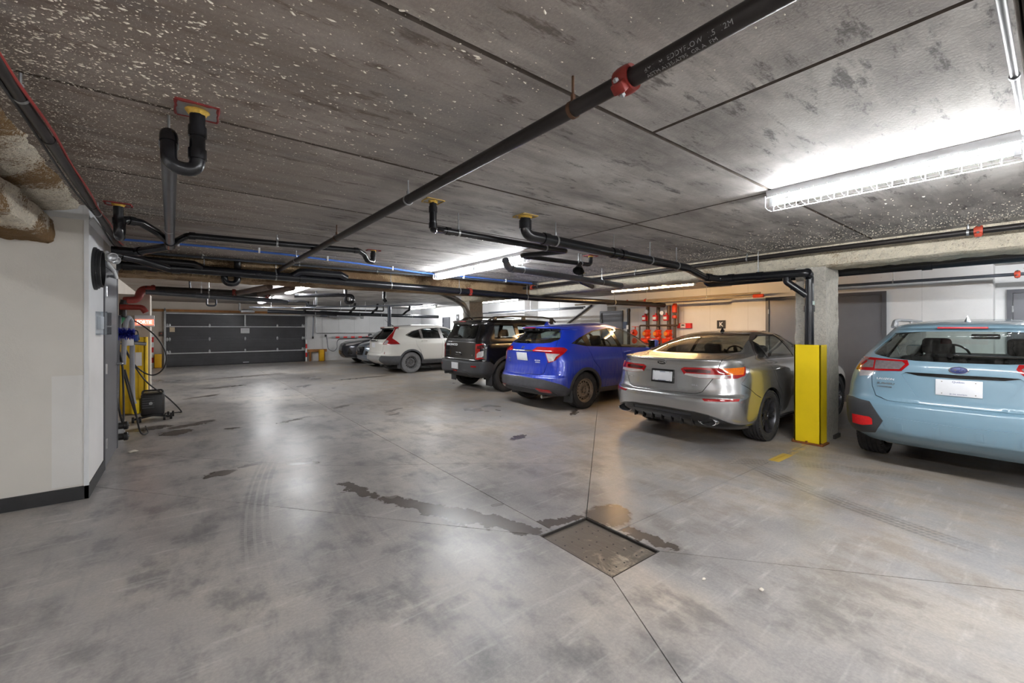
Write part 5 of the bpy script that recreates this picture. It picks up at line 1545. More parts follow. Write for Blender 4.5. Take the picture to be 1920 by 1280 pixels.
def saloon():
    root = thing('car', 'silver-grey saloon with black roof parked between the blue car and the yellow guard', 'car', (4.95, 3.22, 0))
    pm = paint('silver_grey_paint', rgb(172, 172, 172), .8, .26, .08)
    B = Body(
        rear=[(.25, .16), (.29, .08), (.34, .04), (.44, .01), (.58, .0), (.635, .012), (.655, .04), (.80, .062), (.90, .07), (1.0, .06), (1.06, .02), (1.083, .0), (1.089, .008), (1.095, .06), (1.105, .17), (1.12, .32), (1.135, .42), (1.16, .50), (1.28, .86), (1.36, 1.18), (1.41, 1.5), (1.44, 1.9), (1.455, 2.3)],
        front=[(.25, 4.70), (.4, 4.83), (.55, 4.855), (.68, 4.82), (.78, 4.68), (.88, 4.35), (.96, 3.95), (1.0, 3.68), (1.03, 3.5), (1.2, 3.12), (1.34, 2.8), (1.42, 2.58), (1.44, 2.48), (1.455, 2.38)],
        side=[(.25, .86), (.32, .895), (.45, .915), (.62, .925), (.80, .92), (.92, .905), (.98, .875), (1.03, .835), (1.10, .79), (1.20, .725), (1.30, .645), (1.37, .57), (1.41, .49), (1.44, .34), (1.455, .1)],
        Dr=[(.25, .45), (.6, .48), (.9, .55), (1.08, .6), (1.16, .75), (1.4, .7), (1.455, .3)], nr=[(.25, 3.6), (.8, 3.4), (1.08, 3.2), (1.2, 2.8), (1.455, 2.4)])
    ax = (1.09, 3.895); R = .335
    B.region('tailgate', [('r', 0, .655), ('r', .45, .66), ('r', .53, .69), ('r', .60, .80), ('r', .66, .90), ('r', .70, 1.09), ('r', .66, 1.128), ('r', 0, 1.132)])
    B.line([('r', 0, .655), ('r', .45, .66), ('r', .53, .69), ('r', .60, .80), ('r', .66, .90), ('r', .70, 1.09), ('r', .66, 1.128), ('r', 0, 1.132)])
    B.region('rear_window', [('r', 0, 1.142), ('r', .58, 1.145), ('r', .66, 1.165), ('r', .64, 1.20), ('r', .54, 1.33), ('r', .44, 1.40), ('r', 0, 1.415)], -.003)
    B.region('roof', [('r', 0, 1.418), ('s', .9, 1.418), ('s', 2.4, 1.418), ('f', 0, 1.405), ('f', 0, 1.455), ('s', 2.3, 1.455), ('r', 0, 1.455)], .002)
    B.region('lamp', [('r', .255, .955), ('r', .30, .885), ('r', .50, .855), ('r', .84, .865), ('s', .42, .90), ('s', .50, 1.0), ('r', .84, .985), ('r', .60, .985), ('r', .30, .98)], .006)
    B.region('lampamber', [('s', .24, .905), ('s', .40, .91), ('s', .47, .992), ('s', .20, .982)], .008)
    B.region('lampclear', [('r', .30, .885), ('r', .50, .858), ('r', .80, .868), ('s', .22, .885), ('r', .80, .905), ('r', .32, .905)], .008)
    B.region('lampdark', [('r', .29, .95), ('r', .33, .92), ('r', .60, .92), ('r', .61, .955), ('r', .50, .965)], .008)
    B.region('reflector', [('r', .55, .615), ('r', .58, .585), ('r', .88, .60), ('r', .885, .63)], .005)
    B.region('diffuser', [('r', 0, .455), ('r', .45, .445), ('r', .62, .42), ('r', .76, .37), ('r', .86, .30), ('s', .62, .285), ('s', .66, .25), ('r', 0, .25)], .012)
    B.region('meshpanel', [('r', 0, .435), ('r', .42, .425), ('r', .42, .385), ('r', 0, .395)], .004)
    for x in ax:
        B.region(None, arch(x, R, R + .035, .25))
    B.region('sill', [('s', 1.45, .25), ('s', 1.45, .285), ('s', 3.55, .285), ('s', 3.55, .25)], .012)
    B.region('chromeline', [('s', .92, 1.075), ('s', 1.05, 1.19), ('s', 1.28, 1.312), ('s', 1.6, 1.39), ('s', 2.3, 1.41), ('s', 2.75, 1.335), ('s', 3.15, 1.15), ('s', 3.36, 1.035), ('s', 3.34, 1.02), ('s', 1.0, 1.05)], .003)
    B.region('frame', [('s', .97, 1.08), ('s', 1.08, 1.18), ('s', 1.30, 1.297), ('s', 1.61, 1.374), ('s', 2.29, 1.393), ('s', 2.72, 1.322), ('s', 3.12, 1.14), ('s', 3.30, 1.036), ('s', 1.03, 1.064)], .002)
    B.region('quarter', [('s', 1.03, 1.085), ('s', 1.115, 1.175), ('s', 1.255, 1.258), ('s', 1.285, 1.083)], -.002)
    B.region('reardoor_g', [('s', 1.33, 1.08), ('s', 1.31, 1.30), ('s', 1.62, 1.365), ('s', 2.12, 1.38), ('s', 2.18, 1.07)], -.002)
    B.region('frontdoor_g', [('s', 2.27, 1.07), ('s', 2.21, 1.38), ('s', 2.30, 1.38), ('s', 2.70, 1.31), ('s', 3.18, 1.05)], -.002)
    B.region('reardoor', [('s', 1.50, .30), ('s', 2.20, .30), ('s', 2.22, 1.04), ('s', 1.22, 1.045), ('s', 1.28, .78), ('s', 1.42, .62)])
    B.region('frontdoor', [('s', 2.24, .30), ('s', 3.25, .30), ('s', 3.42, .75), ('s', 3.40, 1.0), ('s', 2.26, 1.04)])
    for q in ([('s', 1.16, 1.05), ('s', 1.28, .78), ('s', 1.44, .60), ('s', 1.50, .30), ('s', 2.22, .30), ('s', 2.24, 1.04)], [('s', 2.24, .30), ('s', 3.25, .30), ('s', 3.43, .75), ('s', 3.41, 1.0)]): B.line(q)
    B.line([('r', .885, .96), ('s', .35, .80), ('s', .62, .66), ('s', .78, .60)])
    B.region('windscreen', [('f', 0, 1.04), ('f', .62, 1.05), ('f', .66, 1.10), ('f', .50, 1.37), ('f', 0, 1.40)], -.003)
    car_common(root, B, CM, pm, ax, (R, .235, .232), 'ten', .925, ['frontdoor', 'reardoor'], ['rear_window', 'windscreen', 'quarter', 'reardoor_g', 'frontdoor_g'],
               dict(rear_window=glass('smoky_rear_glass', (.20, .20, .19, 1)), windscreen=CM['clearglass'], quarter=CM['dark'], reardoor_g=CM['glass'], frontdoor_g=CM['glass']), (3.15, 1.06), (2.35, 1.35, .36, .74), handles=((1.42, .93), (2.42, .92)))
    tag(B.piece(['roof'], 'roof_panel', plain('black_glass_roof', rgb(26, 25, 25), .14, 0, .1, 4, coat=1), root, 0), 'gloss black roof')
    for sg in (-1, 1):
        l = B.piece(['lamp'], 'tail_lamp', CM['red'], root, sg)
        B.piece(['lampamber'], 'amber_lens', CM['amber'], l, sg)
        B.piece(['lampclear'], 'clear_lens', CM['clear'], l, sg)
        B.piece(['lampdark'], 'dark_lens', CM['darkred'], l, sg)
        B.piece(['reflector'], 'reflector', CM['red'], root, sg)
    d = B.piece(['diffuser'], 'diffuser', CM['gloss'], root, 0, .05)
    B.piece(['meshpanel'], 'mesh_strip', CM['plastic'], d, 0)
    fins = [-.42, -.28, -.14, 0, .14, .28, .42]
    for y in fins:
        p, n = B.at('r', y, .31, .01)
        MB().rbox((p.x - .03, y - .010, .262), (p.x + .035, y + .010, .375), .008).build('diffuser_fin', CM['gloss'], d)
    for sg in (-1, 1):
        p, n = B.at('r', sg * .60, .345, .01)
        e = MB(); e.lathe((0, 0, 0), (-1, 0, 0), [(.058, -.10), (.060, .02), (.066, .025), (.068, .015), (.070, -.08)], 32)
        e.v = [(p.x + a, p.y + b * 1.7, p.z + c * .72) for a, b, c in e.v]
        x = e.build('exhaust_tip', CM['chrome'], d)
        i = MB(); i.lathe((0, 0, 0), (-1, 0, 0), [(.058, .0), (.001, -.01)], 32); i.v = [(p.x + a, p.y + b * 1.7, p.z + c * .72) for a, b, c in i.v]
        i.build('exhaust_bore', CM['under'], x)
    p, n = B.at('r', 0, .845)
    plate_on(root, CM, p, n, .305, .15, 'Québec', 'Je me souviens', True)
    oval_badge(root, B, 1.03, 'KIA', .062, .032, CM, .036)
    badge(root, 'OPTIMA', .024, B, 'r', .54, .80, CM['chrome'], .0005, 1.5)
    badge(root, 'EX-L', .028, B, 'r', -.44, .765, CM['chrome'], .0005, 1.3)
    fin(root, 1.62, 1.42, CM['gloss'])
    dashboard(root, CM, 3.35, 1.03, .70)
    return root

# ------------------------------------------------------------------ blue crossover
def blue_crossover():
    root = thing('car', 'bright blue crossover with bare steel wheels and a dusty tailgate', 'car', (4.98, 6.2, 0))
    pm = paint('bright_blue_paint', rgb(14, 48, 168), .25, .28, .12, dirt=.28, dirt_z=.95, dirtcol=(.25, .26, .36, 1))
    B = Body(
        rear=[(.27, .16), (.34, .05), (.42, .0), (.54, .0), (.60, .015), (.63, .045), (.70, .06), (.80, .075), (.90, .07), (1.0, .055), (1.06, .05), (1.10, .075), (1.15, .115), (1.21, .16), (1.44, .38), (1.465, .30), (1.485, .26), (1.505, .29), (1.535, .60), (1.57, 1.1), (1.592, 1.6), (1.60, 1.9)],
        front=[(.27, 4.18), (.5, 4.32), (.68, 4.30), (.82, 4.18), (.95, 3.85), (1.03, 3.5), (1.06, 3.4), (1.3, 2.95), (1.48, 2.52), (1.55, 2.28), (1.58, 2.12), (1.60, 1.98)],
        side=[(.27, .80), (.38, .86), (.52, .885), (.70, .892), (.88, .885), (.98, .862), (1.06, .835), (1.25, .755), (1.38, .685), (1.47, .625), (1.52, .565), (1.56, .45), (1.585, .3), (1.60, .1)],
        Dr=[(.27, .48), (.7, .5), (1.0, .6), (1.25, .7), (1.5, .75), (1.6, .4)], nr=[(.27, 3.6), (.8, 3.3), (1.1, 3.1), (1.5, 2.7), (1.6, 2.4)])
    ax = (.86, 3.47); R = .335
    B.region('tailgate', [('r', 0, .635), ('r', .48, .64), ('r', .56, .68), ('r', .60, .85), ('r', .62, 1.02), ('r', .66, 1.14), ('r', .62, 1.22), ('r', .50, 1.43), ('r', 0, 1.452)])
    B.line([('r', 0, .635), ('r', .48, .64), ('r', .56, .68), ('r', .60, .85), ('r', .62, 1.02), ('r', .66, 1.14), ('r', .63, 1.21), ('r', .52, 1.42)])
    B.region('rear_window', [('r', 0, 1.195), ('r', .42, 1.20), ('r', .54, 1.215), ('r', .61, 1.27), ('r', .60, 1.30), ('r', .50, 1.42), ('r', .46, 1.435), ('r', 0, 1.445)], -.004)
    B.region('bumper', [('r', 0, .585), ('r', .60, .565), ('r', .74, .53), ('s', .28, .48), ('s', .52, .36), ('s', .52, .27), ('r', 0, .27)], .010)
    B.region('bumperlip', [('r', 0, .40), ('r', .45, .40), ('r', .70, .36), ('r', .72, .30), ('r', 0, .31)], .022)
    B.region('reflector', [('r', .44, .405), ('r', .50, .355), ('r', .70, .345), ('r', .69, .385)], .026)
    B.region('chromebar', [('r', 0, 1.052), ('r', .40, 1.062), ('r', .40, 1.082), ('r', 0, 1.075)], .008)
    B.region('lamp', [('r', .29, 1.075), ('r', .32, 1.055), ('r', .56, 1.045), ('r', .60, .92), ('r', .62, .86), ('r', .70, .885), ('s', .30, .975), ('s', .46, 1.09), ('s', .42, 1.125), ('r', .72, 1.13), ('r', .36, 1.135)], .007)
    B.region('lampclear', [('r', .575, 1.03), ('r', .605, .93), ('r', .63, .875), ('r', .70, .90), ('s', .24, .97), ('s', .30, 1.015)], .010)
    for x in ax:
        B.region('arch', arch(x, R, R + .095, .27), .010)
        B.region(None, arch(x, R, R + .04, .27))
    B.region('sill', [('s', 1.25, .27), ('s', 1.25, .36), ('s', 3.08, .36), ('s', 3.08, .27)], .012)
    B.region('frame', [('s', .60, 1.20), ('s', .84, 1.305), ('s', 1.25, 1.43), ('s', 1.75, 1.485), ('s', 2.4, 1.475), ('s', 2.95, 1.18), ('s', 3.20, 1.06), ('s', 2.0, 1.10), ('s', .95, 1.145)], .001)
    B.region('quarter', [('s', .70, 1.20), ('s', .90, 1.29), ('s', .96, 1.17)], -.002)
    B.region('reardoor_g', [('s', 1.08, 1.15), ('s', 1.05, 1.345), ('s', 1.30, 1.42), ('s', 1.74, 1.468), ('s', 1.86, 1.12)], -.002)
    B.region('frontdoor_g', [('s', 1.97, 1.12), ('s', 1.85, 1.47), ('s', 2.38, 1.455), ('s', 2.88, 1.175), ('s', 2.98, 1.08)], -.002)
    B.region('reardoor', [('s', 1.30, .38), ('s', 1.88, .38), ('s', 1.92, 1.10), ('s', .98, 1.145), ('s', 1.06, .88), ('s', 1.22, .72)])
    B.region('frontdoor', [('s', 1.91, .38), ('s', 2.95, .38), ('s', 3.06, .8), ('s', 3.06, 1.05), ('s', 1.95, 1.10)])
    for q in ([('s', .97, 1.15), ('s', 1.06, .88), ('s', 1.23, .72), ('s', 1.30, .38), ('s', 1.89, .38), ('s', 1.935, 1.10)], [('s', 1.9, .38), ('s', 2.95, .38), ('s', 3.07, .8), ('s', 3.07, 1.05)]): B.line(q)
    B.region('windscreen', [('f', 0, 1.07), ('f', .60, 1.075), ('f', .66, 1.10), ('f', .54, 1.47), ('f', 0, 1.50)], -.003)
    rust = plain('rusty_steel_rim', rgb(142, 126, 108), .5, .5, .3, 22, .3, 160)
    mm = dict(CM); mm['steel_rim'] = rust
    car_common(root, B, mm, pm, ax, (R, .215, .215), 'steel', .885, ['frontdoor', 'reardoor'], ['rear_window', 'windscreen', 'quarter', 'reardoor_g', 'frontdoor_g'],
               dict(rear_window=CM['dusty'], windscreen=CM['clearglass'], quarter=CM['dark']), (2.98, 1.12), (2.0, 1.02, .48, .70), handles=((2.1, 1.0),))
    b = B.piece(['bumper'], 'rear_bumper', plain('dusty_black_plastic', rgb(62, 62, 66), .75, 0, .3, 6, .2, 300), root, 0, .05)
    B.piece(['bumperlip'], 'bumper_lip', CM['plastic'], b, 0)
    B.piece(['chromebar'], 'chrome_bar', CM['chrome'], root, 0)
    for sg in (-1, 1):
        B.piece(['reflector'], 'reflector', CM['red'], b, sg)
        l = B.piece(['lamp'], 'tail_lamp', CM['red'], root, sg)
        B.piece(['lampclear'], 'clear_lens', CM['clear'], l, sg)
    p, n = B.at('r', .0, .955)
    plate_on(root, CM, p, n, .305, .15, '', '')
    p, n = B.at('r', 0, 1.115)
    xd = Vector((0, -1, 0)); M = frame_m(p + n * .004, xd, n.cross(xd) * (1 if n.cross(xd).z > 0 else -1))
    e = MB()
    for a, c, w_ in (((-.028, -.026), (-.024, .028), .006), ((.028, -.026), (.024, .028), .006), ((-.024, .0), (.024, .0), .005)):
        e.cyl(M @ Vector((*a, .004)), M @ Vector((*c, .004)), w_, 8)
    e.lathe((0, 0, 0), (0, 0, 1), [(.036, 0), (.038, .006), (.042, .006), (.043, 0)], 4)
    k = len(e.v) - 16
    e.v = e.v[:k] + [tuple(M @ (Matrix.Rotation(math.pi / 4, 4, 'Z') @ Vector(q))) for q in e.v[k:]]
    e.build('emblem', CM['chrome'], root)
    badge(root, 'HR-V', .032, B, 'r', .42, .90, CM['chrome'], .0005, 1.3)
    badge(root, 'AWD', .022, B, 'r', .42, .85, CM['chrome'], .0005, 1.3)
    badge(root, 'RÉGION', .028, B, 'r', -.40, .895, CM['white'], .0, 1.2, 'dealer_sticker')
    badge(root, 'HONDA', .030, B, 'r', -.405, .86, CM['white'], .0, 1.0, 'dealer_sticker')
    fin(root, .62, 1.545, pm, .18, .07)
    w = MB(); pts = [B.at('r', y, 1.222 + .006 * y, .018)[0] for y in (-.05, .08, .2, .32)]
    w.tube(pts, [.016, .013, .010, .006], 8); p, n = B.at('r', -.06, 1.21); w.cyl(p, p + n * .03, .028, 14)
    w.build('rear_wiper', CM['gloss'], root)
    p, n = B.at('r', 0, 1.485, .003); MB().rbox((p.x - .01, -.15, p.z - .008), (p.x + .02, .15, p.z + .008), .005).build('brake_lamp', CM['red'], root)
    mud_flap(root, .50, .77, .14, .36, CM['plastic'])
    MB().cyl((.10, -.50, .245), (.7, -.50, .245), .03, 12).build('exhaust_pipe', CM['steel'], root)
    dashboard(root, CM, 3.25, 1.10, .66)
    return root

# ------------------------------------------------------------------ black off-roader
def offroader():
    root = thing('car', 'black boxy off-road car with grey lower bumper and roof rails', 'car', (5.12, 8.82, 0))
    pm = paint('black_paint', rgb(17, 17, 19), .1, .25, .2)
    B = Body(
        rear=[(.36, .16), (.42, .04), (.48, .0), (.68, .0), (.72, .015), (.74, .06), (.80, .075), (1.0, .08), (1.16, .085), (1.20, .10), (1.25, .115), (1.58, .24), (1.62, .22), (1.645, .18), (1.67, .2), (1.695, .5), (1.72, 1.1), (1.73, 1.7)],
        front=[(.36, 4.2), (.5, 4.36), (.7, 4.386), (.95, 4.36), (1.04, 4.25), (1.08, 4.0), (1.13, 3.5), (1.16, 3.35), (1.3, 3.18), (1.58, 2.8), (1.67, 2.55), (1.71, 2.2), (1.73, 1.85)],
        side=[(.36, .86), (.48, .92), (.68, .94), (1.0, .94), (1.12, .925), (1.18, .895), (1.38, .84), (1.56, .78), (1.64, .74), (1.68, .67), (1.705, .55), (1.72, .4), (1.73, .15)],
        Dr=[(.36, .30), (1.1, .32), (1.6, .38), (1.73, .3)], nr=[(.36, 5.0), (1.1, 5), (1.6, 4.2), (1.73, 3)], Df=.5, nf=4)
    ax = (.86, 3.53); R = .365
    B.region('tailgate', [('r', 0, .745), ('r', .66, .75), ('r', .70, .80), ('r', .70, 1.18), ('r', .68, 1.25), ('r', .60, 1.605), ('r', 0, 1.61)])
    B.line([('r', 0, .745), ('r', .66, .75), ('r', .70, .80), ('r', .70, 1.18), ('r', .68, 1.25), ('r', .61, 1.60)])
    B.region('rear_window', [('r', 0, 1.235), ('r', .60, 1.24), ('r', .645, 1.27), ('r', .575, 1.56), ('r', .54, 1.59), ('r', 0, 1.595)], -.004)
    B.region('bumper', [('r', 0, .725), ('r', .80, .725), ('s', .35, .72), ('s', .50, .62), ('s', .50, .36), ('r', 0, .36)], .012)
    B.region('skid', [('r', 0, .50), ('r', .50, .50), ('r', .58, .40), ('r', .58, .36), ('r', 0, .36)], .020)
    B.region('reflector', [('r', .66, .635), ('r', .66, .60), ('r', .80, .60), ('r', .80, .635)], .018)
    B.region('toplight', [('r', .70, 1.12), ('r', .70, .78), ('r', .78, .765), ('r', .90, .80), ('s', .16, .84), ('s', .16, 1.09), ('r', .88, 1.13)], .010)
    B.region('lampclear', [('r', .745, .90), ('r', .745, .81), ('r', .86, .83), ('r', .88, .86), ('r', .88, .97), ('r', .80, .95)], .014)
    B.region('lampinner', [('r', .745, 1.08), ('r', .745, 1.02), ('r', .88, 1.01), ('r', .88, 1.08)], .014)
    for x in ax:
        B.region('arch', arch(x, R, R + .12, .36), .014)
        B.region(None, arch(x, R, R + .055, .36))
    B.region('sill', [('s', 1.32, .36), ('s', 1.32, .50), ('s', 3.08, .50), ('s', 3.08, .36)], .012)
    B.region('quarter', [('s', .52, 1.24), ('s', .58, 1.55), ('s', 1.14, 1.57), ('s', 1.18, 1.24)], -.002)
    B.region('reardoor_g', [('s', 1.26, 1.24), ('s', 1.26, 1.565), ('s', 1.86, 1.575), ('s', 1.86, 1.24)], -.002)
    B.region('frontdoor_g', [('s', 1.96, 1.24), ('s', 1.96, 1.575), ('s', 2.62, 1.56), ('s', 2.98, 1.24)], -.002)
    B.region('reardoor', [('s', 1.38, .52), ('s', 1.89, .52), ('s', 1.91, 1.215), ('s', 1.22, 1.215), ('s', 1.16, .95), ('s', 1.30, .75)])
    B.region('frontdoor', [('s', 1.92, .52), ('s', 2.95, .52), ('s', 3.08, .9), ('s', 3.08, 1.15), ('s', 1.94, 1.215)])
    for q in ([('s', 1.22, 1.215), ('s', 1.16, .95), ('s', 1.30, .75), ('s', 1.38, .52), ('s', 1.90, .52), ('s', 1.925, 1.215)], [('s', 1.92, .52), ('s', 2.95, .52), ('s', 3.09, .9), ('s', 3.09, 1.15)]): B.line(q)
    B.region('windscreen', [('f', 0, 1.17), ('f', .66, 1.175), ('f', .72, 1.20), ('f', .62, 1.60), ('f', 0, 1.64)], -.003)
    mm = dict(CM); mm['alloy_rim'] = plain('dark_grey_alloy', rgb(58, 54, 50), .4, .6, .25, 12)
    car_common(root, B, mm, pm, ax, (R, .235, .225), 'six', .94, ['frontdoor', 'reardoor'], ['rear_window', 'windscreen', 'quarter', 'reardoor_g', 'frontdoor_g'],
               dict(rear_window=CM['dark'], windscreen=CM['clearglass'], quarter=CM['dark'], reardoor_g=CM['dark']), (3.0, 1.25), (2.0, 1.02, .60, .76), handles=((1.35, 1.08), (2.1, 1.08)))
    b = B.piece(['bumper'], 'rear_bumper', CM['plastic'], root, 0, .05)
    B.piece(['skid'], 'skid_plate', CM['plastic'], b, 0, .03)
    for sg in (-1, 1):
        B.piece(['reflector'], 'reflector', CM['red'], b, sg)
        l = B.piece(['toplight'], 'tail_lamp', CM['red'], root, sg, .03)
        B.piece(['lampclear'], 'clear_lens', CM['clear'], l, sg)
        B.piece(['lampinner'], 'dark_lens', CM['darkred'], l, sg)
    p, n = B.at('r', .0, .60, .012); plate_on(root, CM, p, n, .305, .15, '', '', False)
    MB().rbox((-.03, -.10, .47), (.02, .10, .50), .008).build('fog_lamp', CM['red'], b)
    t = badge(root, 'BRONCO', .070, B, 'r', .30, 1.09, CM['white'], .003, 1.75)
    badge(root, 'SPORT', .026, B, 'r', .30, 1.035, CM['chrome'], .0005, 1.2)
    badge(root, 'H', .05, B, 'r', -.60, .86, CM['chrome'], .001, .9)
    MB().rbox((.06, -.14, .84), (.10, .14, .92), .02, 2).build('tailgate_handle', CM['gloss'], root)
    p, n = B.at('r', 0, 1.645, .003); MB().rbox((p.x - .01, -.17, p.z - .012), (p.x + .02, .17, p.z + .012), .006).build('brake_lamp', CM['red'], root)
    w = MB(); pts = [B.at('r', y, 1.285, .02)[0] for y in (.0, .12, .26)]; w.tube(pts, [.02, .014, .008], 8); p, n = B.at('r', 0, 1.29); w.cyl(p, p + n * .04, .03, 14); w.build('rear_wiper', CM['gloss'], root)
    for sg in (-1, 1):
        r = MB(); r.tube(bend([(.52, sg * .64, 1.67), (.66, sg * .645, 1.745), (1.2, sg * .65, 1.775), (2.2, sg * .65, 1.765), (2.55, sg * .645, 1.72), (2.66, sg * .64, 1.64)], .12), .019, 10)
        for x in (.62, 1.5, 2.45): r.rbox((x, sg * .645 - .02, 1.62), (x + .12, sg * .645 + .02, 1.755), .012)
        r.build('roof_rail', plain('satin_black_rail', rgb(54, 52, 50), .4, .3, .1, 5), root)
    MB().tube([(.45, -.05, 1.69), (.35, -.05, 1.76), (.20, -.05, 1.90)], [.02, .006, .003], 8).build('roof_aerial', CM['gloss'], root)
    mud_flap(root, .42, .80, .16, .42, CM['plastic'], .25)
    MB().cyl((-.2, .15, .44), (.3, .15, .44), .03, 12).build('tow_hitch', CM['under'], root)
    dashboard(root, CM, 3.3, 1.20, .70)
    return root

# ------------------------------------------------------------------ white crossover
def white_crossover():
    root = thing('car', 'white crossover with tall red tail lamps and steel wheels', 'car', (4.98, 14.12, 0))
    pm = paint('pearl_white_paint', rgb(222, 220, 214), .0, .3, .03, dirt=.12, dirt_z=.6)
    B = Body(
        rear=[(.30, .22), (.38, .07), (.46, .0), (.60, .0), (.66, .02), (.70, .055), (.80, .07), (.98, .07), (1.04, .09), (1.12, .13), (1.2, .20), (1.48, .44), (1.505, .36), (1.53, .36), (1.56, .62), (1.60, 1.1), (1.625, 1.6), (1.635, 1.9)],
        front=[(.30, 4.4), (.5, 4.53), (.7, 4.556), (.85, 4.45), (.98, 4.1), (1.05, 3.75), (1.09, 3.6), (1.3, 3.2), (1.5, 2.75), (1.58, 2.45), (1.62, 2.2), (1.635, 2.0)],
        side=[(.30, .82), (.42, .88), (.58, .905), (.76, .91), (.95, .9), (1.04, .875), (1.10, .845), (1.3, .76), (1.44, .69), (1.52, .63), (1.57, .54), (1.60, .42), (1.62, .28), (1.635, .1)],
        Dr=[(.3, .5), (.7, .52), (1.0, .6), (1.3, .68), (1.635, .5)], nr=[(.3, 3.7), (.8, 3.5), (1.1, 3.3), (1.635, 2.5)])
    ax = (1.02, 3.64); R = .35
    B.region('tailgate', [('r', 0, .68), ('r', .56, .685), ('r', .62, .74), ('r', .64, 1.0), ('r', .60, 1.2), ('r', .52, 1.46), ('r', 0, 1.49)])
    B.line([('r', 0, .68), ('r', .56, .685), ('r', .62, .74), ('r', .64, 1.0)])
    B.region('rear_window', [('r', 0, 1.115), ('r', .54, 1.125), ('r', .60, 1.15), ('r', .50, 1.45), ('r', 0, 1.475)], -.004)
    B.region('lamp', [('r', .62, .96), ('r', .84, .965), ('s', .62, .97), ('s', .56, 1.03), ('s', .42, 1.16), ('s', .62, 1.46), ('s', .72, 1.53), ('s', .55, 1.53), ('r', .52, 1.44), ('r', .60, 1.2), ('r', .64, 1.10)], .010)
    B.region('lampclear', [('r', .645, .975), ('r', .74, .98), ('r', .745, 1.03), ('r', .72, 1.08), ('r', .66, 1.10)], .014)
    B.region('cladding', [('r', .55, .50), ('r', .65, .60), ('s', .30, .59), ('s', .80, .585), ('s', .80, .30), ('r', .55, .30)], .012)
    B.region('skid', [('r', 0, .585), ('r', .60, .60), ('r', .57, .48), ('r', .50, .44), ('r', 0, .43)], .016)
    B.region('reflector', [('r', .72, .72), ('r', .72, .66), ('s', .16, .66), ('s', .16, .72)], .008)
    for x in ax:
        B.region('arch', arch(x, R, R + .10, .30), .012)
        B.region(None, arch(x, R, R + .045, .30))
    B.region('sill', [('s', 1.42, .30), ('s', 1.42, .44), ('s', 3.24, .44), ('s', 3.24, .30)], .01)
    B.region('chromeline', [('s', .86, 1.275), ('s', 1.10, 1.40), ('s', 1.5, 1.49), ('s', 2.1, 1.52), ('s', 2.5, 1.49), ('s', 3.0, 1.25), ('s', 3.25, 1.10), ('s', 1.4, 1.13), ('s', 1.1, 1.165), ('s', .88, 1.24)], .002)
    B.region('quarter', [('s', .92, 1.27), ('s', 1.14, 1.385), ('s', 1.36, 1.44), ('s', 1.40, 1.155), ('s', 1.12, 1.19)], -.002)
    B.region('reardoor_g', [('s', 1.48, 1.155), ('s', 1.45, 1.46), ('s', 2.08, 1.50), ('s', 2.14, 1.15)], -.002)
    B.region('frontdoor_g', [('s', 2.26, 1.15), ('s', 2.20, 1.50), ('s', 2.48, 1.475), ('s', 2.96, 1.24), ('s', 3.12, 1.12)], -.002)
    B.region('reardoor', [('s', 1.46, .46), ('s', 2.14, .46), ('s', 2.17, 1.13), ('s', 1.42, 1.14), ('s', 1.20, .95), ('s', 1.34, .75)])
    B.region('frontdoor', [('s', 2.17, .46), ('s', 3.15, .46), ('s', 3.26, .9), ('s', 3.26, 1.08), ('s', 2.2, 1.13)])
    for q in ([('s', 1.20, 1.14), ('s', 1.20, .95), ('s', 1.34, .75), ('s', 1.46, .46), ('s', 2.15, .46), ('s', 2.185, 1.13)], [('s', 2.16, .46), ('s', 3.15, .46), ('s', 3.27, .9), ('s', 3.27, 1.08)]): B.line(q)
    B.region('windscreen', [('f', 0, 1.10), ('f', .60, 1.105), ('f', .66, 1.13), ('f', .54, 1.50), ('f', 0, 1.54)], -.003)
    mm = dict(CM); mm['tyre'] = plain('dusty_tyre_rubber', rgb(124, 124, 126), .9, 0, .2, 10, .3, 200); mm['steel_rim'] = plain('dusty_steel_rim', rgb(120, 120, 122), .5, .4, .25, 20)
    car_common(root, B, mm, pm, ax, (R, .225, .225), 'steel', .905, ['frontdoor', 'reardoor'], ['rear_window', 'windscreen', 'quarter', 'reardoor_g', 'frontdoor_g'],
               dict(rear_window=CM['dark'], windscreen=CM['clearglass'], quarter=CM['dark'], reardoor_g=CM['dark']), (3.15, 1.15), (2.2, 1.2, .52, .74), handles=((1.5, 1.06), (2.35, 1.05)), lip_mat=plain('dusty_grey_cladding', rgb(84, 86, 90), .7, 0, .12, 8))
    for sg in (-1, 1):
        l = B.piece(['lamp'], 'tail_lamp', CM['red'], root, sg, .03)
        B.piece(['lampclear'], 'clear_lens', CM['clear'], l, sg)
        B.piece(['reflector'], 'reflector', CM['red'], root, sg)
        B.piece(['cladding'], 'bumper_cladding', MATS['dusty_grey_cladding'], root, sg, .03)
    B.piece(['skid'], 'skid_plate', plain('silver_skid_plate', rgb(176, 176, 176), .4, .4, .1, 8), root, 0)
    p, n = B.at('r', 0, .98); MB().rbox((p.x - .03, -.34, p.z + .07), (p.x + .01, .34, p.z + .12), .015).build('chrome_bar', CM['chrome'], root)
    p, n = B.at('r', 0, .93); plate_on(root, CM, p, n, .305, .15, '', '')
    p, n = B.at('r', 0, 1.515, .003); MB().rbox((p.x - .01, -.17, p.z - .008), (p.x + .02, .17, p.z + .008), .005).build('brake_lamp', CM['red'], root)
    MB().tube([(.72, -.1, 1.56), (.58, -.1, 1.64), (.40, -.1, 1.78)], [.02, .006, .003], 8).build('roof_aerial', CM['gloss'], root)
    mud_flap(root, .62, .78, .16, .42, MATS['dusty_grey_cladding'], .24)
    dashboard(root, CM, 3.45, 1.14, .68)
    return root

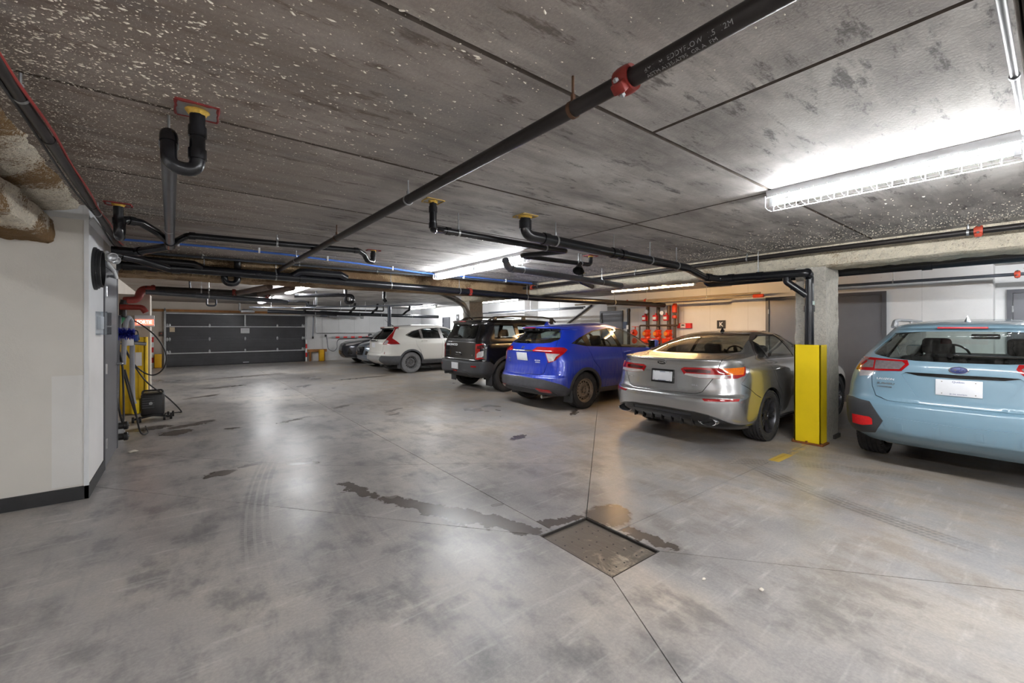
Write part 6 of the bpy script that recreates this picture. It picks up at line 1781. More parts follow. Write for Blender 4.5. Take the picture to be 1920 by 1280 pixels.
# ------------------------------------------------------------------ two cars parked nose out
def nose_car(name_label, loc, col, metallic, tall, kind):
    root = thing('car', name_label, 'car', loc, math.pi)
    pm = paint(kind + '_paint', col, metallic, .28, .08)
    k = tall
    B = Body(
        rear=[(.25, .12), (.5, 0), (.75, .03), (1.0, .06), (1.15 * k, .2), (1.42 * k, .5), (1.50 * k, .9), (1.545 * k, 1.5), (1.56 * k, 1.9)],
        front=[(.25, 4.45), (.34, 4.56), (.5, 4.62), (.70, 4.60), (.84, 4.52), (.92, 4.38), (.99, 4.05), (1.05, 3.7), (1.08, 3.52), (1.25 * k, 3.1), (1.42 * k, 2.7), (1.50 * k, 2.45), (1.545 * k, 2.2), (1.56 * k, 2.0)],
        side=[(.25, .82), (.38, .89), (.55, .915), (.75, .92), (.92, .90), (1.0, .87), (1.08, .83), (1.25 * k, .75), (1.38 * k, .68), (1.45 * k, .62), (1.50 * k, .52), (1.53 * k, .38), (1.56 * k, .1)],
        Df=[(.25, .75), (.8, .85), (1.0, .9), (1.4, .6), (1.56 * k, .3)], nf=[(.25, 3.2), (1.0, 2.8), (1.56 * k, 2.6)])
    ax = (.95, 3.62); R = .35
    if kind == 'graphite':
        B.region('grille', [('f', 0, .86), ('f', .22, .85), ('f', .17, .62), ('f', .36, .36), ('f', .34, .30), ('f', 0, .29)], .012)
        B.region('headlamp', [('f', .36, .83), ('f', .42, .76), ('f', .72, .80), ('s', 4.05, .89), ('s', 3.95, .93), ('f', .62, .89)], .006)
        B.region('intake', [('f', .66, .68), ('f', .60, .44), ('f', .74, .40), ('f', .76, .52)], -.01)
        B.region('splitter', [('f', 0, .29), ('f', .70, .31), ('f', .74, .27), ('f', 0, .25)], .02)
    else:
        B.region('grille', [('f', 0, .80), ('f', .40, .79), ('f', .44, .70), ('f', .36, .48), ('f', 0, .46)], .010)
        B.region('headlamp', [('f', .50, .84), ('f', .52, .78), ('f', .78, .82), ('s', 4.0, .91), ('f', .70, .90)], .006)
        B.region('intake', [('f', .54, .64), ('f', .50, .50), ('f', .70, .46), ('f', .74, .60)], -.01)
        B.region('splitter', [('f', 0, .38), ('f', .60, .39), ('f', .66, .30), ('f', 0, .29)], .02)
    for x in ax: B.region(None, arch(x, R, R + .04, .25))
    B.region('bonnet', [('f', 0, .92), ('f', .48, .925), ('f', .66, .97), ('f', .74, 1.05), ('f', 0, 1.07)])
    B.line([('f', 0, .92), ('f', .48, .925), ('f', .66, .97), ('f', .74, 1.05)])
    B.region('windscreen', [('f', 0, 1.085), ('f', .62, 1.09), ('f', .68, 1.12), ('f', .53, 1.40 * k), ('f', 0, 1.45 * k)], -.003)
    B.region('frontdoor_g', [('s', 2.1, 1.10), ('s', 2.05, 1.42 * k), ('s', 2.4, 1.42 * k), ('s', 3.05, 1.10)], -.002)
    B.region('reardoor_g', [('s', 1.1, 1.12), ('s', 1.2, 1.38 * k), ('s', 1.95, 1.42 * k), ('s', 2.0, 1.10)], -.002)
    B.region('frontdoor', [('s', 2.05, .35), ('s', 3.0, .35), ('s', 3.2, .75), ('s', 3.2, 1.06), ('s', 2.05, 1.08)])
    B.line([('s', 2.05, 1.08), ('s', 2.05, .35), ('s', 3.0, .35), ('s', 3.21, .75), ('s', 3.21, 1.06)])
    car_common(root, B, CM, pm, ax, (R, .225, .235), 'five', .915, ['frontdoor'], ['windscreen', 'frontdoor_g', 'reardoor_g'], dict(windscreen=CM['glass'], reardoor_g=CM['dark']), (3.05, 1.14), (2.15, 1.15, .46, .72))
    g = B.piece(['grille'], 'grille', CM['gloss'], root, 0)
    for i in range(7):
        z = .34 + .07 * i if kind == 'graphite' else .49 + .045 * i
        wd = .17 if kind == 'graphite' else .36
        p, n = B.at('f', 0, z); q, _ = B.at('f', wd, z)
        MB().tube([(q.x + .012, -q.y, z), (p.x + .016, 0, z), (q.x + .012, q.y, z)], .006, 6).build('grille_bar', CM['plastic'], g)
    for sg in (-1, 1):
        h = B.piece(['headlamp'], 'headlamp', CM['clear'], root, sg)
        B.piece(['intake'], 'air_intake', CM['gloss'], root, sg)
    B.piece(['splitter'], 'lower_lip', CM['chrome'] if kind == 'graphite' else pm, root, 0)
    if kind == 'graphite': oval_badge(root, B, .78, 'L', .055, .038, CM, .055, 'f')
    else:
        p, n = B.at('f', 0, .66, .015)
        e = MB(); e.lathe((p.x, 0, p.z), (1, 0, 0), [(.05, 0), (.055, .008), (.07, .008), (.075, 0)], 4); e.build('emblem', CM['chrome'], root)
    dashboard(root, CM, 3.4, 1.12, .68)
    return root
def silver_car():
    return nose_car('silver-blue car parked nose out between the white crossover and the dark grey car', (9.95, 16.55, 0), rgb(128, 138, 150), .6, .98, 'silver')
def dark_car():
    return nose_car('dark graphite car parked nose out nearest the far white wall', (9.9, 18.75, 0), rgb(52, 54, 62), .6, 1.02, 'graphite')
# ------------------------------------------------------------------ the parked cars
subaru(); saloon(); blue_crossover(); offroader(); white_crossover(); silver_car(); dark_car()
# ------------------------------------------------------------------ garage door
gx0, gx1, gy = -.52, 4.165, 20.15
gd = struct('door_garage', 'black sectional garage door with white struts')
M_GD = plain('black_door_panel', rgb(60, 60, 63), .38, .25, .18, 3, .15, 120)
rows = [(.02, .50), (.50, 1.00), (1.00, 1.50), (1.50, 1.99)]
for a, b in rows:
    E().rbox((gx0, gy - .025, a + .004), (gx1, gy + .025, b - .004), .006, 1).build('door_section', M_GD, gd)
    for z in ((a * 2 + b) / 3, (a + b * 2) / 3):
        E().box((gx0, gy - .0265, z - .003), (gx1, gy - .02, z + .003)).build('panel_groove', M_BLACKRUB, gd, 0)
M_STRUT = plain('white_door_strut', rgb(206, 208, 210), .4, .4, .06, 6)
for z in (.50, 1.50, 1.99): E().rbox((gx0, gy - .075, z - .02), (gx1, gy - .026, z + .015), .006, 1).build('strut', M_STRUT, gd)
for z in (.54, 1.02, 1.54):
    for x in (gx0 + .03, gx0 + .10, .78, 1.95, 3.10, gx1 - .10, gx1 - .03):
        E().ball((x, gy - .035, z), .06, 10, (.6, .3, 1.3)).build('hinge', M_GALV, gd)
E().rbox((1.92, gy - .06, 1.56), (1.97, gy - .026, 1.98), .008).build('operator_arm', M_STRUT, gd)
nt = E(); nt.box((1.80, gy - .031, 1.24), (2.10, gy - .027, 1.44)); nt.build('notice', M_WHITEPL, gd, 0)
for i in range(5): E().box((1.83, gy - .033, 1.28 + i * .03), (2.07, gy - .031, 1.288 + i * .03)).build('notice_line', plain('faint_print', rgb(150, 150, 152), .6), gd, 0)
E().box((gx0 + .10, gy - .033, 1.30), (gx0 + .25, gy - .027, 1.47)).build('warning_label', plain('label_cream', rgb(206, 188, 160), .6), gd, 0)
E().box((1.88, gy - .06, .06), (2.08, gy - .026, .085)).build('lift_handle', M_STRUT, gd, 0)
E().box((gx0, gy - .03, 0), (gx1, gy + .03, .022)).build('bottom_seal', M_BLACKRUB, gd, 0)
for x in (gx0 - .03, gx1 + .03):
    E().box((x - .03, gy - .06, 0), (x + .03, gy + .04, 2.1)).build('door_track', M_GALV, gd, 0)
    q = E(); q.tube(bend([(x, gy - .03, 1.9), (x, gy - .03, 2.12), (x, gy - .6, 2.16)], .12), .02, 8); q.build('curved_track', M_GALV, gd)
op = thing('door_operator', 'grey garage door motor and drive tube mounted right of the door', 'motor', P3(4.9, 20.0, 2.0))
sub(E().cyl((3.95, 19.9, 2.02), (6.6, 19.9, 1.99), .03, 12), 'drive_tube', M_GALV, op)
sub(E().rbox((4.75, 19.78, 1.95), (5.0, 20.1, 2.22), .02), 'gearbox', M_GREYPIPE, op)
sub(E().cyl((5.0, 19.92, 2.10), (5.42, 19.92, 2.09), .11, 18), 'motor_body', plain('dark_motor_grey', rgb(66, 68, 74), .5, .4), op)
sub(E().rbox((5.42, 19.8, 1.98), (5.5, 20.1, 2.22), .01), 'end_bracket', M_GALV, op)
sub(E().cyl((5.1, 19.9, 1.95), (6.0, 19.9, 1.93), .05, 14), 'spring_tube', M_GALV, op)
sub(E().cyl((6.5, 19.9, 1.95), (6.62, 19.9, 1.95), .06, 14), 'end_bearing', M_GALV, op)
tr = thing('trolley_bracket', 'galvanised bracket of the door operator above the garage door', 'bracket', P3(1.95, 19.6, 2.2))
sub(E().box((1.75, 19.4, 2.06), (2.2, 19.7, 2.12)), 'plate', M_GALV, tr, 0)
sub(E().tube(bend([(1.70, 19.5, 2.42), (1.70, 19.5, 2.14), (1.85, 19.5, 2.08)], .06), .035, 10), 'arm', M_GALV, tr)
sub(E().cyl((1.8, 19.45, 2.14), (2.15, 19.45, 2.14), .05, 12), 'roller', M_GALV, tr)
# edge guards at the garage door
def striped_post(x, y, z1, label, mats_=(M_WHITEPL, M_SIGNRED)):
    r = thing('striped_edge_guard', label, 'guard', P3(x, y, 0))
    n = max(4, int(z1 / .17))
    for i in range(n): sub(E().rbox((x - .03, y - .02, z1 * i / n), (x + .03, y + .02, z1 * (i + 1) / n), .004, 1), 'stripe', mats_[i % 2], r)
    return r
striped_post(-.90, 20.1, 1.30, 'red and white edge guard left of the garage door')
striped_post(4.205, 20.05, .95, 'red and white edge guard right of the garage door')
def yellow_box(x, y, w, d, h, label):
    r = thing('yellow_bollard', label, 'bollard', P3(x, y, 0))
    sub(E().rbox((x - w / 2, y - d / 2, .012), (x + w / 2, y + d / 2, h), .008), 'shell', plain('orange_yellow_paint', rgb(232, 176, 18), .55, 0, .08, 5), r)
    sub(E().box((x - w / 2 - .03, y - d / 2 - .03, 0), (x + w / 2 + .03, y + d / 2 + .03, .012)), 'base_plate', M_RUST, r, 0)
    return r
yellow_box(-.74, 20.0, .20, .2, .50, 'low yellow guard box left of the garage door')
yellow_box(4.78, 19.9, .18, .2, .50, 'low yellow guard box right of the garage door')
w = thing('timber_rail', 'raw timber rail beside the right yellow guard box', 'timber', P3(4.5, 20.08, 0))
sub(E().box((4.25, 20.06, .40), (5.05, 20.14, .52)), 'plank', M_WOOD, w, 0); sub(E().box((4.33, 20.08, 0), (4.41, 20.14, .40)), 'post', M_WOOD, w, 0); sub(E().box((4.9, 20.08, 0), (4.98, 20.14, .40)), 'post', M_WOOD, w, 0)
br_ = thing('wall_guard_rail', 'red and white striped rail on the white wall behind the dark car', 'rail', P3(6.6, 20.14, 1.03))
for i in range(18):
    x = 5.28 + i * .17
    sub(E().box((x, 20.13, 1.0), (x + .17, 20.165, 1.07)), 'stripe', (M_GALV, M_SIGNRED)[i % 2], br_, 0)
hs = thing('charging_hose', 'thin grey hose hanging on the white wall near the dark car', 'hose', P3(5.1, 20.1, 1.1))
sub(E().tube(bend([(5.02, 20.12, 1.12), (5.06, 20.08, .95), (5.1, 20.05, .5), (5.35, 20.05, .38), (5.5, 20.08, .55), (5.5, 20.12, .95), (6.4, 20.15, .98)], .2, 8), .014, 8), 'hose_line', M_GREYPIPE, hs)
sub(E().rbox((4.98, 20.09, 1.06), (5.06, 20.15, 1.16), .01), 'hook', M_BLACKPL, hs)
cd = thing('wall_conduit', 'grey electrical conduit along the white wall right of the garage door', 'conduit', P3(4.6, 20.18, 1.2))
sub(E().tube(bend([(4.62, 20.17, 2.1), (4.62, 20.17, 1.22), (9.4, 20.17, 1.22)], .08), .014, 8), 'conduit_run', M_GALV, cd)
cb = thing('cable_drop', 'blue-grey cable hanging by the garage door motor', 'cable', P3(4.5, 20.15, 1.0))
sub(E().tube([(4.52, 20.15, 2.1), (4.5, 20.14, 1.6), (4.49, 20.14, 1.05)], .014, 8), 'cord', plain('slate_cable', rgb(70, 84, 110), .5), cb)
sub(E().rbox((4.46, 20.12, .98), (4.52, 20.16, 1.08), .008), 'plug', M_BLACKPL, cb)
jb = thing('junction_box', 'grey junction box low on the left jamb', 'box', P3(-1.0, 20.15, .6))
sub(E().rbox((-1.04, 20.1, .55), (-.945, 20.19, .75), .008), 'box_shell', M_GALV, jb); sub(E().cyl((-1.0, 20.17, .75), (-1.0, 20.17, 2.2), .014, 8), 'conduit_run', M_GALV, jb)
kb = thing('control_box', 'small dark control box on the jamb beside the garage door', 'box', P3(-.66, 20.17, 1.2))
sub(E().rbox((-.72, 20.14, 1.14), (-.60, 20.2, 1.30), .008), 'box_shell', plain('dark_box_brown', rgb(84, 74, 66), .6), kb); sub(E().cyl((-.66, 20.13, 1.24), (-.66, 20.15, 1.24), .014, 10), 'button', M_SIGNRED, kb)

# ------------------------------------------------------------------ yellow column guard by the pale blue car
yg = thing('column_guard', 'tall bright yellow steel guard in front of the sprayed column', 'guard', P3(6.03, 1.89, 0))
q = E()
q.rbox((6.01, 1.745, .02), (6.03, 2.03, 1.21), .004, 1); q.rbox((6.01, 1.745, .02), (6.22, 1.765, 1.21), .004, 1); q.rbox((6.01, 2.01, .02), (6.22, 2.03, 1.21), .004, 1); q.box((6.02, 1.755, 1.195), (6.07, 2.02, 1.208))
sub(q, 'guard_shell', M_YELLOW, yg)
sub(E().rbox((5.985, 1.72, 0), (6.23, 2.05, .022), .006), 'base_plate', M_RUST, yg)
bt = E()
for yy in (1.735, 1.89, 2.035): bt.cyl((5.995, yy, .02), (5.995, yy, .04), .012, 8)
tag(sub(bt, 'anchor_bolts', M_RUST, yg), kind='stuff')
# ------------------------------------------------------------------ right wall furniture
def sign_box(label, X, y, z, w, h, face, txt, tcol, size, t=.02, cat='sign', name='wall_sign', border=None):
    r = thing(name, label, cat, P3(X, y, z))
    sub(E().rbox((X - t, y - w / 2, z - h / 2), (X, y + w / 2, z + h / 2), .004, 1), 'panel', face, r)
    if border:
        q = E(); b = w * .06
        for a, c in (((y - w / 2, z - h / 2), (y + w / 2, z - h / 2 + b)), ((y - w / 2, z + h / 2 - b), (y + w / 2, z + h / 2)), ((y - w / 2, z - h / 2), (y - w / 2 + b, z + h / 2)), ((y + w / 2 - b, z - h / 2), (y + w / 2, z + h / 2))):
            q.box((X - t - .003, a[0], a[1]), (X - t, c[0], c[1]))
        sub(q, 'border', border, r, 0)
    if txt:
        o = text_on('lettering', txt, size * U, frame_m(P3(X - t - .001, y, z), (0, -1, 0), (0, 0, 1)), tcol, r, .001, .002)
        o.location = -Vector(r.location)
    return r
M_SIGNBLACK = plain('sign_black', rgb(24, 24, 24), .5)
sign_box('black square sign with a white letter K on the lit wall', 10.30, 5.02, 1.515, .20, .20, M_SIGNBLACK, 'K', M_WHITEPL, .15, border=M_SIGNBLACK)
fb = sign_box('red fire document box with a white label beside the valves', 10.30, 5.95, 1.49, .38, .13, M_SIGNRED, '', None, .1, .09, 'box', 'document_box')
sub(E().box((10.205, 5.90, 1.435), (10.209, 6.04, 1.545)), 'white_label', M_WHITEPL, fb, 0)
sub(E().box((10.203, 5.93, 1.49), (10.206, 6.01, 1.52)), 'label_print', M_SIGNBLACK, fb, 0)
sign_box('small dark square sign high on the far white wall', 9.67, 16.45, 1.93, .22, .26, M_SIGNBLACK, 'N', M_WHITEPL, .16)
sign_box('blue and white notice on the wall behind the black car', 9.67, 12.7, 1.60, .9, .14, M_WHITEPL, 'ACCES', plain('sign_blue', rgb(48, 78, 140), .5), .10)
sign_box('small dark sign high above the grey door', 10.30, 8.35, 2.02, .30, .13, plain('sign_frame_grey', rgb(120, 116, 108), .5), '', None, .1, .03)
cp = sign_box('dark intercom panel beside the grey door', 10.30, 7.86, 1.52, .16, .2, plain('panel_blue_grey', rgb(86, 98, 122), .5), '', None, .1, .03, 'panel', 'intercom')
lb = sign_box('small white label plate on the downpipe', 10.09, 7.62, 1.46, .08, .12, M_WHITEPL, '', None, .1, .006)
# sprinkler valve set
vs = thing('valve_station', 'orange-red sprinkler valve station with gauges on the wall', 'valves', P3(10.05, 6.7, 0))
M_VPIPE = plain('brown_steel_pipe', rgb(84, 66, 52), .5, .4, .2, 12)
for i, y in enumerate((6.95, 6.62, 6.30)):
    sub(E().cyl((10.1, y, .35), (10.1, y, 2.02), .05, 14), 'riser', M_VPIPE, vs)
    q = E(); q.lathe((10.1, y, 1.26), (0, 0, 1), [(.05, -.12), (.085, -.11), (.085, -.08), (.065, -.05), (.095, .0), (.065, .06), (.085, .09), (.085, .12), (.05, .13)], 18)
    q.lathe((10.02, y, 1.28), (-1, 0, 0), [(.07, 0), (.085, .04), (.05, .08), (.001, .09)], 16)
    sub(q, 'check_valve', M_ORANGE, vs)
    sub(E().cyl((9.925, y, 1.28), (9.932, y, 1.28), .05, 16), 'yellow_plate', plain('yellow_tag', rgb(238, 140, 30), .5), vs)
    q = E(); q.rbox((9.97, y - .03, 1.62), (10.08, y + .10, 1.78), .02, 2); q.cyl((10.03, y + .03, 1.78), (10.03, y + .03, 1.83), .022, 10)
    f = sub(q, 'flow_switch', plain('switch_red', rgb(196, 30, 30), .4), vs)
    E().box((9.962, y - .01, 1.66), (9.969, y + .08, 1.73)).build('switch_label', M_WHITEPL, f, 0)
    q = E(); q.tube([(10.1, y + .05, 1.12), (10.1, y + .2, 1.12)], .038, 12); q.lathe((10.02, y + .02, 1.08), (0, 1, 0), [(.04, -.1), (.062, -.1), (.066, .0), (.062, .1), (.04, .1)], 16)
    sub(q, 'control_valve', M_ORANGE, vs)
for y, z in ((6.90, 2.0), (6.42, 1.95)):
    q = E(); q.cyl((9.99, y, z - .12), (9.95, y, z - .12), .06, 20); g = sub(q, 'pressure_gauge', M_GALV, vs)
    E().cyl((9.95, y, z - .12), (9.946, y, z - .12), .052, 20).build('gauge_face', M_WHITEPL, g)
sub(E().tube(bend([(10.02, 7.15, 1.08), (10.02, 7.15, 1.50), (10.02, 6.0, 1.50), (10.02, 6.0, 2.0)], .04), .024, 12), 'bypass_pipe', M_VPIPE, vs)
q = E(); q.lathe((10.05, 7.32, 1.30), (-1, 0, 0), [(.001, -.02), (.08, 0), (.10, .03), (.09, .06), (.03, .08)], 18); q.lathe((9.95, 7.32, 1.30), (-1, 0, 0), [(.075, .0), (.085, .012), (.075, .024), (.065, .012)], 20, closed=True)
q.cyl((10.05, 7.32, 1.40), (10.05, 7.32, 1.47), .015, 8); q.box((10.0, 7.24, 1.465), (10.1, 7.40, 1.48))
sub(q, 'gate_valve', M_ORANGE, vs)
sub(E().lathe((10.05, 7.32, 1.08), (-1, 0, 0), [(.001, 0), (.075, .01), (.085, .05), (.04, .07)], 18), 'gate_valve', M_ORANGE, vs)
sub(E().lathe((10.08, 6.12, 1.95), (0, 0, 1), [(.05, -.12), (.075, -.11), (.075, .05), (.055, .08), (.05, .12)], 16), 'alarm_valve', M_ORANGE, vs)
sub(E().lathe((10.08, 6.12, 1.72), (0, 0, 1), [(.05, -.04), (.07, -.03), (.07, .03), (.05, .04)], 16), 'flange', M_ORANGE, vs)
sub(E().rbox((9.95, 5.98, 1.0), (10.1, 6.2, 1.16), .05, 3), 'horn_cover', M_ORANGE, vs)
sub(E().cyl((10.08, 6.12, .3), (10.08, 6.12, 1.95), .035, 12), 'riser', M_VPIPE, vs)
sub(E().box((10.0, 5.95, .02), (10.28, 7.4, .3)), 'plinth', M_GREYWALL, vs, 0)

# ------------------------------------------------------------------ fittings on the white enclosure and its door
vt = thing('round_vent', 'round black duct vent high on the white enclosure side', 'vent', P3(-.63, 5.27, 1.94))
q = E(); q.lathe((-.632, 5.27, 1.94), (1, 0, 0), [(.19, 0), (.19, .016), (.178, .018), (.178, .032), (.165, .034), (.165, .055), (.15, .057), (.15, .02), (.001, .02)], 32)
sub(q, 'vent_collar', M_BLACKPL, vt)
pg = thing('thermostat_guard', 'clear plastic guard box over a switch on the white enclosure side', 'box', P3(-.63, 5.5, 1.44))
M_CLEARPL = glass('clear_plastic', (.90, .92, .94, 1), .05)
q = E()
for a, b in (((-.632, 5.33, 1.35), (-.56, 5.34, 1.56)), ((-.632, 5.62, 1.35), (-.56, 5.63, 1.56)), ((-.56, 5.33, 1.35), (-.555, 5.63, 1.56)), ((-.632, 5.33, 1.55), (-.56, 5.63, 1.56)), ((-.632, 5.33, 1.35), (-.56, 5.63, 1.36))): q.box(a, b)
sub(q, 'plastic_cover', M_CLEARPL, pg, 0)
sub(E().rbox((-.632, 5.40, 1.40), (-.60, 5.56, 1.52), .006), 'thermostat', M_WHITEPL, pg)
el = thing('emergency_light', 'twin emergency lamp above the grey steel door', 'light', P3(-.6, 6.05, 2.11))
q = E(); q.rbox((-.628, 5.86, 2.10), (-.60, 6.10, 2.19), .01); sub(q, 'housing', M_WHITEPL, el)
for yy in (5.84, 6.08):
    q = E(); q.lathe((-.575, yy, 2.13), (.5, -.8, -.3), [(.02, -.04), (.036, -.025), (.043, .022), (.038, .026)], 18); hh = sub(q, 'lamp_head', M_WHITEPL, el)
    E().lathe((-.575, yy, 2.13), (.5, -.8, -.3), [(.037, .024), (.022, .014), (.001, .01)], 18).build('reflector', M_GALV, hh)
q = E(); q.tube([(-.62, 5.95, 2.08), (-.57, 5.95, 2.0), (-.56, 6.05, 1.94), (-.61, 6.15, 1.96)], .016, 8); sub(q, 'bracket', M_WHITEPL, el)

# ------------------------------------------------------------------ washing corner beyond the enclosure
yp = thing('column_guard', 'tall yellow folded steel guard behind the pressure washer', 'guard', P3(-0.64, 9.35, 0))
q = E(); q.rbox((-0.82, 9.28, .02), (-0.51, 9.30, 1.27), .004, 1); q.rbox((-0.53, 9.28, .02), (-0.49, 9.62, 1.27), .004, 1); q.box((-0.69, 9.268, .02), (-0.675, 9.28, 1.27)); q.box((-0.59, 9.268, .02), (-0.58, 9.28, 1.27))
sub(q, 'guard_shell', plain('weathered_yellow', rgb(214, 178, 24), .6, 0, .12, 5), yp)
sub(E().box((-0.63, 9.262, .80), (-0.55, 9.268, 1.02), Matrix.Translation((0, 0, 0))), 'label', M_WHITEPL, yp, 0)
ex = thing('exit_sign', 'red lit SORTIE exit sign on the dirty white pier', 'sign', P3(-0.51, 9.70, 1.54))
sub(E().rbox((-0.67, 9.68, 1.44), (-0.41, 9.74, 1.64), .006), 'housing', M_WHITEPL, ex)
o = sub(E().box((-0.66, 9.674, 1.47), (-0.42, 9.68, 1.57)), 'lit_panel', emit('exit_panel_red', (1.0, .16, .10, 1), 1.4), ex, 0)
o = text_on('lettering', 'SORTIE', .085 * U, frame_m(P3(-0.54, 9.672, 1.52), (1, 0, 0), (0, 0, 1)), emit('exit_letters', (1.0, .72, .60, 1), 2.0), ex, .001, .001, 'CENTER', 0, .72); o.location = -Vector(ex.location)
sub(E().rbox((-0.61, 9.70, 1.16), (-0.51, 9.75, 1.25), .006), 'junction_box', plain('dark_box_brown', rgb(84, 74, 66), .6), ex)
# pressure washer
pw = thing('pressure_washer', 'black and yellow pressure washer standing on wet floor', 'washer', P3(-.45, 8.62, 0))
sub(E().rbox((-.52, 8.48, .07), (-.24, 8.78, .42), .035, 3), 'motor_housing', M_BLACKPL, pw)
q = E()
for i in range(5): q.box((-.50, 8.474, .20 + i * .035), (-.36, 8.482, .215 + i * .035))
tag(sub(q, 'cooling_slots', plain('slot_grey', rgb(64, 64, 68), .6), pw, 0), kind='stuff')
sub(E().rbox((-.62, 8.50, .12), (-.53, 8.72, .34), .02, 2), 'yellow_tank', M_YELLOW, pw)
sub(E().tube(bend([(-.50, 8.55, .40), (-.50, 8.55, .46), (-.26, 8.55, .46), (-.26, 8.55, .40)], .03), .014, 10), 'carry_handle', M_BLACKPL, pw)
sub(E().cyl((-.40, 8.46, .27), (-.40, 8.49, .27), .022, 14), 'dial', M_GALV, pw)
for x, y in ((-.60, 8.44), (-.52, 8.43), (-.24, 8.47), (-.16, 8.50), (-.20, 8.72), (-.14, 8.74)):
    sub(E().cyl((x - .014, y, .045), (x + .014, y, .045), .045, 18), 'wheel', M_BLACKPL, pw)
q = E(); q.tube(bend([(-.60, 8.44, .05), (-.38, 8.46, .09), (-.16, 8.50, .05)], .05), .016, 8); sub(q, 'axle', M_BLACKPL, pw)
hz = thing('washer_hose', 'black pressure hose looping from the wall to the washer', 'hose', P3(-.6, 8.6, 1.5))
def spline(P, n=10):
    P = [Vector(q) for q in P]; out = []
    for i in range(len(P) - 1):
        a, b, c, d = P[max(i - 1, 0)], P[i], P[i + 1], P[min(i + 2, len(P) - 1)]
        for k in range(n):
            t = k / n
            out.append(.5 * ((2 * b) + (c - a) * t + (2 * a - 5 * b + 4 * c - d) * t * t + (3 * b - a - 3 * c + d) * t ** 3))
    return out + [P[-1]]
sub(E().tube(spline([(-.74, 8.5, 1.50), (-.60, 8.5, 1.53), (-.35, 8.5, 1.30), (-.22, 8.5, 1.0), (-.26, 8.5, .78), (-.40, 8.5, .70), (-.58, 8.5, .86), (-.74, 8.5, 1.25)]), .010, 8), 'hose_loop', M_BLACKRUB, hz)
sub(E().tube(spline([(-.74, 8.52, 1.2), (-.62, 8.52, .92), (-.45, 8.5, .60), (-.20, 8.6, .32), (-.04, 8.9, .05), (-.08, 9.0, .016), (-.24, 8.8, .05)]), .010, 8), 'hose_tail', M_BLACKRUB, hz)
sub(E().cyl((-.72, 8.5, 1.49), (-.72, 8.5, 1.58), .03, 12), 'orange_hook', M_ORANGE, hz)
# hoses, brush and gear hanging on the side wall
def hanging(name, label, cat, P, d, mat):
    r = thing(name, label, cat, P3(*P[0])); sub(E().tube(spline(P), d / 2, 10), 'hose_line', mat, r); return r
hanging('vacuum_hose', 'grey vacuum hose hanging nearest the enclosure door', 'hose', [(-0.72, 7.5, .6), (-0.68, 7.5, 1.3), (-0.68, 7.55, 1.52), (-0.68, 7.65, 1.55), (-0.7, 7.72, 1.45), (-0.72, 7.75, .5)], .06, M_GREYPIPE)
hanging('vacuum_hose', 'grey vacuum hose hanging above the yellow guard', 'hose', [(-0.68, 8.1, .9), (-0.66, 8.1, 1.4), (-0.64, 8.15, 1.55), (-0.62, 8.25, 1.55), (-0.6, 8.3, 1.4), (-0.6, 8.35, .5), (-0.58, 8.35, .3)], .06, plain('pale_grey_hose', rgb(140, 144, 152), .55))
hanging('garden_hose', 'thin black cord looped on the side wall', 'hose', [(-0.74, 7.3, 1.2), (-0.68, 7.3, .6), (-0.62, 7.4, .2), (-0.64, 7.55, .9), (-0.68, 7.6, 1.1), (-0.58, 7.7, .5), (-0.5, 7.8, .12)], .022, M_BLACKRUB)
hanging('garden_hose', 'black cable trailing down to the floor by the door', 'hose', [(-0.58, 7.1, .9), (-0.5, 7.1, .5), (-0.44, 7.15, .1), (-0.38, 7.4, .03), (-0.43, 7.9, .03)], .018, M_BLACKRUB)
vp = thing('standpipe', 'vertical white standpipe on the side wall', 'pipe', P3(-0.74, 7.35, 0)); sub(E().cyl((-0.74, 7.35, 1.5), (-0.74, 7.35, 2.1), .05, 14), 'pipe_run', plain('dusty_white_pipe', rgb(176, 164, 150), .7, 0, .2, 12), vp)
sub(E().cyl((-0.74, 7.55, .05), (-0.74, 7.55, .9), .06, 14), 'lower_pipe', M_GREYWALL, vp); sub(E().rbox((-0.8, 7.45, .0), (-0.62, 7.65, .22), .03), 'foot', M_GALV, vp)
bh = thing('wash_brush', 'blue bristle wash brush hanging on the side wall', 'brush', P3(-.62, 7.30, 1.34))
sub(E().cyl((-.80, 7.30, 1.34), (-.50, 7.30, 1.34), .016, 10), 'brush_core', M_BLACKPL, bh)
rng_ = random.Random(3); q = E()
for i in range(420):
    x = rng_.uniform(-.70, -.505); a_ = rng_.uniform(0, 2 * math.pi); rr = rng_.uniform(.05, .085)
    q.tube([(x, 7.30 + .014 * math.cos(a_), 1.34 + .014 * math.sin(a_)), (x + rng_.uniform(-.02, .02), 7.30 + rr * math.cos(a_), 1.34 + rr * math.sin(a_))], [.005, .003], 4, False)
tag(sub(q, 'bristles', plain('blue_bristles', rgb(18, 34, 150), .6, 0, .2, 30), bh, 0), kind='stuff')
sub(E().cyl((-.79, 7.30, 1.34), (-.79, 7.30, 1.85), .014, 8), 'handle', M_GALV, bh)
gb = thing('spray_gun', 'white and grey spray gun hanging by the yellow guard', 'tool', P3(-.60, 8.3, 1.2))
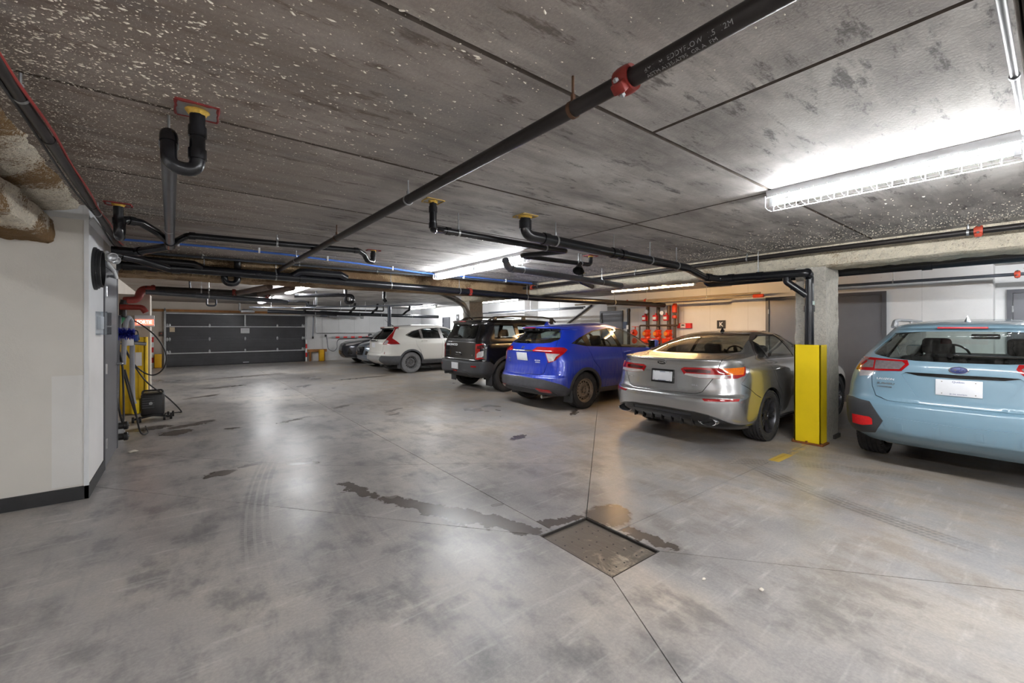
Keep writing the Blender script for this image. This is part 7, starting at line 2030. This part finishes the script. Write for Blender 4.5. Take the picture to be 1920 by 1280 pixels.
sub(E().rbox((-.70, 8.26, 1.16), (-.58, 8.34, 1.26), .015), 'gun_body', M_WHITEPL, gb); sub(E().cyl((-.58, 8.3, 1.2), (-.44, 8.3, 1.18), .025, 10), 'nozzle', M_GALV, gb); sub(E().tube(bend([(-.66, 8.3, 1.26), (-.64, 8.3, 1.38), (-.54, 8.3, 1.38), (-.52, 8.3, 1.24)], .03), .008, 8), 'guard_loop', M_BLACKPL, gb)
sub(E().rbox((-.58, 8.27, 1.22), (-.53, 8.33, 1.32), .01), 'blue_knob', plain('knob_blue', rgb(40, 70, 130), .5), gb)
gf = thing('hose_coupling', 'green hose coupling on the side wall', 'tool', P3(-0.68, 7.62, 1.52)); sub(E().cyl((-0.68, 7.62, 1.48), (-0.64, 7.62, 1.56), .03, 12), 'sleeve', plain('green_plastic', rgb(34, 110, 70), .5), gf); sub(E().cyl((-0.64, 7.62, 1.56), (-0.63, 7.62, 1.58), .036, 12), 'collar', M_BLACKPL, gf)
for i, (y, z, r_) in enumerate(((7.02, .22, .05), (7.0, .09, .05))):
    k = thing('pipe_stub', ('upper' if i == 0 else 'lower') + ' dark pipe stub beside the enclosure door foot', 'pipe', P3(-.6, y, z))
    sub(E().lathe((-.66, y, z), (1, 0, 0), [(.001, .12), (r_ * .8, .12), (r_, .11), (r_, .08), (r_ * .8, .075), (r_ * .8, 0)], 16), 'stub', M_BLACKPL, k)
    sub(E().cyl((-.55, y, z), (-.53, y, z), .012, 8), 'plug_nut', M_GALV, k)
# small litter on the floor
for i, (x, y, s_) in enumerate(((2.45, .98, .012), (2.30, 1.22, .010), (-.46, 6.45, .03))):
    n_ = thing('plaster_crumb', ('largest pale crumb near the drain', 'smaller pale crumb near the drain', 'pale crumb at the foot of the grey steel door')[i], 'crumb', P3(x, y, 0))
    q = E(); q.ball((x, y, s_ * .4), s_, 8, (1.4, .9, .5)); q.v = [(a + noise.noise(Vector((a, b, c)) * 90) * s_ * .5, b + noise.noise(Vector((b, c, a)) * 90) * s_ * .4, max(0, c)) for a, b, c in q.v]
    sub(q, 'lump', plain('plaster_white', rgb(220, 212, 198), .9), n_)
